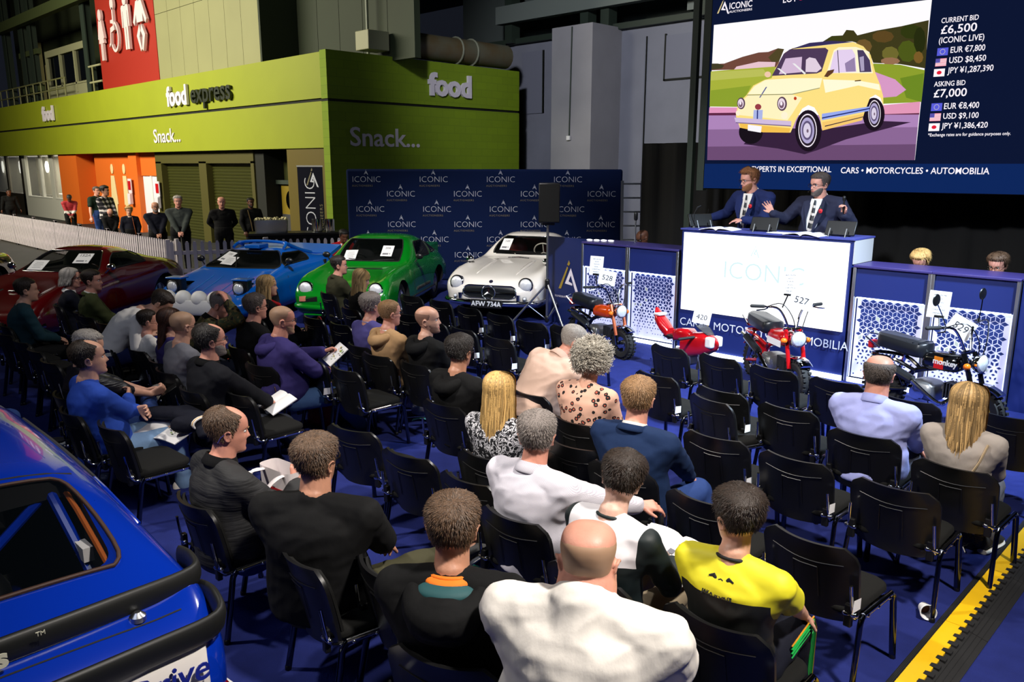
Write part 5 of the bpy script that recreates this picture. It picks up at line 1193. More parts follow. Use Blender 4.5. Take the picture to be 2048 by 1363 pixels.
P_('grey haired man in pale checked shirt, seen from behind at centre', (-2.83, 3.05, Z), hyaw=36, yaw=3, s=1.04, g=1.24, hs=1.1, skin='red', hair='short', hcol='grey', ht=.013, top=CHK, topname='shirt', sleeves='long', legs=C_['jeans'], arms='lap', armR=dict(at=(.36, .46, .25), pole=(.6, -.3, -.7), dir=(.6, .8, -.1)), near=True, lean=-6, belly=.05, extra=oxford(CHK), fold=.008)
seat_for(-2.7, 2.86, 'chair under the grey haired man in the pale checked shirt')
P_('short haired man in dark hooded jacket over orange T-shirt, bottom centre', (-2.24, 1.93, Z+.04), hyaw=8, yaw=36, s=1.05, g=1.22, hs=1.12, skin='tan', hair='short', hcol='midbrown', ht=.012, top=C_['black'], topname='jacket', legs=C_['khaki'], arms='thighs', near=True, lean=-4, extra=[hood(C_['black'], .125, 1.35), crew(mat('tee_orange', rgb(240, 120, 20), .8), .085, 'orange_tee'), watch(1), lambda i: grow('hood_lining', MB().ell(i['sp'](.515, 0, -.075), (.115*i['s'], .075*i['s'], .035*i['s']), 10), mat('hood_teal', rgb(24, 74, 78), .7), .008, 2, i['root']), lambda i: grow('orange_tee', MB().ell(i['sp'](.535, 0, -.03), (.1*i['s'], .085*i['s'], .028*i['s']), 10), mat('tee_orange', rgb(240, 120, 20), .8), .008, 2, i['root'])])
seat_for(-2.28, 1.58, 'chair under the man in the dark hooded jacket')
P_('sandy haired man in navy blazer seen from behind, right of centre', (-2.86, 4.02, Z), hyaw=20, yaw=8, s=1.05, g=1.2, hs=1.1, skin='pink', hair='short', hcol='sandy', ht=.014, top=C_['blazer'], topname='blazer', legs=C_['jeansblue'], arms='thighs', near=True, lean=-6, belly=.04, feet='wide', extra=[collar(C_['white'], .07, .036, open_=90), collar(C_['blazer'], .086, .022, open_=70, name='blazer_collar')])
seat_for(-2.8, 3.78, 'chair under the sandy haired man in the navy blazer')
P_('woman with curly white hair in leopard print top', (-3.67, 4.55, Z), hyaw=26, yaw=4, hpitch=10, s=.98, g=1.12, hs=1.08, skin='fair', hair='curly', hcol='white', ht=.036, top=LEO, topname='blouse', legs=C_['black'], arms='lap', near=True, lean=2, extra=None)
seat_for(-3.66, 4.28, 'chair under the curly haired woman in leopard print', -6)
P_('stocky grey haired man in beige fleece leaning forward to the right', (-4.27, 5.05, 1.16), yaw=-6, hyaw=-24, hpitch=24, s=1.06, g=1.26, hs=1.1, skin='red', hair='buzz', hcol='lightgrey', ht=.005, top=C_['beige'], topname='fleece', legs=C_['slate'], arms='read', lean=26, belly=.06, side=8, near=True, extra=collar(C_['beige'], .08, .04), fold=.009)
seat_for(-4.62, 4.72, 'chair behind the stocky man in the beige fleece', -4)
P_('woman with long straight blonde hair in black and white blouse', (-3.6, 3.52, Z), hyaw=26, yaw=10, s=.97, g=1.05, hs=1.08, skin='fair', hair='long', hcol='blonde', top=FLO, topname='blouse', legs=C_['black'], arms='lap', near=True, lean=-6)
chair(-3.98, 3.87, 3, 'empty chair right behind the blonde woman in the black and white blouse'); seat_for(-3.55, 3.36, 'chair under the blonde woman in the black and white blouse')
P_('dark haired man in black hoodie with glasses, head turned right', (-4.66, 4.12, Z-.01), yaw=2, hyaw=14, hpitch=4, s=1.03, g=1.16, hs=1.1, skin='tan', hair='short', hcol='dark', ht=.018, top=C_['black'], topname='hoodie', legs=C_['jeans'], arms='lap', near=True, lean=-6, specs=SPEC, eye='dark', extra=hood(C_['black']), feet='fwd')
seat_for(-4.62, 3.92, 'chair under the dark haired man in black hoodie with glasses')
P_('bald man with short beard in black hoodie, profile to the right', (-5.84, 4.76, Z), yaw=-4, hyaw=-40, hpitch=-4, s=1.03, g=1.08, hs=1.1, skin='fair', hair='baldstub', hcol='dark', top=C_['black'], topname='hoodie', legs=C_['slate'], arms='lap', near=True, lean=-6, eye='brown', brd='stub_dark', extra=hood(C_['black']))
seat_for(-6.08, 4.66, 'chair under the bald bearded man in black hoodie', -3)
P_('man in tan hoodie with glasses and thin cropped hair', (-6.38, 4.72, Z), yaw=-2, hyaw=-4, s=1.02, g=1.1, hs=1.1, skin='pink', hair='buzz', hcol='sandy', ht=.004, top=C_['tan'], topname='hoodie', legs=C_['slate'], arms='lap', lean=-6, near=True, specs=SPEC, eye='sandy', extra=[hood(C_['tan']), crew(C_['white'], .07)])
seat_for(-6.65, 4.7, 'chair under the man in the tan hoodie', 1)
P_('grey haired man in purple T-shirt', (-6.86, 4.84, Z), yaw=0, hyaw=6, s=1.02, g=1.12, hs=1.1, skin='pink', hair='short', hcol='grey', ht=.02, top=C_['purple'], topname='tee_shirt', sleeves='short', legs=C_['slate'], arms='fold', lean=-6, near=False, extra=crew(mat('band_pale', rgb(150, 146, 190), .8), .072))
seat_for(-7.3, 4.86, 'chair under the grey haired man in purple T-shirt', -5)
P_('balding man in light blue shirt sitting at right, seen from behind', (-2.02, 5.72, Z), yaw=2, hyaw=14, s=1.06, g=1.2, hs=1.1, skin='red', hair='balding', hcol='saltpepper', ht=.01, top=C_['skyshirt'], topname='shirt', legs=C_['slate'], arms='thighs', near=True, lean=-6, belly=.06, neck=.066, extra=oxford(C_['skyshirt']), fold=.008)
seat_for(-2.07, 5.56, 'chair under the balding man in the light blue shirt')
P_('blonde woman in light grey cardigan seen from behind at far right', (-1.37, 5.46, Z-.02), yaw=2, hyaw=6, s=.97, g=1.06, hs=1.1, skin='fair', hair='long', hcol='gold', top=C_['greymarl'], topname='cardigan', legs=C_['greytrouser'], arms='lap', near=True, lean=-6, shoes=TRAINB, extra=lambda i: MB().tube([i['sp'](.1, -.02, -.165), i['sp'](.25, .07, -.165), i['sp'](.4, .13, -.15), i['sp'](.49, .15, -.08)], .018, 8, flat=.4).build('bag_strap', mat('strap_beige', rgb(200, 176, 140), .7), i['root']))
seat_for(-1.55, 5.3, 'chair under the blonde woman in the grey cardigan', -2)
# ------------------------------------------------------------------ left-hand block
P_('man in black jumper with glasses, back to us, at centre left', (-3.35, 2.0, Z), yaw=36, hyaw=-10, s=1.08, g=1.3, hs=1.08, skin='tan', hair='short', hcol='midbrown', ht=.014, top=C_['black'], topname='jumper', legs=C_['olivedark'], arms='thighs', near=True, lean=-4, specs=SPECM, eye='brown', belly=.05, feet=('std', dict(at=(.5, .75, .36), fwd=(.75, .1, .6), pole=(1, .3, .8))), shoes=TRAINB, extra=crew(C_['black'], .075))
seat_for(-3.3, 1.82, 'chair under the man in black jumper with glasses', -8)
P_('man in black quilted gilet with glasses pushed up on his head', (-4.2, 1.95, Z-.03), yaw=-2, hyaw=-10, hpitch=6, s=1.05, g=1.2, hs=1.1, skin='red', hair='receding', hcol='midbrown', ht=.01, top=mat('quilted_gilet', rgb(26, 26, 28), .75, bump=(14, .5, (.3, .3, 3))), topname='gilet', legs=C_['jeansblue'], arms='fold', near=True, lean=-4, eye='sandy', belly=.05, armR=dict(at=(.12, .33, .33), pole=(.6, .3, -.8), dir=(-.3, .25, .9), palm=(-.6, .3, 0), curl=1.0), extra=[lens_glasses_on_head(mat('glasses_purple', rgb(66, 60, 130), .3)), collar(C_['black'], .08, .04)])
seat_for(-4.28, 1.86, 'chair under the man in the black quilted gilet')
P_('young man in royal blue jumper with folded arms and catalogue on lap', (-6.48, 1.96, Z), yaw=-2, hyaw=-8, hpitch=-4, s=1.07, g=1.16, hs=1.1, skin='fair', hair='receding', hcol='brown', ht=.012, top=C_['blue'], topname='jumper', legs=C_['jeanslight'], arms='fold', near=True, lean=-9, eye='brown', belly=.05, shoes=TRAIN, feet='std', drop=.05)
seat_for(-6.5, 1.72, 'chair under the young man in the royal blue jumper')
catalogue(mine((.12, .42, .6)), R(20), 'open catalogue on the lap of the young man in blue jumper', R(14), 1.25)
t = grow('folded_jacket', MB().tube([(-6.62, 2.4, .6), (-6.3, 2.56, .63), (-6.05, 2.62, .6), (-5.95, 2.6, .5)], [.08, .11, .1, .07], 12, flat=.5).cap((-6.1, 2.45, .6), (-6.15, 2.7, .55), .07, .07), C_['darknavy'], .012, 3, None, .006); tag(t, 'folded dark jacket with yellow striped cuff on blue jumper man\'s knees', 'jacket')
b = MB()
for k, m_ in ((-.012, 1), (0, 0), (.012, 1)): b.tube([V((-6.02+k, 2.6, .6))+V((0, .085*cos(a*pi/8), .05*sin(a*pi/8))) for a in range(16)], .009, 6, m_, closed=True)
b.build('cuff_stripe', [mat('cuff_gold', rgb(206, 150, 40), .7), C_['white']], t)
P_('grey haired man in dark padded jacket using a phone, behind blue jumper man', (-6.98, 2.12, Z-.02), yaw=-4, hyaw=-8, hpitch=14, s=1.02, g=1.14, hs=1.1, skin='fair', hair='short', hcol='lightgrey', ht=.014, top=mat('padded_jacket', rgb(20, 22, 32), .45, bump=(10, .8, (.2, .2, 4))), topname='padded_jacket', legs=C_['jeansblue'], arms=dict(at=(-.02, .5, .22), bare=1, dir=(.2, .9, .1), curl=.9), armR=dict(at=(.06, .54, .2), bare=1, dir=(.1, .9, .3), palm=(-.8, .1, .3), curl=.9), lean=-2, feet=('std', 'cross'), shoes=TRAIN)
seat_for(-7.1, 1.98, 'chair under the grey haired man with the phone')
MB().box((0, 0, 0), (.075, .155, .01)).build('mobile_phone', BLK, loc=mine((.03, .62, .72)), rot=(R(35), R(15), R(-20)), bevel=.004, label='black phone held by the man in the dark padded jacket', cat='phone')
P_('bearded dark haired man in black overshirt with glasses, profile', (-6.43, 2.9, Z), yaw=-2, hyaw=-6, hpitch=-2, s=1.1, g=1.24, hs=1.1, skin='pink', hair='receding', hcol='dark', ht=.016, top=cloth('cloth_blackshirt', (19, 20, 26)), topname='overshirt', legs=C_['slate'], arms='lap', near=True, lean=-8, specs=SPECM, eye='dark', brd='grey', belly=.09, drop=.08, extra=collar(C_['black'], .08, .035), feet='fwd')
seat_for(-6.66, 2.74, 'chair under the bearded man in black overshirt')
catalogue(mine((.1, .45, .66)), R(-6), 'folded white bid sheet held by the bearded man in black', R(25), .9, None, False)
P_('bald man in grey jumper with glasses, left of the bearded man', (-7.2, 3.0, Z), yaw=-4, hyaw=18, s=1.04, g=1.16, hs=1.1, skin='fair', hair='stubble', hcol='fair', top=C_['grey'], topname='jumper', legs=C_['slate'], arms='lap', lean=-6, specs=SPEC, belly=.04, near=True)
seat_for(-7.3, 2.86, 'chair under the bald man in the grey jumper')
P_('girl with long brown hair over a purple top', (-7.62, 3.06, Z-.02), yaw=-4, hyaw=10, s=.97, g=1.0, hs=1.06, skin='fair', hair='tail', hcol='chestnut', top=C_['indigo'], topname='top', legs=C_['black'], arms='lap', lean=-6, near=True)
seat_for(-7.86, 2.94, 'chair under the long brown haired girl')
P_('boy in white T-shirt with glasses, left of the long haired girl', (-8.29, 3.1, 1.05), yaw=0, hyaw=-10, s=.86, g=1.0, hs=1.08, skin='pink', hair='short', hcol='brown', ht=.016, top=C_['white'], topname='tee_shirt', sleeves='short', legs=C_['slate'], arms='lap', lean=-6, specs=SPEC, eye='brown')
seat_for(-8.4, 2.98, 'chair under the boy in the white T-shirt')
P_('short haired man in white top bending forward beside the red car', (-8.52, 3.34, Z), yaw=-18, hyaw=-8, hpitch=44, s=1.04, g=1.16, hs=1.1, skin='fair', hair='short', hcol='brown', ht=.015, top=C_['white'], topname='top', legs=C_['suit'], arms='read', lean=34, hunch=.8)
seat_for(-9.0, 2.98, 'chair under the man in white top bending forward')
P_('man in green tweed blazer in front of the dark red car', (-10.9, 3.44, Z), yaw=-16, hyaw=-16, s=1.02, g=1.16, hs=1.08, skin='pink', hair='short', hcol='brown', ht=.018, top=C_['olive'], topname='blazer', legs=C_['slate'], arms='lap', lean=-6, eye='brown', extra=[collar(C_['white'], .07, .035), collar(C_['olive'], .085, .022, name='blazer_collar')])
seat_for(-10.95, 3.26, 'chair under the man in the green tweed blazer', -10)
P_('older man with long grey hair and glasses in navy blazer', (-11.65, 3.42, 1.13), yaw=-16, hyaw=-22, s=1.02, g=1.14, hs=1.1, skin='pink', hair='bob', hcol='lightgrey', top=C_['darknavy'], topname='blazer', legs=C_['slate'], arms='lap', lean=-6, specs=SPECM, eye='lightgrey', extra=collar(C_['white'], .074, .034))
seat_for(-11.45, 3.18, 'chair under the older man with long grey hair', -10)
P_('man in camouflage jacket with a hand on his head', (-8.08, 3.78, Z-.01), yaw=-16, hyaw=-14, hpitch=24, s=1.04, g=1.2, hs=1.1, skin='red', hair='buzz', hcol='grey', ht=.007, top=CAMO, topname='jacket', legs=C_['slate'], arms='lap', armR=dict(at=(.14, .27, .7), pole=(1, .4, -.5), dir=(-.35, -.3, .85), palm=(-.6, -.7, 0), curl=.5), lean=14, near=True, extra=[watch(1), collar(C_['black'], .08, .04)])
seat_for(-8.4, 3.7, 'chair under the man in the camouflage jacket')
P_('dark haired man in black T-shirt with sunglasses', (-7.66, 3.96, Z), yaw=-6, hyaw=4, s=1.05, g=1.2, hs=1.1, skin='pink', hair='short', hcol='saltpepper', ht=.012, top=C_['black'], topname='tee_shirt', sleeves='short', legs=C_['slate'], arms='lap', lean=-4, near=True, specs=SPEC, extra=crew(C_['black'], .073))
seat_for(-7.8, 3.78, 'chair under the dark haired man in black T-shirt')
P_('bald man with glasses in purple hoodie, reading at centre left', (-6.8, 3.78, Z), yaw=-6, hyaw=-12, hpitch=2, s=1.06, g=1.28, hs=1.1, skin='red', hair='stubble', hcol='fair', top=C_['indigo'], topname='hoodie', legs=C_['jeans'], arms=dict(at=(.0, .4, .36), dir=(.5, .8, .3), pole=(-.7, -.2, -.8), curl=.8), armR=dict(at=(.12, .36, .2), pole=(.9, -.1, -.4), dir=(-.8, .5, .1)), lean=-2, near=True, specs=SPEC, eye='dark', brd='stub_fair', belly=.08, feet='fwd', extra=hood(C_['indigo']))
seat_for(-7.2, 3.66, 'chair under the bald man in the purple hoodie', 6)
catalogue(mine((.1, .5, .86)), R(-20), 'open yellow printed catalogue held by the bald man in purple hoodie', R(40), .85)
P_('woman with long blonde hair, leather jacket and red scarf', (-8.98, 4.82, Z-.01), yaw=-14, hyaw=-16, s=.98, g=1.06, hs=1.1, skin='fair', hair='long', hcol='gold', top=C_['leather'], topname='leather_jacket', legs=C_['black'], arms='lap', lean=-6, eye='sandy', extra=lambda i: grow('scarf', MB().tube([i['sp'](.52, -.06, -.04), i['sp'](.53, .07, .0), i['sp'](.46, .07, .11), i['sp'](.25, .06, .15)], .028, 10), C_['red'], .01, 3, i['root'], .004))
seat_for(-9.1, 4.66, 'chair under the blonde woman in the leather jacket', -8)
t = empty('handbag', (-8.72, 5.36, .47), R(-14), 'small tan and red handbag on the lap of the blonde woman in leather', 'bag')
MB().box((0, 0, .09), (.26, .1, .18)).build('body', mat('tan_leather', rgb(150, 84, 34), .4), t, bevel=.03); MB().tube(arc((0, 0, .17), .09, 0, 180, 10, 'y'), .01).build('handle', mat('bag_red', rgb(130, 20, 24), .5), t)
P_('dark haired man in olive gilet before the green sports car', (-10.05, 6.55, Z), yaw=-16, hyaw=-14, s=1.04, g=1.18, hs=1.1, skin='pink', hair='short', hcol='dark', ht=.014, top=C_['olivedark'], topname='gilet', legs=C_['black'], arms='lap', lean=-6, eye='dark', extra=collar(C_['olivedark'], .08, .035))
seat_for(-10.15, 6.38, 'chair under the man in the olive gilet', -8)
P_('blonde woman in black top before the right headlamp of the green car', (-8.72, 6.02, Z-.02), yaw=-14, hyaw=-14, hpitch=16, s=.97, g=1.04, hs=1.08, skin='fair', hair='long', hcol='gold', top=C_['black'], topname='top', legs=C_['black'], arms='lap', lean=-6, eye='sandy')
seat_for(-8.75, 5.84, 'chair under the blonde woman in the black top', -6)
# partly seen at the left edge
P_('person in grey trousers and black trainers cut off by the left edge', (-8.2, 1.2, Z), yaw=0, s=1.04, g=1.14, skin='fair', hair='short', hcol='brown', top=C_['black'], legs=C_['greytrouser'], arms='lap', lean=0, feet=({'at': (.12, .72, .1), 'fwd': (.2, 1, .2)}, {'at': (.3, .7, .2), 'fwd': (.4, 1, .25)}), shoes=TRAING)
seat_for(-6.4, .86, 'chair of the person in grey trousers at the left edge')
P_('person in dark jeans and black and yellow trainers behind the blue car roof', (-7.55, 1.25, Z), yaw=0, s=1.0, g=1.1, skin='fair', hair='short', hcol='dark', top=C_['black'], legs=C_['jeansblue'], arms='lap', lean=0, feet=('std', {'at': (.22, .75, .16), 'fwd': (.3, 1, .3)}), shoes=(mat('trainer_acid', rgb(34, 36, 30), .6), TRAIN[1]))
seat_for(-5.6, .96, 'chair of the person in dark jeans behind the blue car roof')
P_('person in teal jacket with folded hands cut off by the left edge', (-10.6, 2.62, Z), yaw=-8, s=1.04, g=1.16, skin='fair', hair='short', hcol='brown', top=C_['teal'], topname='jacket', legs=C_['black'], arms='lap', lean=2, feet='fwd')
seat_for(-10.7, 2.4, 'chair of the person in the teal jacket at the left edge')
# ------------------------------------------------------------------ standing behind the fence
ST = dict(stand=True, legs=C_['black'], vox=.011)
def at_head(x, y, top): return (x, y, top-.13)
P_('man in black jumper standing behind the fence before the shutter', at_head(-18.75, 9.0, 1.85), yaw=-112, g=1.16, hs=1.06, skin='pink', hair='baldstub', hcol='fair', top=C_['black'], topname='jumper', arms='behind', eye='dark', **ST)
P_('grey haired man in dark green denim jacket behind the fence', at_head(-19.7, 8.35, 1.86), yaw=-112, g=1.22, hs=1.08, skin='pink', hair='short', hcol='lightgrey', ht=.018, top=C_['denimjacket'], topname='jacket', arms='clasp', eye='grey', extra=collar(C_['denimjacket'], .08, .04), **ST)
P_('bald man with glasses and grey beard in black coat behind the fence', at_head(-20.6, 8.15, 1.7), yaw=-105, g=1.24, hs=1.08, skin='tan', hair='bald', top=C_['darknavy'], topname='coat', arms='clasp', specs=SPEC, brd='grey', eye='dark', **ST)
P_('blonde woman in dark jacket with orange strap behind the fence', at_head(-22.9, 8.35, 1.5), yaw=-110, s=.88, g=1.1, hs=1.1, skin='fair', hair='medium', hcol='gold', ht=.035, top=C_['darknavy'], topname='jacket', arms='pocket', eye='sandy', extra=[crew(C_['white'], .075), lambda i: MB().tube([i['sp'](.5, -.07, .09), i['sp'](.2, -.1, .15), i['sp'](-.05, -.13, .15)], .02, 6, flat=.3).build('bag_strap', mat('strap_orange', rgb(170, 90, 50), .6), i['root'])], **ST)
P_('balding man bowing his head low over the fence', at_head(-23.9, 8.2, 1.42), yaw=-110, hpitch=52, s=.95, g=1.1, hs=1.1, skin='pink', hair='baldstub', hcol='dark', top=C_['black'], topname='jacket', arms='clasp', lean=14, **ST)
P_('tall dark haired man in black and white plaid shirt behind the fence', at_head(-25.3, 8.6, 1.98), yaw=-60, hyaw=10, s=1.1, g=1.14, hs=1.04, skin='tan', hair='short', hcol='black', ht=.026, top=PLD, topname='shirt', arms='clasp', eye='dark', **ST)
P_('man in dark green T-shirt standing by the orange pier', at_head(-28.1, 9.3, 1.9), yaw=-70, s=1.05, g=1.2, hs=1.06, skin='pink', hair='short', hcol='saltpepper', top=C_['darkgreen'], topname='tee_shirt', sleeves='short', arms='hang', stand=True, legs=C_['jeansblue'], vox=.011)
P_('man in red and white tracksuit top looking down at his phone', at_head(-31.2, 9.4, 1.58), yaw=-100, hpitch=46, s=.98, g=1.16, hs=1.06, skin='brown', hair='buzz', hcol='black', ht=.006, top=RWJ, topname='tracksuit_top', arms='clasp', lean=14, **ST)
P_('man in dark hooded jacket with brown strap beside the steel tray', at_head(-20.0, 10.4, 1.76), yaw=-100, g=1.16, hs=1.04, skin='brown', hair='short', hcol='black', top=C_['black'], topname='jacket', arms='pocket', brd='dark', eye='dark', extra=[hood(C_['black'], .1), lambda i: MB().tube([i['sp'](.5, .09, .06), i['sp'](.2, .07, .14), i['sp'](-.05, .05, .15)], .03, 6, flat=.3).build('strap', C_['brownjk'], i['root'])], **ST)
P_('dark silhouetted person standing at the far left edge', at_head(-38, 9.2, 1.62), yaw=-90, g=1.3, hs=1.1, skin='brown', hair='short', hcol='black', top=C_['black'], topname='coat', arms='hang', **ST)
P_('person in red jumper and dark cap crouching behind the green car', (-14.5, 9.6, 1.14), yaw=-100, hpitch=20, s=1.0, g=1.1, hs=1.05, skin='brown', hair='short', hcol='black', ht=.02, top=C_['red'], topname='jumper', legs=C_['black'], arms='lap', lean=10, extra=collar(C_['white'], .08, .02))
seat_for(-14.4, 9.58, 'chair hidden behind the green car under the person in red', -100)
# ------------------------------------------------------------------ staff
def tie(i):
    b = MB(); m = [mat('tie_black', rgb(20, 22, 30), .5), mat('tie_stripe', rgb(200, 190, 180), .5)]
    P0 = i['sp'](.52, 0, .085); P1 = i['sp'](.15, .0, .16)
    for k in range(12):
        f0, f1 = k/12, (k+1)/12; p, q = P0+(P1-P0)*f0, P0+(P1-P0)*f1; w0 = .012+.03*f0; w1 = .012+.03*f1; u = V((0, .012, 0))
        b.add([p+V((-w0, .005, 0)), p+V((w0, .005, .012)), q+V((w1, .005, .012)), q+V((-w1, .005, 0)), p+u+V((0, .006, 0)), q+u+V((0, .006, 0))], [(0, 4, 5, 3), (4, 1, 2, 5)], 1 if k % 3 == 2 else 0)
    b.build('tie', m, i['root'])
    b = MB(); w_ = V((0, .0, 0))
    A = [i['sp'](.535, -.05, .06), i['sp'](.535, .05, .06), i['sp'](.22, .05, .15), i['sp'](.1, 0, .16), i['sp'](.22, -.05, .15)]
    b.loft([[p+V((0, -.03, 0)) for p in A], [p+V((0, .012, 0)) for p in A]]); b.build('shirt_front', C_['white'], i['root'])
    for k in (-1, 1):
        b = MB(); L_ = [i['sp'](.54, k*.05, .04), i['sp'](.5, k*.1, .1), i['sp'](.36, k*.1, .14), i['sp'](.1, k*.02, .175), i['sp'](.3, k*.04, .16)]
        b.loft([[p+V((0, .0, 0)) for p in L_], [p+V((0, .014, 0)) for p in L_]]); b.build('lapel', i['top'], i['root'])
    P = i['sp'](.4, -.09, .15); b = MB()
    b.ell(P+V((0, .012, 0)), (.028, .008, .03), 8); b.ell(P+V((.006, .02, .004)), (.018, .006, .018), 8); b.ell(P+V((0, .026, 0)), (.006, .004, .006), 6, 1); b.add([P+V((0, .01, .02)), P+V((.012, .012, .05)), P+V((-.006, .012, .055))], [(0, 1, 2)], 2)
    b.build('poppy', [mat('poppy_red', rgb(206, 24, 34), .6), BLK, mat('poppy_leaf', rgb(40, 90, 40), .6)], i['root'])
    for k in (-1, 1):
        El, W, o, n = i['H'][k]; d = (W-El).normalized(); MB().cap(W-d*.05, W-d*.0, .038, .036).build('cuff', C_['white'], i['root'])
    M = i['HM']; MB().tube([M @ V((.078, .0, .1)), M @ V((.08, .03, .07)), M @ V((.068, .085, .05)), M @ V((.055, .1, .047))], .0025, 5).cap(M @ V((.055, .1, .047)), M @ V((.048, .105, .046)), .006, .006).build('headset_microphone', SPEC, i['root'])
P_('left auctioneer in navy suit with ginger beard, writing at the podium', (-5.66, 10.4, 2.41), base=.62, stand=True, yaw=172, hyaw=-24, hpitch=8, g=1.3, hs=1.12, skin='pink', hair='quiff', hcol='ginger', ht=.016, top=C_['suit'], topname='suit_jacket', legs=C_['suit'], arms=dict(at=(-.08, .33, .2), dir=(.8, .5, -.1), curl=.25), armR=dict(at=(.46, .28, .2), dir=(.5, .6, -.3), curl=.9), near=True, specs=SPEC, brd='ginger', eye='ginger', extra=[collar(C_['white'], .072, .04), tie], lean=8)
MB().cap((0, 0, 0), (.03, -.02, .14), .005, .004).build('pen', BLK, loc=mine(LAST[0]['H'][1][1]+V((.02, .08, -.02))), label='dark pen in the writing hand of the left auctioneer', cat='pen')
P_('right auctioneer in dark three piece suit, both hands raised', (-4.66, 10.4, 2.36), base=.62, stand=True, yaw=176, hyaw=-20, hpitch=4, g=1.38, hs=1.14, skin='pink', hair='short', hcol='saltpepper', ht=.018, top=C_['suitgrey'], topname='suit_jacket', legs=C_['suitgrey'], arms=dict(at=(-.44, .28, .36), pole=(-.5, -.3, -.8), dir=(-.1, .2, .95), palm=(.3, .9, 0), curl=.8), armR=dict(at=(.48, .3, .34), pole=(.5, -.3, -.8), dir=(.45, .2, .8), palm=(-.3, .9, .2), curl=.2, splay=.12), near=True, specs=SPEC, brd='saltpepper', eye='dark', belly=.05, extra=[collar(C_['white'], .076, .042), tie], lean=2)
b = MB(); b.cap((0, 0, 0), (.05, 0, .14), .011, .011); b.cap((.05, 0, .14), (.06, 0, .17), .02, .02); b.build('gavel', BLK, loc=mine(LAST[0]['H'][-1][1]+V((-.02, .05, .04))), rot=(0, R(-20), 0), label='black gavel held in the right auctioneer\'s hand', cat='gavel')
SF = dict(vox=.01, legless=True)
P_('bald dark skinned clerk with glasses behind the left counters', (-7.5, 10.5, 1.48), yaw=180, hyaw=-20, hpitch=22, hs=1.06, skin='brown', hair='bald', top=C_['black'], arms='lap', specs=SPEC, eye='black', **SF)
P_('clerk with short blonde hair looking down behind the right counters', (-3.34, 10.45, 1.46), yaw=180, hpitch=26, s=.98, hs=1.1, skin='pink', hair='medium', hcol='blonde', ht=.03, top=C_['black'], arms='lap', specs=SPECM, eye='sandy', **SF)
P_('young brown haired clerk with glasses behind the last counter', (-2.5, 10.42, 1.49), yaw=180, hpitch=14, hyaw=-8, hs=1.1, skin='pink', hair='medium', hcol='midbrown', ht=.026, top=C_['black'], arms='lap', specs=SPECM, eye='brown', **SF)
# ================================================================== CARS
INT = mat('car_interior', rgb(14, 14, 15), .8)
TINT = mat('car_glass', rgb(10, 14, 13), .03, alpha=.5, spec=.8)
LENS = mat('headlamp_lens', rgb(226, 228, 232), .15, .25, bump=(55, .5, (1, 1, .2)))
AMB = mat('amber_lens', rgb(230, 110, 20), .2)
TYRE = mat('tyre', rgb(22, 22, 23), .75)
def sect(P, sub):
    """half section bottom centre -> top centre, mirrored to a closed ring"""
    h = smooth_path(P, sub)
    return [(x, z) for x, z in h]+[(-x, z) for x, z in h[-2:0:-1]]
def body_mesh(st, sub=5, ns=6):
    flat = [(s,)+tuple(v for p in P for v in p) for s, P in st]
    rings = []
    for q in smooth_path(flat, ns):
        P = [(max(0, q[1+2*i]) if 0 < i < len(st[0][1])-1 else 0, q[2+2*i]) for i in range(len(st[0][1]))]
        rings.append([(x, -q[0], z) for x, z in sect(P, sub)])
    return MB().loft(rings)
def apply_bool(o, cutters):
    for c in cutters:
        co_ = c.build('cut', [INT, INT], o.parent, smooth=0)
        for p in co_.data.polygons: p.material_index = 1
        bm = bmesh.new(); bm.from_mesh(co_.data); bmesh.ops.recalc_face_normals(bm, faces=bm.faces); bm.to_mesh(co_.data); bm.free()
        m = o.modifiers.new('b', 'BOOLEAN'); m.object = co_; m.operation = 'DIFFERENCE'; m.solver = 'EXACT'
        dg = bpy.context.evaluated_depsgraph_get(); dg.update()
        me = D.meshes.new_from_object(o.evaluated_get(dg)); o.modifiers.clear(); old = o.data; o.data = me; D.meshes.remove(old)
        D.objects.remove(co_)
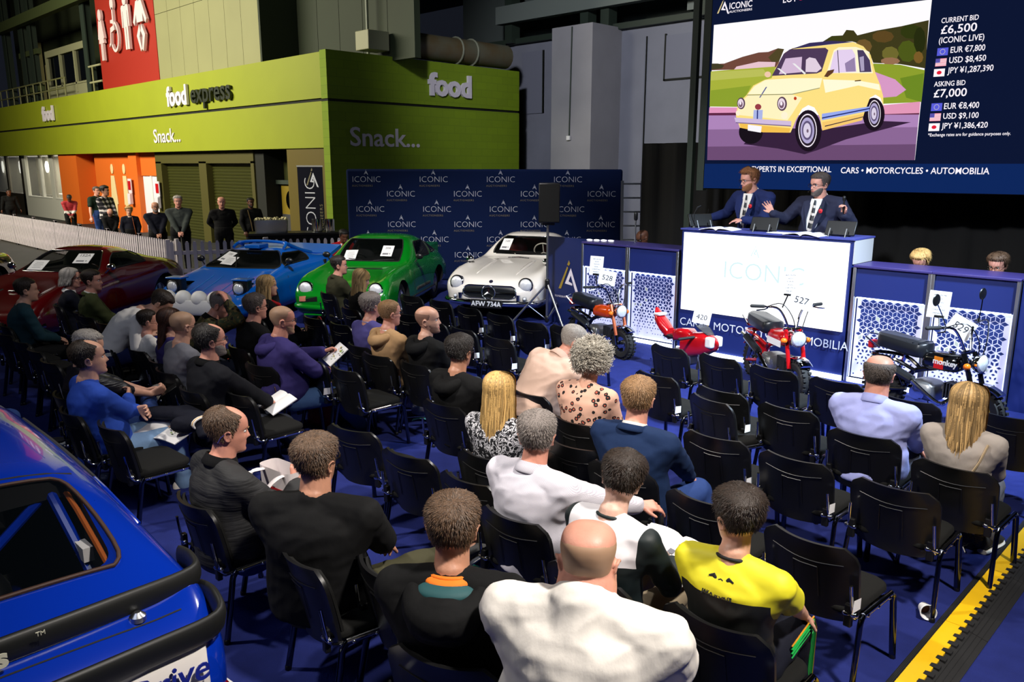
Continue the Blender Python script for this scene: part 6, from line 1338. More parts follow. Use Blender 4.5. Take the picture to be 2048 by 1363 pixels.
class Car:
    def __init__(s, name, label, loc, heading, paint, st, wheels, r, track, sub=5, ns=6, scale=1.0, cat='car', trackr=None):
        s.root = empty(name, loc, R(heading)-pi/2, label, cat); s.root.scale = (scale,)*3
        mb = body_mesh(st, sub, ns)
        s.bvh = BVHTree.FromPolygons([V(v) for v in mb.v], mb.f)
        s.body = mb.build('body', [paint, INT], s.root, smooth=38); s.paint = paint; s.cut = []
        s.wh = [(sx*(track if k == 0 else (trackr or track)), -y, r) for k, y in enumerate(wheels) for sx in (-1, 1)]
        for k, (x, y, z) in enumerate(s.wh):
            c = MB(); c.lathe([(r+.055, .0), (r+.055, .6)], 28, T=TX((x-(.2 if x > 0 else .4), y, z), ry=pi/2)); s.cut.append(c)
    def P(s, mb, nm, m, **k): return mb.build(nm, m, s.root, **k)
    def hit(s, p, d):
        h = s.bvh.ray_cast(V(p), V(d)); return h
    def front(s, x, z, off=.004, back=False):
        h = s.hit((x, 3 if not back else -8, z), (0, -1 if not back else 1, 0)); return (h[0]+h[1]*off, h[1]) if h[0] else (V((x, 0, z)), V((0, 1, 0)))
    def side(s, y, z, sx=-1, off=.004):
        h = s.hit((sx*3, y, z), (-sx, 0, 0)); return (h[0]+h[1]*off, h[1]) if h[0] else (V((sx*.8, y, z)), V((sx, 0, 0)))
    def top(s, x, y, off=.004):
        h = s.hit((x, y, 4), (0, 0, -1)); return (h[0]+h[1]*off, h[1]) if h[0] else (V((x, y, .5)), V((0, 0, 1)))
    def patch(s, rows, how, nm, m, off=.004, nu=14, nv=3, trim=None, tr=.009, cut=None, sx=-1, parent=None):
        """rows = pairs of end points in the projection plane, bottom to top"""
        rr = smooth_path([a+b for a, b in rows], nv); b = MB(); vs = []
        f = {'front': lambda u, v: s.front(u, v, off)[0], 'back': lambda u, v: s.front(u, v, off, True)[0], 'side': lambda u, v: s.side(u, v, sx, off)[0], 'top': lambda u, v: s.top(u, v, off)[0]}[how]
        for q in rr: vs.append([f(q[0]+(q[2]-q[0])*i/nu, q[1]+(q[3]-q[1])*i/nu) for i in range(nu+1)])
        b.add([p for r_ in vs for p in r_], [(j*(nu+1)+i, j*(nu+1)+i+1, (j+1)*(nu+1)+i+1, (j+1)*(nu+1)+i) for j in range(len(rr)-1) for i in range(nu)])
        o = b.build(nm, m, parent or s.root, smooth=180)
        loop = vs[0]+[r_[-1] for r_ in vs[1:]]+vs[-1][-2::-1]+[r_[0] for r_ in vs[-2:0:-1]]
        if trim: MB().tube(loop, tr, 6, closed=True).build('trim', trim, o, smooth=180)
        if cut is not None:
            sh = .985; ol = [q[:2] for q in rr]+[q[2:] for q in rr[::-1]]; cx = sum(p[0] for p in ol)/len(ol); cz = sum(p[1] for p in ol)/len(ol)
            ol = [(cx+(x-cx)*sh, cz+(z-cz)*sh) for x, z in ol]; c = MB()
            A, B = ([(x, cut[0], z) for x, z in ol], [(x, cut[1], z) for x, z in ol]) if how in ('front', 'back') else ([(cut[0], y, z) for y, z in ol], [(cut[1], y, z) for y, z in ol])
            c.loft([A, B]); s.cut.append(c)
        return o
    def finish(s): apply_bool(s.body, s.cut); s.body.data.polygons.foreach_set('use_smooth', [True]*len(s.body.data.polygons)); s.body.data.set_sharp_from_angle(angle=R(38))
    def wheels(s, kind, w_=.17, rim=None):
        for x, y, z in s.wh:
            sx = 1 if x > 0 else -1; T = TX((x, y, z), ry=sx*pi/2); r = z
            o = MB().lathe([(r*.64, -w_/2), (r*.86, -w_/2), (r*.97, -w_*.4), (r, -w_*.2), (r, w_*.2), (r*.97, w_*.4), (r*.86, w_/2), (r*.64, w_/2)], 32, T=T, caps=False).build('wheel', TYRE, s.root, smooth=50)
            b = MB(); b.lathe([(r*.65, -w_*.45), (r*.66, w_*.4), (r*.6, w_*.46), (r*.55, w_*.25), (r*.2, w_*.3), (r*.12, w_*.38), (.001, w_*.4)], 32, T=T)
            if kind == 'spoke':
                for k in range(5): b.box((r*.38, 0, w_*.32), (r*.4, r*.2, .03), T=T @ Matrix.Rotation(k*2*pi/5, 4, 'Z'))
            b.build('rim', rim or ALU, o, smooth=40)
    def lamp(s, x, z, r, ring=CHR, y=None, d=(0, 1, .12), nm='headlamp'):
        p, n = s.front(x, z, 0); p = V((x, y if y is not None else p.y, z)); q = V(d).to_track_quat('Z', 'Y').to_matrix().to_4x4(); T = Matrix.Translation(p) @ q
        o = MB().lathe([(r*1.0, -.12), (r*1.17, -.02), (r*1.16, .02), (r*1.02, .035), (r, .02)], 28, T=T, caps=False).build(nm, ring, s.root)
        MB().lathe([(r*1.02, .01), (r*.95, .03), (r*.7, .05), (r*.3, .062), (.001, .065)], 24, T=T).build('lens', LENS, o, smooth=180); return o
    def bar(s, pts, r, nm, m, n=10, flat=1.0, **k): return MB().tube(smooth_path(pts, 4), r, n, flat=flat, **k).build(nm, m, s.root, smooth=60)
    def mirror(s, p, m, stalk=.1, sx=-1):
        o = MB().ell(p, (.075, .04, .055), 8).build('mirror', m, s.root); MB().tube([p, (p[0]-sx*stalk, p[1]+.03, p[2]-.1)], .012).build('stalk', m, o)
    def cabin(s, y, z, seat, wheel=None, x=.34):
        for sx in (-1, 1):
            b = MB(); b.ell((sx*x, y-.1, z+.22), (.2, .09, .34), 8, T=None); b.ell((sx*x, y+.14, z-.02), (.2, .26, .1), 8); s.P(b, 'seat', seat)
        if wheel:
            T = TX((wheel[0], wheel[1], wheel[2]), rx=R(62)); b = MB(); b.tube([(.19*cos(k*pi/12), .19*sin(k*pi/12), 0) for k in range(24)], .014, 8, 0, T, closed=True)
            for a in (90, 210, 330): b.tube([(0, 0, -.02), (.19*cos(R(a)), .19*sin(R(a)), 0)], .012, 6, 0, T)
            s.P(b, 'steering_wheel', wheel[3])
        s.P(MB().box((0, y-.2, z-.2), (1.2, 1.3, .1)), 'cabin_floor', INT)
def lot_card(car, x, z, num, w_=.2, h=.28, label='', rot=0, lines=True, mini=False, off=.012):
    """a sheet taped behind or on the windscreen: stays a thing of its own"""
    p, n = car.front(x, z, off); M = car.root.matrix_world if False else (Matrix.Translation(car.root.location) @ car.root.rotation_euler.to_matrix().to_4x4() @ Matrix.Diagonal(V((*car.root.scale, 1))))
    up = V((0, 0, 1)); r_ = up.cross(n).normalized(); u = n.cross(r_)
    T = M @ Matrix(((r_.x, u.x, n.x, p.x), (r_.y, u.y, n.y, p.y), (r_.z, u.z, n.z, p.z), (0, 0, 0, 1))) @ Matrix.Rotation(R(rot), 4, 'Z')
    return card(T, num, w_, h, label, lines)
def card(T, num, w_, h, label, lines=True, group=None, back=False):
    o = MB().box((0, 0, 0), (w_, h, .003), T=T).build('paper_sign', PAPER, label=label, cat='sign', smooth=0, group=group)
    b = MB()
    if num:
        s = w_*.42 if lines == 'big' else w_*.34; text(b, num, s, T @ TX((0, (-.33*s if lines == 'big' else h*.18), .0025)), 0, 0, .0, 1, 0, 'CENTER')
        if lines is True: b.box((-w_*.1, -h*.28, .0022), (w_*.5, h*.14, .0004), 1, T); b.box((w_*.28, -h*.27, .0022), (w_*.08, h*.1, .0004), 1, T)
    else:
        tl = lines if isinstance(lines, list) else None
        if tl:
            for k, t_ in enumerate(tl): text(b, t_, w_*.115, T @ TX((0, h*.32-k*h*.135, .0025)), 0, 0, 0, 1, 0, 'CENTER')
        else:
            for k in range(5): b.box((0, h*.26-k*h*.13, .0022), (w_*(.5+.2*((k*7) % 3)/3), h*.025, .0004), 1, T)
    if b.v: b.build('print', [INK, GREYINK], o, smooth=0)
    return o
# ---- green rear engined coupe ---------------------------------------------------------------------------------------
GRN = mat('signal_green_paint', rgb(6, 122, 26), .22, 0, .9)
S = [(0, [(0, .3), (.45, .28), (.6, .36), (.58, .46), (.3, .5), (0, .5)]), (.1, [(0, .2), (.66, .2), (.77, .38), (.74, .58), (.42, .58), (0, .57)]), (.32, [(0, .17), (.68, .17), (.81, .42), (.75, .75), (.44, .67), (0, .65)]), (.8, [(0, .17), (.72, .17), (.83, .47), (.73, .84), (.46, .76), (0, .74)]), (1.3, [(0, .17), (.73, .17), (.82, .5), (.75, .87), (.5, .83), (0, .83)]), (1.48, [(0, .17), (.73, .17), (.82, .5), (.77, .88), (.58, .9), (0, .91)]), (1.8, [(0, .17), (.73, .17), (.82, .5), (.785, .88), (.57, 1.1), (0, 1.13)]), (2.1, [(0, .17), (.73, .17), (.82, .5), (.79, .88), (.55, 1.25), (0, 1.3)]), (2.6, [(0, .17), (.73, .17), (.83, .5), (.8, .89), (.55, 1.27), (0, 1.33)]), (3.1, [(0, .18), (.73, .2), (.86, .55), (.8, .9), (.52, 1.17), (0, 1.24)]), (3.6, [(0, .2), (.72, .24), (.87, .55), (.76, .87), (.46, .98), (0, 1.03)]), (4.0, [(0, .25), (.7, .28), (.82, .52), (.68, .76), (.4, .83), (0, .85)]), (4.25, [(0, .3), (.6, .32), (.68, .48), (.58, .6), (.33, .63), (0, .64)])]
c = Car('sports_coupe', 'bright green sports coupe with ducktail spoiler behind the audience, lot 206', (-11.07, 7.17, 0), -54.5, GRN, S, (.92, 3.2), .31, .69, ns=7)
c.patch([((-.56, .915), (.56, .915)), ((-.575, .95), (.575, .95)), ((-.56, 1.1), (.56, 1.1)), ((-.5, 1.245), (.5, 1.245)), ((-.44, 1.262), (.44, 1.262))], 'front', 'windscreen', TINT, trim=RUB, cut=(0, -2.7))
for sx in (-1, 1):
    c.patch([((-2.0, .94), (-2.75, .93)), ((-1.98, .98), (-2.78, .98)), ((-2.12, 1.15), (-2.8, 1.16)), ((-2.25, 1.21), (-2.76, 1.2))], 'side', 'door_window', TINT, trim=RUB, cut=(-1.2, 1.2) if sx < 0 else None, sx=sx)
    c.patch([((-2.88, .95), (-3.3, .95)), ((-2.88, 1.0), (-3.34, .98)), ((-2.89, 1.12), (-3.12, 1.09)), ((-2.9, 1.15), (-2.98, 1.14))], 'side', 'quarter_window', TINT, trim=RUB, cut=(-1.2, 1.2) if sx < 0 else None, sx=sx)
    c.lamp(sx*.6, .61, .108, ring=CHR)
    o = c.patch([((sx*.36, .42), (sx*.66, .4)), ((sx*.36, .5), (sx*.66, .48))], 'front', 'indicator', mat('grille_black', rgb(24, 24, 24), .4), nv=2)
    c.patch([((sx*.56, .42), (sx*.68, .41)), ((sx*.56, .5), (sx*.68, .49))], 'front', 'indicator_lens', mat('clear_lens', rgb(190, 120, 100), .2), off=.008, nv=2, nu=4, parent=o)
    c.mirror((sx*.88, -1.75, .99), BLK, .08, sx)
c.bar([(-.78, -.22, .34), (-.68, -.02, .33), (0, .06, .32), (.68, -.02, .33), (.78, -.22, .34)], .045, 'bumper', GRN)
c.P(MB().box((0, .0, .2), (1.2, .04, .03)), 'spoiler_lip', GRN, bevel=.01)
b = MB(); b.box((0, -.02, .25), (.5, .01, .1)); c.P(b, 'number_plate', INT)
c.P(MB().loft([[(x, -3.55, .9+.14*(1-abs(x)/.7*.3)) for x in (-.6, -.3, 0, .3, .6)]+[(x, -3.6, .88) for x in (.6, .3, 0, -.3, -.6)], [(x, -4.1, 1.03) for x in (-.62, -.3, 0, .3, .62)]+[(x, -4.12, .8) for x in (.62, .3, 0, -.3, -.62)]]), 'ducktail_spoiler', GRN)
b = MB()
for sg in (-1, 1): b.tube([c.front(sg*.1, .915, .012)[0], c.front(sg*.2-.05, .93, .014)[0], c.front(sg*.42-.05, .94, .014)[0]], .008)
c.P(b, 'wiper', BLK)
b = MB(); b.tube([c.top(x, -1.22, .004)[0] for x in (-.36, -.18, 0, .18, .36)], .012); c.P(b, 'air_vent', BLK)
b = MB()   # flank script and stripe
for k in range(9): y = -1.75-k*.1; p = [c.side(y-.03*j, .38+.05*((j % 2)), -1, .004)[0] for j in range(4)]; b.tube(p, .008, 5)
b.tube([c.side(y/10, .3, -1, .003)[0] for y in range(-30, -14)], .012, 5); c.P(b, 'side_script', INK)
c.P(MB().box((-.79, -2.62, .8), (.03, .12, .03)), 'door_handle', BLK)
b = MB(); b.tube([c.side(-1.62, z, -1, .001)[0] for z in (.3, .5, .7, .86)], .004, 4); c.P(b, 'door_seam', INT)
c.cabin(-2.2, .62, INT, (.34, -1.95, .84, BLK)); c.finish(); c.wheels('spoke', rim=ALU)
lot_card(c, -.3, 1.07, '206', .21, .29, 'white lot card 206 on the windscreen of the green coupe'); lot_card(c, .36, 1.0, '', .23, .26, 'white notice sheet on the windscreen of the green coupe', 4)
# ---- white classic gullwing --------------------------------------------------------------------------------------------
WP = mat('ivory_paint', rgb(236, 230, 222), .2, 0, .9)
S = [(0, [(0, .36), (.34, .35), (.5, .4), (.52, .5), (.3, .56), (0, .57)]), (.07, [(0, .3), (.6, .29), (.72, .42), (.7, .58), (.42, .64), (0, .65)]), (.2, [(0, .24), (.72, .24), (.84, .42), (.82, .66), (.52, .72), (0, .72)]), (.5, [(0, .2), (.76, .2), (.885, .45), (.82, .79), (.52, .78), (0, .79)]), (1.0, [(0, .2), (.78, .2), (.89, .5), (.8, .86), (.52, .84), (0, .865)]), (1.5, [(0, .2), (.78, .2), (.88, .52), (.8, .87), (.54, .885), (0, .91)]), (1.78, [(0, .2), (.78, .2), (.88, .54), (.81, .88), (.6, .92), (0, .95)]), (2.0, [(0, .2), (.78, .2), (.88, .54), (.81, .88), (.58, 1.1), (0, 1.15)]), (2.2, [(0, .2), (.78, .2), (.88, .54), (.8, .88), (.5, 1.25), (0, 1.3)]), (2.6, [(0, .2), (.78, .2), (.88, .54), (.8, .88), (.5, 1.27), (0, 1.32)]), (3.1, [(0, .2), (.78, .2), (.89, .54), (.78, .86), (.48, 1.14), (0, 1.21)]), (3.6, [(0, .22), (.76, .24), (.87, .52), (.74, .8), (.42, .92), (0, .95)]), (4.1, [(0, .26), (.7, .28), (.78, .48), (.62, .68), (.36, .74), (0, .76)]), (4.45, [(0, .34), (.5, .34), (.58, .44), (.46, .55), (.28, .58), (0, .59)])]
c = Car('classic_coupe', 'white classic gullwing coupe with three pointed star grille, lot 149', (-9.73, 9.28, 0), -64, WP, S, (.95, 3.35), .33, .7, ns=7)
c.patch([((-.58, .95), (.58, .95)), ((-.6, 1.0), (.6, 1.0)), ((-.56, 1.12), (.56, 1.12)), ((-.47, 1.24), (.47, 1.24)), ((-.42, 1.262), (.42, 1.262))], 'front', 'windscreen', mat('clear_car_glass', rgb(12, 14, 14), .03, alpha=.3, spec=.8), trim=CHR, cut=(0, -3.0))
for sx in (-1, 1):
    c.patch([((-2.12, .94), (-2.72, .94)), ((-2.14, 1.0), (-2.74, 1.0)), ((-2.25, 1.16), (-2.7, 1.16))], 'side', 'door_window', TINT, trim=CHR, cut=(-1.2, 1.2) if sx < 0 else None, sx=sx)
    c.lamp(sx*.62, .63, .11, d=(sx*.08, 1, .1)); o = c.lamp(sx*.62, .41, .035, d=(sx*.1, 1, .0), nm='indicator')
    b = MB(); b.loft([[(sx*.52+x, .02+y, z) for x, y in rrect(.07, .06, .025, 4)] for z in (.3, .34, .44, .475)]); c.P(b, 'overrider', CHR, smooth=60)
    b = MB()
    b.tube([c.top(sx*.36, -y, .0)[0]+V((0, 0, .0)) for y in (.35, .5, .7, .9, 1.1, 1.3, 1.45)], [.005, .02, .035, .042, .042, .035, .02], 10, flat=.6); c.P(b, 'bonnet_bulge', WP, smooth=180)
    c.P(MB().tube([c.side(-.85+.42*cos(R(a)), .62+.2*sin(R(a)), sx, .0)[0] for a in range(10, 175, 12)], .014, 6), 'arch_brow', WP)
    c.mirror((sx*.72, -.95, .94), CHR, .0, sx)
c.bar([(-.88, -.42, .33), (-.8, -.1, .33), (-.45, .06, .33), (0, .1, .33), (.45, .06, .33), (.8, -.1, .33), (.88, -.42, .33)], .05, 'bumper', CHR, flat=1.0)
g = c.patch([((-.36, .4), (.36, .4)), ((-.46, .44), (.46, .44)), ((-.475, .5), (.475, .5)), ((-.45, .57), (.45, .57)), ((-.38, .6), (.38, .6))], 'front', 'grille', mat('grille_dark', rgb(14, 18, 22), .4), off=.006, trim=CHR, tr=.013)
p, n = c.front(0, .5, .05); b = MB(); b.tube([(.118*cos(k*pi/14), p.y, .5+.118*sin(k*pi/14)) for k in range(28)], .011, 8, closed=True)
for a in (90, 210, 330):
    q = V((cos(R(a)), 0, sin(R(a)))); w_ = V((-q.z, 0, q.x)); ctr = V((0, p.y, .5)); b.add([ctr+w_*.018, ctr+V((0, .014, 0)), ctr-w_*.018, ctr+q*.112, ctr+V((0, -.01, 0))], [(0, 1, 3), (1, 2, 3), (2, 4, 3), (4, 0, 3)])
b.tube([c.front(x/10, .5, .03)[0] for x in range(-46, -12, 4)], .012, 6) if False else None
for sg in (-1, 1): b.tube([c.front(sg*x, .5, .025)[0] for x in (.12, .25, .36, .46)], .011, 6)
b.build('grille_star', CHR, g, smooth=60)
c.P(MB().lathe([(.034, 0), (.034, .01), (.02, .014)], 16, T=TX(c.front(0, .665, .0)[0], rx=R(-40))), 'bonnet_badge', mat('badge_dark', rgb(30, 30, 50), .3))
T = upright((0, .165, .325), 0, R(-6)); o = c.P(MB().box((0, 0, 0), (.56, .14, .012), T=upright((0, .158, .325), pi, R(-6))), 'number_plate', mat('plate_black', rgb(12, 12, 14), .4), bevel=.004)
b = MB(); Tp = TX((0, .166, .325), rz=pi) @ FY; text(b, 'AFW 734A', .125, Tp @ TX((0, -.045, .0)), 0, .002, .003, .92, 0, 'CENTER'); b.build('plate_letters', mat('plate_silver', rgb(210, 212, 216), .4), o, smooth=0)
b = MB()
for sg in (-1, 1): b.tube([c.front(sg*.2-.08, .95, .014)[0], c.front(sg*.22+.0, .985, .02)[0], c.front(sg*.22+.22, 1.0, .02)[0]], .008)
c.P(b, 'wiper', CHR)
b = MB()
for k in range(14): b.box(tuple(c.top(-.2+k*.03, -1.6, .006)[0]), (.016, .1, .02))
c.P(b, 'air_vent', CHR, smooth=0)
REDL = mat('red_leather', rgb(120, 14, 20), .5)
c.cabin(-2.5, .66, REDL, (-.33, -2.12, .98, mat('ivory_wheel', rgb(230, 222, 205), .3))); c.P(MB().box((0, -2.9, .9), (1.1, .08, .5)), 'rear_bulkhead', REDL); c.P(MB().box((0, -1.95, .82), (1.15, .2, .14)), 'dashboard', REDL)
c.finish(); c.wheels('cap', rim=CHR)
lot_card(c, .37, 1.11, '149', .2, .29, 'white lot card 149 on the windscreen of the white classic coupe')
# ---- blue wedge rally car ----------------------------------------------------------------------------------------------
BL = mat('rally_blue_paint', rgb(4, 96, 196), .3, 0, .7)
S = [(0, [(0, .3), (.55, .28), (.66, .34), (.66, .4), (.4, .42), (0, .42)]), (.1, [(0, .22), (.72, .22), (.82, .36), (.8, .46), (.5, .47), (0, .47)]), (.45, [(0, .17), (.76, .17), (.87, .42), (.8, .64), (.5, .57), (0, .55)]), (.9, [(0, .17), (.78, .17), (.88, .45), (.8, .74), (.5, .68), (0, .66)]), (1.25, [(0, .17), (.78, .17), (.87, .48), (.79, .79), (.52, .78), (0, .78)]), (1.4, [(0, .17), (.78, .17), (.87, .5), (.79, .81), (.55, .83), (0, .86)]), (1.75, [(0, .17), (.78, .17), (.87, .5), (.79, .83), (.52, 1.0), (0, 1.05)]), (1.98, [(0, .17), (.78, .17), (.87, .5), (.79, .84), (.47, 1.09), (0, 1.12)]), (2.35, [(0, .17), (.78, .18), (.88, .52), (.8, .86), (.48, 1.1), (0, 1.13)]), (2.65, [(0, .17), (.78, .18), (.9, .55), (.82, .88), (.46, 1.03), (0, 1.06)]), (3.0, [(0, .18), (.78, .2), (.91, .56), (.84, .88), (.45, .93), (0, .95)]), (3.4, [(0, .22), (.76, .26), (.9, .55), (.82, .86), (.45, .88), (0, .89)]), (3.65, [(0, .3), (.7, .3), (.82, .5), (.74, .76), (.4, .8), (0, .8)])]
c = Car('rally_car', 'bright blue wedge shaped rally car with white lamp pod and roof spoiler', (-12.52, 5.45, 0), -57.5, BL, S, (.72, 2.95), .31, .72, ns=7)
c.patch([((-.66, .83), (.66, .83)), ((-.7, .86), (.7, .86)), ((-.62, .95), (.62, .95)), ((-.5, 1.06), (.5, 1.06)), ((-.44, 1.085), (.44, 1.085))], 'front', 'windscreen', TINT, trim=RUB, cut=(0, -2.4))
for sx in (-1, 1):
    c.patch([((-1.6, .87), (-2.4, .89)), ((-1.62, .9), (-2.46, .91)), ((-1.78, .99), (-2.5, 1.0)), ((-1.92, 1.05), (-2.42, 1.04))], 'side', 'door_window', TINT, trim=RUB, cut=(-1.2, 1.2) if sx < 0 else None, sx=sx)
    p = c.top(sx*.6, -.5, 0)[0]
    o = c.P(MB().loft([[(sx*.6+x, -.42+y, z) for x, y in rrect(.27, .2, .05, 4)] for z in (p.z-.1, p.z+.12, p.z+.15)]), 'headlamp_pod', mat('pod_black', rgb(18, 20, 24), .4)); MB().box((sx*.6, -.44, p.z+.165), (.29, .24, .03)).build('lid', BL, o, bevel=.012)
    c.lamp(sx*.6, p.z+.03, .095, y=-.31, ring=BLK, d=(0, 1, .0)); c.mirror((sx*.86, -1.55, .96), BLK, .08, sx)
    b = MB()
    for k in (.16, .34): b.tube([c.top(sx*k, -y, .003)[0] for y in (.35, .5, .65, .8, .95, 1.1)], .005, 4)
    c.P(b, 'bonnet_seam', mat('seam_light', rgb(90, 170, 240), .4))
o = c.P(MB().loft([[(x*k, .1+y*k2, z) for x, y in rrect(1.12, .2, .09, 5)] for z, k, k2 in ((.27, .92, .7), (.32, 1, 1), (.46, 1, 1), (.5, .98, .9))]), 'lamp_pod', WHT)
for k in range(4): MB().ell((-.42+.28*k, .1, .52), (.135, .12, .135), 10).build('lamp_cover', WHT, o, smooth=180)
c.bar([(-.5, -2.05, 1.12), (-.44, -2.2, 1.2), (0, -2.22, 1.225), (.44, -2.2, 1.2), (.5, -2.05, 1.12)], .028, 'roof_spoiler', BL)
for sx in (-1, 1): c.bar([(sx*.46, -2.2, 1.2), (sx*.52, -2.6, 1.05), (sx*.56, -3.0, .95)], .035, 'roof_buttress', BL)
c.P(MB().box((0, -1.98, 1.16), (.3, .34, .07)), 'roof_scoop', BL, bevel=.015)
c.P(MB().loft([[(x, -3.25, .93-abs(x)*.02) for x in (-.84, 0, .84)]+[(x, -3.3, .86) for x in (.84, 0, -.84)], [(x, -3.72, 1.06-abs(x)*.02) for x in (-.86, 0, .86)]+[(x, -3.74, .98) for x in (.86, 0, -.86)]]), 'rear_spoiler', BL)
b = MB(); b.tube([c.front(.05, .83, .012)[0], c.front(.2, .98, .02)[0]], .012); c.P(b, 'wiper', BLK)
b = MB(); b.tube([c.side(-1.5, z, -1, .001)[0] for z in (.3, .5, .7, .84)], .004, 4); c.P(b, 'door_seam', INT)
for y, z in ((-2.9, .8), (-3.1, .72)): c.P(MB().box(tuple(c.side(y, z, -1, 0)[0]), (.03, .1, .08)), 'side_vent', INT, bevel=.01)
c.cabin(-2.05, .5, INT, (.32, -1.75, .72, BLK)); c.P(MB().ell((-.2, -1.7, .78), (.1, .05, .05), 8), 'red_seat_belt', C_['red']); c.finish(); c.wheels('spoke', .2, rim=GOLD)
lot_card(c, .4, .98, '720', .22, .3, 'white lot card at the left edge of the blue rally car windscreen', -12); lot_card(c, .28, .92, '', .26, .24, 'white notice sheet beside the lot card on the blue rally car', -6, off=.02)
# ---- dark red grand tourer ---------------------------------------------------------------------------------------------
DR = mat('dark_red_paint', rgb(84, 6, 10), .16, 0, .9)
S = [(0, [(0, .36), (.34, .35), (.52, .4), (.52, .47), (.3, .5), (0, .5)]), (.12, [(0, .27), (.64, .26), (.76, .4), (.7, .56), (.4, .58), (0, .58)]), (.4, [(0, .2), (.72, .2), (.85, .45), (.77, .74), (.45, .67), (0, .66)]), (.9, [(0, .18), (.76, .18), (.87, .48), (.76, .86), (.46, .76), (0, .75)]), (1.5, [(0, .18), (.76, .18), (.86, .52), (.77, .88), (.5, .84), (0, .83)]), (1.78, [(0, .18), (.76, .18), (.86, .54), (.78, .89), (.58, .9), (0, .92)]), (2.1, [(0, .18), (.76, .18), (.86, .54), (.78, .9), (.55, 1.08), (0, 1.12)]), (2.4, [(0, .18), (.76, .18), (.86, .54), (.78, .9), (.52, 1.2), (0, 1.25)]), (2.8, [(0, .18), (.76, .18), (.87, .56), (.8, .91), (.5, 1.2), (0, 1.26)]), (3.2, [(0, .19), (.76, .2), (.89, .58), (.82, .94), (.47, 1.1), (0, 1.17)]), (3.6, [(0, .2), (.75, .22), (.89, .58), (.8, .93), (.44, .98), (0, 1.03)]), (4.1, [(0, .26), (.72, .28), (.82, .55), (.7, .84), (.4, .88), (0, .9)]), (4.4, [(0, .34), (.6, .34), (.7, .5), (.6, .74), (.34, .78), (0, .79)])]
c = Car('grand_tourer', 'dark red long bonnet grand tourer at left behind two seated men, lot 152A', (-13.05, 2.55, 0), -52, DR, S, (.95, 3.4), .33, .7, ns=7)
c.patch([((-.62, .92), (.62, .92)), ((-.64, .96), (.64, .96)), ((-.56, 1.08), (.56, 1.08)), ((-.47, 1.19), (.47, 1.19)), ((-.43, 1.21), (.43, 1.21))], 'front', 'windscreen', TINT, trim=CHR, cut=(0, -2.9))
for sx in (-1, 1):
    c.patch([((-2.05, .95), (-3.0, .97)), ((-2.08, .98), (-3.02, 1.0)), ((-2.25, 1.1), (-3.0, 1.1)), ((-2.4, 1.165), (-2.9, 1.15))], 'side', 'door_window', TINT, trim=RUB, cut=(-1.2, 1.2) if sx < 0 else None, sx=sx)
    c.lamp(sx*.6, .6, .105, d=(sx*.1, 1, .25)); c.lamp(sx*.6, .4, .035, ring=CHR, nm='indicator')
    c.bar([(sx*.3, .06, .36), (sx*.6, .0, .36), (sx*.82, -.3, .37)], .035, 'bumper', CHR)
    b = MB(); b.tube([c.side(-1.95, z, sx, .001)[0] for z in (.3, .5, .7, .86)], .004, 4); c.P(b, 'door_seam', INT)
    c.P(MB().ell(tuple(c.side(-1.5, .72, sx, 0)[0]), (.012, .035, .05), 8), 'badge', GOLD)
    c.P(MB().tube([c.top(sx*.3, -y, .004)[0] for y in (.75, .85, .95)], .016, 6), 'bonnet_vent', CHR)
    for q in range(3): pass
    c.mirror((sx*.86, -1.9, 1.0), CHR, .1, sx)
c.P(MB().box((0, -.85, .76), (.24, .05, .02)), 'bonnet_scoop', CHR, bevel=.008)
c.patch([((-.32, .4), (.32, .4)), ((-.38, .44), (.38, .44)), ((-.32, .49), (.32, .49))], 'front', 'grille', mat('grille_mesh', rgb(40, 40, 44), .4), trim=CHR)
b = MB(); p = c.top(.0, -.2, .006)[0]; b.tube([p+V((.02*cos(k), .04*sin(k), .02)) for k in range(7)], .006, 5); c.P(b, 'bonnet_badge', CHR)
c.P(MB().box((.15, .12, .3), (.4, .02, .1)), 'number_plate', C_['red'], smooth=0); c.P(MB().box((.38, .12, .3), (.07, .022, .1)), 'plate_end', WHT, smooth=0)
c.cabin(-2.6, .62, mat('dark_green_seat', rgb(40, 50, 30), .6), (-.33, -2.2, .86, mat('wood_wheel', rgb(70, 40, 20), .3))); c.finish(); c.wheels('spoke', rim=ALU)
lot_card(c, -.28, 1.1, '152A', .26, .26, 'white lot card 152A on the windscreen of the dark red car', 0); lot_card(c, .42, 1.0, '', .28, .24, 'white notice sheet on the left of the dark red car\'s windscreen', 0)
# ---- black convertible -------------------------------------------------------------------------------------------------
BP = mat('black_paint', rgb(8, 9, 9), .12, 0, .9)
S = [(0, [(0, .34), (.4, .33), (.56, .4), (.56, .48), (.3, .52), (0, .52)]), (.15, [(0, .25), (.66, .25), (.78, .42), (.72, .6), (.42, .6), (0, .6)]), (.6, [(0, .2), (.74, .2), (.84, .48), (.75, .8), (.46, .73), (0, .73)]), (1.4, [(0, .18), (.75, .18), (.84, .52), (.76, .86), (.5, .84), (0, .85)]), (1.75, [(0, .18), (.75, .18), (.84, .52), (.77, .87), (.6, .89), (0, .9)]), (2.4, [(0, .18), (.75, .18), (.84, .52), (.78, .88), (.62, .88), (0, .88)]), (3.2, [(0, .18), (.75, .2), (.85, .55), (.78, .9), (.6, .9), (0, .92)]), (3.8, [(0, .22), (.74, .25), (.82, .55), (.72, .85), (.45, .86), (0, .88)]), (4.2, [(0, .34), (.6, .34), (.68, .5), (.58, .7), (.34, .73), (0, .74)])]
c = Car('convertible', 'black open convertible at the far left edge, lot 153', (-16.0, 1.3, 0), -40, BP, S, (.9, 3.2), .32, .69)
x = MB(); x.loft([[(px*.62, -2.3+py, z) for px, py in rrect(1.9, 1.3, .2, 4)] for z in (.45, 1.3)]); c.cut.append(x)
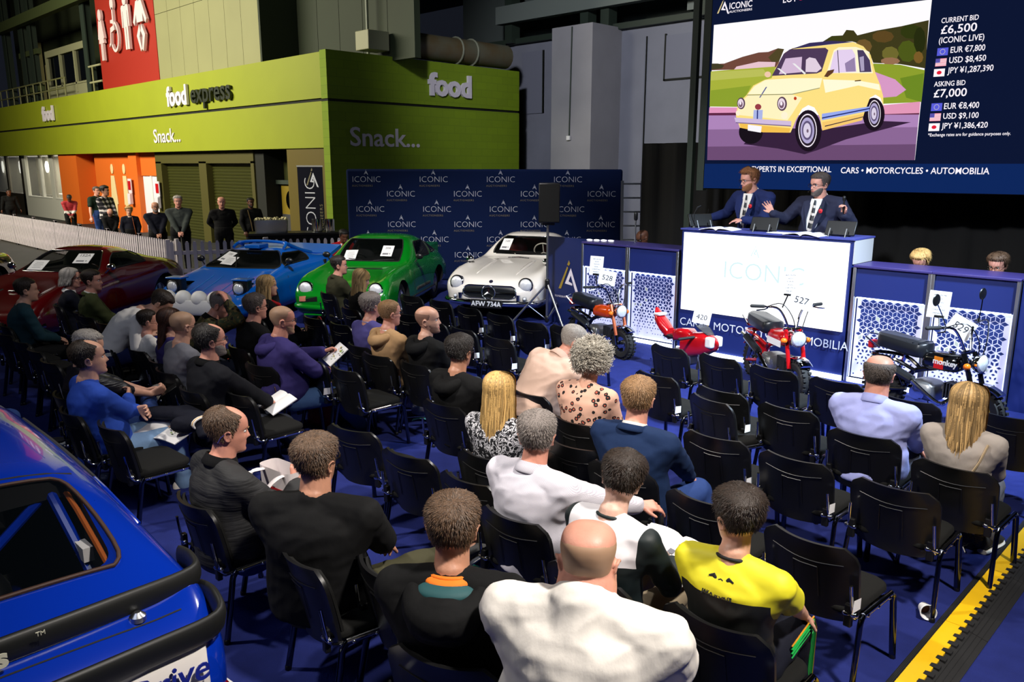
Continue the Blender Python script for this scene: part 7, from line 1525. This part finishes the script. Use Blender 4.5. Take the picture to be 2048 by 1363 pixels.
o = MB().loft([[(-.62, -1.78, .9), (.62, -1.78, .9)], [(-.52, -2.08, 1.28), (.52, -2.08, 1.28)]], caps=False).build('windscreen', TINT, c.root, smooth=0)
MB().tube([(-.62, -1.78, .9), (-.52, -2.08, 1.28), (.52, -2.08, 1.28), (.62, -1.78, .9)], .022, 8).build('frame', BP, o)
c.cabin(-2.5, .62, mat('pale_green_seat', rgb(150, 160, 110), .6), (-.33, -2.1, .84, BLK))
for sx in (-1, 1):
    c.lamp(sx*.58, .6, .1); c.mirror((sx*.8, -1.75, .98), CHR, .05, sx); c.P(MB().ell((sx*.34, -2.66, 1.2), (.16, .06, .1), 8), 'headrest', BLK)
c.finish(); c.wheels('spoke', rim=CHR)
M = Matrix.Translation(c.root.location) @ c.root.rotation_euler.to_matrix().to_4x4()
card(M @ TX((-.1, -1.9, 1.08), rx=R(52), rz=0) @ TX((0, 0, .02), rz=pi), '153', .24, .26, 'white lot card 153 on the windscreen of the black convertible'); card(M @ TX((.42, -1.9, 1.06), rx=R(52)) @ TX((0, 0, .02), rz=pi), '', .22, .24, 'white notice sheet at the left edge, on the black convertible')
# ---- blue rally hatchback in the foreground ----------------------------------------------------------------------------
HB = mat('royal_blue_paint', rgb(4, 44, 160), .18, 0, .9)
S = [(0, [(0, .3), (.6, .3), (.74, .4), (.74, .56), (.5, .62), (0, .63)]), (.5, [(0, .2), (.76, .2), (.84, .45), (.78, .74), (.5, .78), (0, .8)]), (1.3, [(0, .18), (.78, .18), (.85, .5), (.8, .86), (.6, .9), (0, .93)]), (2.0, [(0, .18), (.78, .18), (.855, .52), (.82, .92), (.62, 1.26), (0, 1.33)]), (2.6, [(0, .18), (.78, .18), (.855, .54), (.83, .93), (.62, 1.31), (0, 1.37)]), (3.2, [(0, .18), (.78, .18), (.855, .54), (.83, .94), (.61, 1.3), (0, 1.36)]), (3.5, [(0, .18), (.78, .18), (.855, .55), (.83, .95), (.6, 1.27), (0, 1.335)]), (3.75, [(0, .19), (.78, .2), (.855, .55), (.83, .96), (.6, 1.19), (0, 1.23)]), (4.1, [(0, .2), (.78, .22), (.855, .55), (.82, .95), (.6, 1.03), (0, 1.05)]), (4.25, [(0, .22), (.77, .24), (.85, .55), (.82, .92), (.58, .96), (0, .97)]), (4.4, [(0, .26), (.74, .28), (.82, .52), (.79, .84), (.5, .87), (0, .88)]), (4.47, [(0, .32), (.68, .34), (.77, .52), (.74, .76), (.44, .79), (0, .8)])]
c = Car('rally_hatchback', 'royal blue rally hatchback with double black spoiler at bottom left', (-7.22, .4, 0), 180, HB, S, (.9, 3.5), .31, .72, ns=8, sub=7)
c.patch([((-.56, -4.06), (.56, -4.06)), ((-.6, -4.0), (.6, -4.0)), ((-.59, -3.8), (.59, -3.8)), ((-.55, -3.6), (.55, -3.6)), ((-.5, -3.55), (.5, -3.55))], 'top', 'rear_window', mat('rear_glass', rgb(14, 20, 26), .03, alpha=.28, spec=.9), trim=mat('window_rubber', rgb(60, 34, 22), .6), tr=.009, off=.006)
x = MB(); x.loft([[(px, -3.8+py, z) for px, py in rrect(1.14, .5, .08, 5)] for z in (.55, 1.6)]); c.cut.append(x)
x = MB(); x.box((0, -2.7, .85), (1.25, 2.0, .7)); c.cut.append(x)
for sx in (-1, 1):
    c.patch([((-2.1, .98), (-3.3, 1.0)), ((-2.12, 1.02), (-3.35, 1.03)), ((-2.3, 1.22), (-3.3, 1.21))], 'side', 'side_window', TINT, trim=RUB, sx=sx)
    b = MB(); b.tube([(sx*.5, -3.5, 1.24), (sx*.52, -3.78, 1.05), (sx*.55, -4.05, .8)], .022); b.tube([(sx*.5, -3.5, 1.22), (-sx*.3, -3.9, .75)], .02); c.P(b, 'roll_cage', HB)
    b = MB(); p = [c.top(sx*.615, -y, -.004)[0] for y in (3.52, 3.7, 3.9, 4.08)]; b.tube([q+V((-sx*.06, 0, -.02)) for q in p], .012, 6); c.P(b, 'window_seal', mat('orange_seal', rgb(180, 90, 20), .6))
b = MB(); b.tube([(-.5, -3.6, .88), (.5, -4.0, .72)], .02); b.box((0, -3.2, .6), (1.1, .5, .1)); c.P(b, 'cage_brace', HB)
b = MB(); p0, p1 = V((.5, -3.5, 1.255)), V((.55, -4.05, .82)); b.box(tuple(p0*.45+p1*.55+V((-.0, -.02, .03))), (.04, .1, .06)); c.P(b, 'cage_tag', PAPER)
c.P(MB().ell((.2, -3.3, .72), (.16, .2, .16), 10), 'fuel_filler', STEEL)
RS = mat('spoiler_rubber', rgb(20, 21, 20), .5)
def spoil(z, y, hw, drop, r, nm, y2):
    P = [(-hw-.02, y2+.18, z-drop-.02), (-hw-.01, y2+.02, z-drop+.01), (-hw+.05, y-.0, z-.01), (-hw*.6, y-.05, z+.005), (0, y-.07, z+.01), (hw*.6, y-.05, z+.005), (hw-.05, y, z-.01), (hw+.01, y2+.02, z-drop+.01), (hw+.02, y2+.18, z-drop-.02)]
    Q = smooth_path(P, 5); return MB().tube(Q, [r*.6]+[r]*(len(Q)-2)+[r*.6], 14, flat=2.5).build(nm, RS, c.root, smooth=60)
up = spoil(.985, -4.22, .84, .02, .02, 'upper_spoiler', -4.12); low = spoil(.9, -4.47, .82, .0, .022, 'lower_spoiler', -4.36)
b = MB(); Tt = Matrix.Translation((-.03, -4.338, 1.0)) @ FY
text(b, "Labatt's", .1, Tt @ TX((-.19, -.034, .004)), 0, .002, .003, 1.1); text(b, 'TM', .022, Tt @ TX((.235, .03, .004)), 0, .002, 0, 1); b.build('lettering', mat('letters_cream', rgb(214, 212, 190), .5), up, smooth=0)
b = MB(); P = [(-.8, -4.3), (-.72, -4.47), (-.5, -4.5), (.5, -4.5), (.72, -4.47), (.8, -4.3)]
b.loft([[(x, y-.005-o, z) for x, y in P]+[(x*.93, y+.05, z) for x, y in P[::-1]] for z, o in ((.62, .01), (.66, .02), (.82, .005), (.85, -.02))]); tp = c.P(b, 'tail_panel', mat('tail_white', rgb(226, 220, 214), .35), smooth=50)
b = MB(); text(b, 'Drive', .135, Matrix.Translation((.4, -4.53, .725)) @ FY @ TX((0, 0, 0), rx=R(-5)), 0, .003, .001, 1.0, .15); b.build('lettering', mat('letters_blue', rgb(18, 32, 130), .5), tp, smooth=0)
c.P(MB().box((.72, -4.44, .52), (.2, .12, .18)), 'tail_lamp', mat('tail_red', rgb(110, 8, 12), .2), bevel=.02); c.P(MB().box((-.72, -4.44, .52), (.2, .12, .18)), 'tail_lamp', MC['tail_red'], bevel=.02)
c.bar([(-.86, -4.1, .36), (-.8, -4.5, .36), (0, -4.56, .36), (.8, -4.5, .36), (.86, -4.1, .36)], .09, 'bumper', WHT)
for x_ in (-.55, .55): c.P(MB().lathe([(.03, 0), (.03, .02), (.012, .035)], 12, T=TX((x_, -4.3, .925))), 'boot_catch', STEEL)
b = MB(); b.tube([c.top(x_/10, -3.5, .0)[0] for x_ in range(-6, 7)], .005, 4); b.tube([c.top(x_/10, -4.33, .0)[0] for x_ in range(-7, 8)], .004, 4); c.P(b, 'tailgate_seam', INT)
for sx in (-1, 1): c.P(MB().tube([c.side(-y/10, 1.16 if y < 36 else 1.16-.04*(y-36), sx, .003)[0] for y in range(20, 41, 3)], .008, 5), 'roof_gutter', HB)
c.finish(); c.wheels('spoke', .2, rim=ALU)
# ================================================================== MINIBIKES
def wheel(root, x, r, w_, rimm, front, knob=True):
    T = TX((0, x, r), ry=pi/2); b = MB(); b.lathe([(r*.5, -w_*.35), (r*.62, -w_*.5), (r*.85, -w_*.52), (r*.97, -w_*.3), (r, 0), (r*.97, w_*.3), (r*.85, w_*.52), (r*.62, w_*.5), (r*.5, w_*.35)], 30, T=T, caps=False)
    if knob:
        for k in range(26):
            for j, o in ((-.3, 0), (.3, .5)): b.box((r*1.0, 0, w_*j), (.022, r*.13, w_*.3), T=T @ Matrix.Rotation((k+o)*2*pi/26, 4, 'Z'))
    o = b.build('wheel', TYRE, root, smooth=40)
    b = MB(); b.lathe([(r*.52, -w_*.36), (r*.5, -w_*.2), (r*.2, -w_*.1), (r*.2, w_*.1), (r*.5, w_*.2), (r*.52, w_*.36)], 24, T=T, caps=False); b.lathe([(r*.24, -w_*.5), (r*.24, w_*.5)], 18, T=T); b.build('rim', rimm, o, smooth=40)
def monkey(loc, heading, label, tank, frame, seatm, sc=1.0, mirrors=False, stripe=None, seat_q=False, paint_word=None, rimm=CHR, forkm=None):
    t = empty('minibike', loc, R(heading)-pi/2, label, 'motorbike', 'minibikes on show'); t.scale = (sc,)*3
    r = .2; WB = .44
    B = lambda mb, n, m, p=None, **k: mb.build(n, m, p or t, **k)
    wheel(t, WB+.08, r, .11, rimm, True); wheel(t, -WB, r, .12, rimm, False)
    fm = forkm or frame
    for s in (-1, 1):
        b = MB(); b.tube([(s*.085, WB+.08, r), (s*.085, WB-.02, .52), (s*.08, WB-.09, .7)], .022, 10); b.tube([(s*.085, WB+.08, r), (s*.085, WB+.05, .32)], .028, 10, 1); B(b, 'fork_leg', [fm, CHR])
        b = MB(); b.tube([(s*.1, -WB, r), (s*.09, -.15, .26)], .018, 8); b.tube([(s*.105, -WB+.02, r+.02), (s*.1, -WB+.14, .56)], .02, 8, 1); B(b, 'rear_shock', [frame, CHR])
    b = MB(); b.tube(smooth_path([(0, WB-.1, .64), (0, .12, .52), (0, -.15, .42), (0, -.22, .26)], 4), .026, 10)
    for s in (-1, 1): b.tube(smooth_path([(s*.05, -.1, .44), (s*.1, -.3, .52), (s*.09, -.52, .52), (0, -.58, .52)], 4), .018, 8)
    B(b, 'frame', frame)
    b = MB(); b.loft([[(x*k, y*k+dy, z) for x, y in rrect(.26, .22, .06, 5)] for z, k, dy in ((.2, .8, .03), (.23, 1, .03), (.34, 1, .02), (.37, .8, .0))]); B(b, 'engine', mat('engine_alloy', rgb(150, 150, 152), .35, .8), smooth=50)
    b = MB()
    for k in range(6): b.box((0, .2+.028*k, .33), (.15, .012, .14))
    b.tube([(.0, .16, .33), (.0, .38, .33)], .045, 10); B(b, 'cylinder', mat('cylinder_grey', rgb(70, 70, 74), .4, .6))
    b = MB(); b.lathe([(.07, 0), (.075, .02), (.06, .04), (.001, .045)], 20, T=TX((.14, .0, .27), ry=pi/2)); b.lathe([(.06, 0), (.06, .03), (.001, .04)], 20, T=TX((-.13, .02, .28), ry=-pi/2)); B(b, 'engine_cover', CHR)
    b = MB(); b.tube(smooth_path([(.1, .3, .28), (.16, .22, .22), (.17, .0, .34), (.16, -.2, .44), (.15, -.5, .5)], 4), .022, 10); b.tube([(.165, -.05, .38), (.155, -.38, .48)], .042, 10, 1); B(b, 'exhaust', [CHR, mat('exhaust_guard', rgb(60, 62, 66), .3, .8)])
    b = MB(); b.loft([[(x*k, y+.14, z+.05*y) for x, y in [(px, py) for px, py in rrect(.2, .38*kk, .07, 6)]] for z, k, kk in ((.5, .7, .8), (.53, 1, 1), (.6, 1, 1), (.645, .8, .9), (.66, .4, .6))])
    o = B(b, 'fuel_tank', tank, smooth=60); MB().lathe([(.03, 0), (.032, .015), (.02, .025)], 16, T=TX((0, .2, .665))).build('cap', CHR, o)
    if stripe:
        for s in (-1, 1):
            b = MB()
            for k, (x0, x1, z0, z1) in enumerate(stripe): b.box((s*.101, (x0+x1)/2, (z0+z1)/2), (.004, x1-x0, z1-z0), k)
            if paint_word: text(b, paint_word, .07, TX((s*.105, .09 if s > 0 else .27, .565), rz=s*pi/2) @ FY, len(stripe), .001, .002, 1.0)
            b.build('tank_stripe', [mat('stripe_a', rgb(230, 130, 20), .4), mat('stripe_b', rgb(206, 24, 26), .4), WHT][:len(stripe)]+[WHT], o, smooth=0) if paint_word else b.build('tank_stripe', WHT, o, smooth=0)
    b = MB(); b.loft([[(x*k, y-.26, z+(.03 if y < -.15 else 0)) for x, y in rrect(.25, .52, .1, 6)] for z, k in ((.58, .85), (.6, 1), (.66, 1.02), (.7, .95), (.715, .7))])
    if seat_q:
        for k in range(7): b.tube([(-.11, -.06-.06*k, .712), (0, -.06-.06*k, .722), (.11, -.06-.06*k, .712)], .006, 5)
    B(b, 'seat', seatm, smooth=50)
    for nm, cx, rr, a0, a1 in (('front_fender', WB+.08, r+.05, 50, 150), ('rear_fender', -WB, r+.05, 20, 140)):
        b = MB(); b.loft([[(x, cx+rr*cos(R(a)), r+rr*sin(R(a))+(-.012 if abs(x) > .05 else 0)) for x in (-.065, -.04, 0, .04, .065)]+[(x, cx+(rr-.008)*cos(R(a)), r+(rr-.008)*sin(R(a))-.012) for x in (.065, 0, -.065)] for a in range(a0, a1+1, 8)]); B(b, nm, CHR if nm[0] == 'f' else frame, smooth=60)
    o = B(MB().lathe([(.02, -.09), (.06, -.06), (.085, 0), (.088, .02)], 22, T=TX((0, WB+.02, .62), rx=-pi/2)), 'headlamp', CHR); MB().lathe([(.084, .02), (.06, .035), (.001, .042)], 20, T=TX((0, WB+.02, .62), rx=-pi/2)).build('lens', LENS, o, smooth=180)
    b = MB()
    for s in (-1, 1): b.tube(smooth_path([(s*.04, WB-.1, .7), (s*.09, WB-.14, .84), (s*.16, WB-.17, .92), (s*.3, WB-.22, .93)], 4), .012, 8)
    b.tube([(-.08, WB-.1, .7), (.08, WB-.1, .7)], .02, 8); o = B(b, 'handlebar', CHR)
    for s in (-1, 1):
        MB().cap((s*.28, WB-.215, .93), (s*.39, WB-.26, .93), .018, .018, 10).build('grip', RUB, o); MB().tube([(s*.25, WB-.18, .92), (s*.3, WB-.15, .91), (s*.38, WB-.17, .9)], .007, 6).build('lever', CHR, o)
        MB().tube(smooth_path([(s*.26, WB-.19, .93), (s*.16, WB-.05, .98), (s*.06, WB+.02, .82), (s*.03, WB, .62)], 4), .005, 5).build('cable', BLK, o)
        B(MB().ell((s*.13, WB-.02, .6), (.035, .03, .03), 8), 'indicator', AMB)
        if mirrors: q = MB().tube([(s*.24, WB-.18, .93), (s*.3, WB-.2, 1.06), (s*.34, WB-.22, 1.14)], .005, 5).build('mirror', CHR, o); MB().lathe([(.001, -.012), (.05, -.006), (.055, 0), (.05, .004)], 20, T=TX((s*.35, WB-.23, 1.18), rx=pi/2)).build('glass', BLK, q)
    B(MB().box((0, -.6, .6), (.1, .06, .08)), 'tail_lamp', RED, bevel=.015)
    b = MB()
    for s in (-1, 1): b.tube([(s*.11, -.45, .6), (s*.1, -.62, .68), (0, -.66, .7)], .008, 6)
    B(b, 'grab_rail', CHR); B(MB().tube([(-.08, -.05, .22), (-.2, -.06, .0)], .01), 'side_stand', CHR)
    return Matrix.Translation(V(loc)) @ Matrix.Rotation(R(heading)-pi/2, 4, 'Z') @ Matrix.Scale(sc, 4)
def toward_cam(p, roll=0, tilt=0): return Matrix.Translation(V(p)) @ Matrix.Rotation(math.atan2(-p[0], p[1]) if True else 0, 4, 'Z') @ FY @ Matrix.Rotation(R(tilt), 4, 'X') @ Matrix.Rotation(R(roll), 4, 'Z')
XM = ['BID ON ME', 'NOW', 'FOR AN', 'IDEAL', 'CHRISTMAS', 'PRESENT']
CARD = 'number cards on the minibikes'
def clampstand(p, q, label):
    t = empty('card_clamp', p, 0, label, 'clamp', 'card clamps'); d = V(q)-V(p)
    MB().tube([(0, 0, 0), d*.6, d], .008, 6).build('stem', BLK, t); MB().box(tuple(d), (.09, .03, .022)).build('jaw', BLK, t)
SQ = mat('seat_vinyl', rgb(26, 28, 32), .32)
OR = mat('orange_flake', rgb(214, 70, 12), .2, 0, .9); RM = mat('cherry_red', rgb(176, 14, 22), .2, 0, .9); BM = mat('gloss_black', rgb(8, 8, 10), .15, 0, .9)
monkey((-7.0, 8.82, 0), -14, 'orange tanked minibike on the left, by card 528', OR, BM, SQ, 1.05, forkm=mat('fork_copper', rgb(190, 96, 60), .3, .4))
card(toward_cam((-6.9, 8.86, 1.06), -10), '528', .24, .2, 'white card 528 on the orange minibike', 'big', CARD); card(toward_cam((-7.17, 8.95, 1.2), -4), '', .19, .27, 'small white bid notice above the orange minibike', XM, 'bid notices'); clampstand((-7.08, 8.85, .95), (-7.16, 8.93, 1.08), 'black clamp holding the notice above the orange minibike')
monkey((-4.35, 8.86, 0), -36, 'red and white minibike in front of the podium, by card 527', RM, RM, SQ, 1.1, stripe=((.0, .3, .5, .57),))
card(toward_cam((-3.95, 8.6, 1.12), -12), '527', .25, .2, 'white card 527 on the red and white minibike', 'big', CARD); card(toward_cam((-4.15, 8.72, 1.28), 2), '', .19, .27, 'small white bid notice above the red minibike', XM, 'bid notices'); clampstand((-4.2, 8.66, 1.0), (-4.16, 8.7, 1.15), 'black clamp holding the notice above the red minibike')
monkey((-2.62, 8.82, 0), -15, 'glossy black minibike with two mirrors at right, by card 529', BM, BM, SQ, 1.12, True, ((.1, .18, .59, .63), (.1, .19, .52, .59)), True, 'monkey', GOLD)
card(toward_cam((-2.38, 8.86, 1.0), -28), '529', .24, .2, 'white tilted card 529 on the black minibike', 'big', CARD); card(toward_cam((-2.62, 8.9, 1.2), -3), '', .2, .28, 'white notice with bid message above the black minibike', XM, 'bid notices'); clampstand((-2.56, 8.8, .98), (-2.6, 8.88, 1.08), 'black clamp holding the notice above the black minibike')
# small red racer
t = empty('pocket_racer', (-5.42, 8.62, 0), R(-12)-pi/2, 'tiny red and white racing bike left of the podium lettering, card 420', 'motorbike'); t.scale = (1.12,)*3
B = lambda mb, n, m, p=None, **k: mb.build(n, m, p or t, **k)
wheel(t, .3, .12, .08, BLK, True, False); wheel(t, -.3, .12, .09, BLK, False, False)
b = MB(); b.loft([[(x*k, y, z) for x, z in [(px, pz*kz+zz) for px, pz in rrect(.2, .24, .08, 5)]] for y, k, kz, zz in ((.46, .15, .2, .4), (.42, .7, .6, .41), (.3, 1.05, 1.1, .4), (.12, 1.1, 1.2, .36), (-.02, .9, .9, .33))]); o = B(b, 'fairing', RM, smooth=50)
MB().loft([[(x*k, y, z) for x in (-.08, 0, .08)]+[(x*k, y-.01, z-.004) for x in (.08, 0, -.08)] for y, z, k in ((.36, .51, .6), (.26, .57, 1), (.18, .6, .8))]).build('screen', mat('smoke_screen', rgb(30, 34, 44), .1, alpha=.7), o, smooth=60)
b = MB()
for s in (-1, 1): b.box((s*.06, .4, .44), (.07, .1, .12))
b.build('number_panel', WHT, o, bevel=.02)
B(MB().loft([[(x*k, y, z+dz) for x, z in rrect(.17, .14, .05, 5)] for y, k, dz in ((.14, .6, .42), (.05, 1.1, .46), (-.12, 1, .44), (-.18, .6, .42))]), 'fuel_tank', RM, smooth=50)
B(MB().box((0, -.22, .4), (.13, .2, .04)), 'seat', SQ, bevel=.015)
B(MB().loft([[(x*k, y, z+dz) for x, z in rrect(.16, .13, .05, 5)] for y, k, dz in ((-.26, .8, .42), (-.36, 1.1, .5), (-.46, .9, .58), (-.5, .4, .63))]), 'tail_cowl', RM, smooth=50); B(MB().box((0, -.44, .625), (.13, .1, .03)), 'tail_patch', WHT, bevel=.01)
for s in (-1, 1): B(MB().tube([(s*.07, .3, .12), (s*.06, .22, .44)], .016), 'fork_leg', ALU); B(MB().cap((s*.1, .2, .47), (s*.24, .12, .45), .016, .016), 'grip', RUB)
B(MB().box((0, -.02, .2), (.16, .3, .16)), 'engine', MC['engine_alloy'], bevel=.03); B(MB().tube([(0, -.3, .12), (0, -.05, .2), (0, .2, .4)], .02), 'frame', ALU)
card(toward_cam((-5.3, 8.75, .73), -10), '420', .22, .17, 'white card 420 on the tiny red racing bike', 'big', CARD)
# ================================================================== SMALL THINGS
def bag(name, loc, size, m, label, rot=0, seed=1, squash=.5):
    b = MB(); rn = random.Random(seed); sd = V((seed*7.1, 0, 0)); rings = []
    for z, k in ((0, .75), (.04, .95), (.25, 1), (.6, .9), (.85, .7), (1, .45)):
        r_ = []
        for q in range(20):
            a = 2*pi*q/20; p = V((cos(a)*k, sin(a)*k*squash, z)); n_ = noise.noise(p*2.2+sd)
            r_.append(((p.x*(1+.35*n_))*size[0]/2, (p.y*(1+.5*noise.noise(p*3+sd)))*size[0]/2, z*size[1]*(1+.12*noise.noise(p*2+sd))))
        rings.append(r_)
    b.loft(rings); o = b.build(name, m, loc=loc, rot=(0, 0, R(rot)), smooth=70, label=label, cat='bag'); s = o.modifiers.new('s', 'SUBSURF'); s.levels = s.render_levels = 1; return o
PLW = mat('plastic_white', rgb(226, 218, 226), .25, bump=(18, .8)); PLR = mat('plastic_red', rgb(180, 14, 24), .2, bump=(22, 1.0)); PLB = mat('plastic_black', rgb(10, 10, 12), .18, bump=(22, 1.0))
bag('plastic_bag', (-6.8, 5.2, .005), (.34, .3), PLW, 'white plastic bag under the chair of the bald man in black hoodie', 20, 2); bag('plastic_bag', (-6.44, 5.14, .005), (.22, .36), PLW, 'tall crumpled white plastic bag right of the first white bag', 60, 3)
bag('plastic_bag', (-6.88, 4.22, .005), (.34, .34), PLR, 'red plastic bag on the floor beside the bearded man\'s knees', 30, 4); bag('plastic_bag', (-4.46, 4.25, .005), (.24, .42), PLR, 'red plastic bag under the blonde woman\'s chair', 10, 5)
o = bag('carrier_bag', (-1.44, 5.92, .005), (.36, .42), PLB, 'shiny black carrier bag with white letters under the blonde woman in grey', 0, 6)
b = MB(); 
for k, s_ in enumerate(('AND', 'C', 'DESIGN')): text(b, s_, .075, TX((.0, -.16, .33-.085*k), rx=pi/2-.15, rz=.1), 0, .001, .003, 1, 0, 'CENTER')
b.build('print', SIGNW, o, smooth=0)
t = empty('paper_cup', (-1.28, 4.76, .045), 0, 'crushed white paper cup lying by the cable ramp', 'cup'); t.rotation_euler = (R(78), R(10), R(30))
MB().lathe([(.03, -.05), (.044, .05), (.047, .052), (.044, .054), (.04, .05), (.027, -.045)], 20, caps=False).build('cup', PAPER, t); MB().lathe([(.001, -.03), (.028, -.03)], 16).build('coffee_stain', mat('coffee', rgb(120, 64, 36), .5), t)
MB().cap((-1.41, 5.9, .01), (-1.36, 5.79, .012), .004, .004, 6).build('drinking_straw', WHT, label='white straw lying on the carpet by the last fourth row chair', cat='straw')
o = MB().loft([[(x, .045*cos(x*14)+.01*sin(y)*0+y*.035, .012+.012*cos(x*20)) for y in (-1, 0, 1)]+[(x, .045*cos(x*14)+y*.035, .008+.012*cos(x*20)) for y in (1, 0, -1)] for x in [k*.02-.09 for k in range(10)]]).build('face_mask', mat('mask_teal', rgb(110, 206, 214), .7), loc=(-6.27, 4.99, .006), rot=(0, 0, R(40)), label='pale blue paper mask lying on the carpet in the aisle', cat='mask')
t = empty('tote_bag', (-4.2, 2.12, .46), R(6), 'white and red tote bag hanging over an empty chair back', 'bag')
TW = mat('tote_white', rgb(236, 226, 226), .7); b = MB(); b.loft([[(x*k, y*k+.16, z) for x, y in rrect(.3, .13, .04, 4)] for z, k in ((.0, .8), (.06, 1), (.24, 1), (.36, 1.05))], caps=False); o = b.build('body', TW, t, smooth=60); MB().lathe([(.001, .25), (.07, .25)], 12, T=TX((0, .16, 0))).build('lining', mat('tote_pink', rgb(226, 150, 160), .7), o)
for y_, nm in ((.095, 'a'), (.225, 'b')): MB().box((.04, y_, .2), (.2, .004, .09)).build('print', C_['red'], o, smooth=0)
for k, y_ in enumerate((.09, -.0)): MB().tube(smooth_path([(-.09, .1, .34), (-.1, .0-y_*.5, .33), (-.06+.02*k, -.12-.03*k, .18-.06*k), (-.0, -.14-.03*k, .1-.08*k), (.06, -.12-.03*k, .2-.06*k), (.12, .0, .33), (.1, .1, .34)], 4), .015, 8, flat=.35).build('handle', TW, t)
t = empty('water_bottle', (-3.62, 3.2, .035), R(-70), 'clear bottle with green and orange label lying on the carpet', 'bottle'); t.rotation_euler = (0, R(90), R(10))
MB().lathe([(.001, 0), (.03, 0), (.033, .02), (.033, .16), (.014, .21), (.014, .24)], 20).build('body', mat('bottle_plastic', rgb(70, 90, 110), .1, alpha=.6), t); MB().lathe([(.0338, .05), (.0338, .13)], 20, caps=False).build('label', mat('bottle_label', rgb(30, 130, 110), .5), t); MB().lathe([(.016, .235), (.016, .255)], 14).build('cap', mat('cap_orange', rgb(230, 100, 20), .4), t)
t = empty('water_bottle', (-6.94, 2.06, .035), 0, 'clear plastic bottle lying under the chair beside the blue hatchback', 'bottle'); t.rotation_euler = (0, R(90), R(50))
MB().lathe([(.001, 0), (.03, 0), (.033, .02), (.033, .16), (.014, .21), (.014, .24)], 20).build('body', mat('bottle_clear', rgb(170, 180, 190), .08, alpha=.35), t); MB().lathe([(.016, .235), (.016, .255)], 14).build('cap', WHT, t)
# food counter behind the fence
t = empty('serving_table', (-17.9, 10.45, 0), R(60), 'dark serving table behind the picket fence', 'table'); MB().box((0, 0, .95), (2.2, .7, .05)).build('tabletop', BLK, t); MB().box((0, 0, .47), (2.1, .6, .93)).build('skirt', BLKW, t)
t = empty('steel_tray', (-18.25, 10.0, .98), R(60), 'steel food tray with popcorn on the dark serving table', 'tray'); MB().loft([[(x*k, y*k, z) for x, y in rrect(.8, .5, .05, 4)] for z, k in ((0, .95), (.3, 1.0))]).build('tray', STEEL, t, smooth=50)
b = MB(); rn = random.Random(4)
for k in range(60): b.ell((rn.uniform(-.36, .36), rn.uniform(-.2, .2), .31+rn.uniform(0, .03)), (.03, .03, .025), 4)
o = b.build('popcorn', mat('popcorn', rgb(226, 216, 170), .8), t); o['kind'] = 'stuff'
for k, (x, y) in enumerate(((-17.62, 10.9), (-17.45, 11.15))): MB().lathe([(.12, 0), (.13, .01), (.13, .3), (.11, .3), (.11, .02)], 20).build('steel_canister', CHR, loc=(x, y, .98), label=('left of two steel canisters on the serving table', 'right of two steel canisters on the serving table')[k], cat='canister', group='steel canisters')
D.scenes.remove(TS)
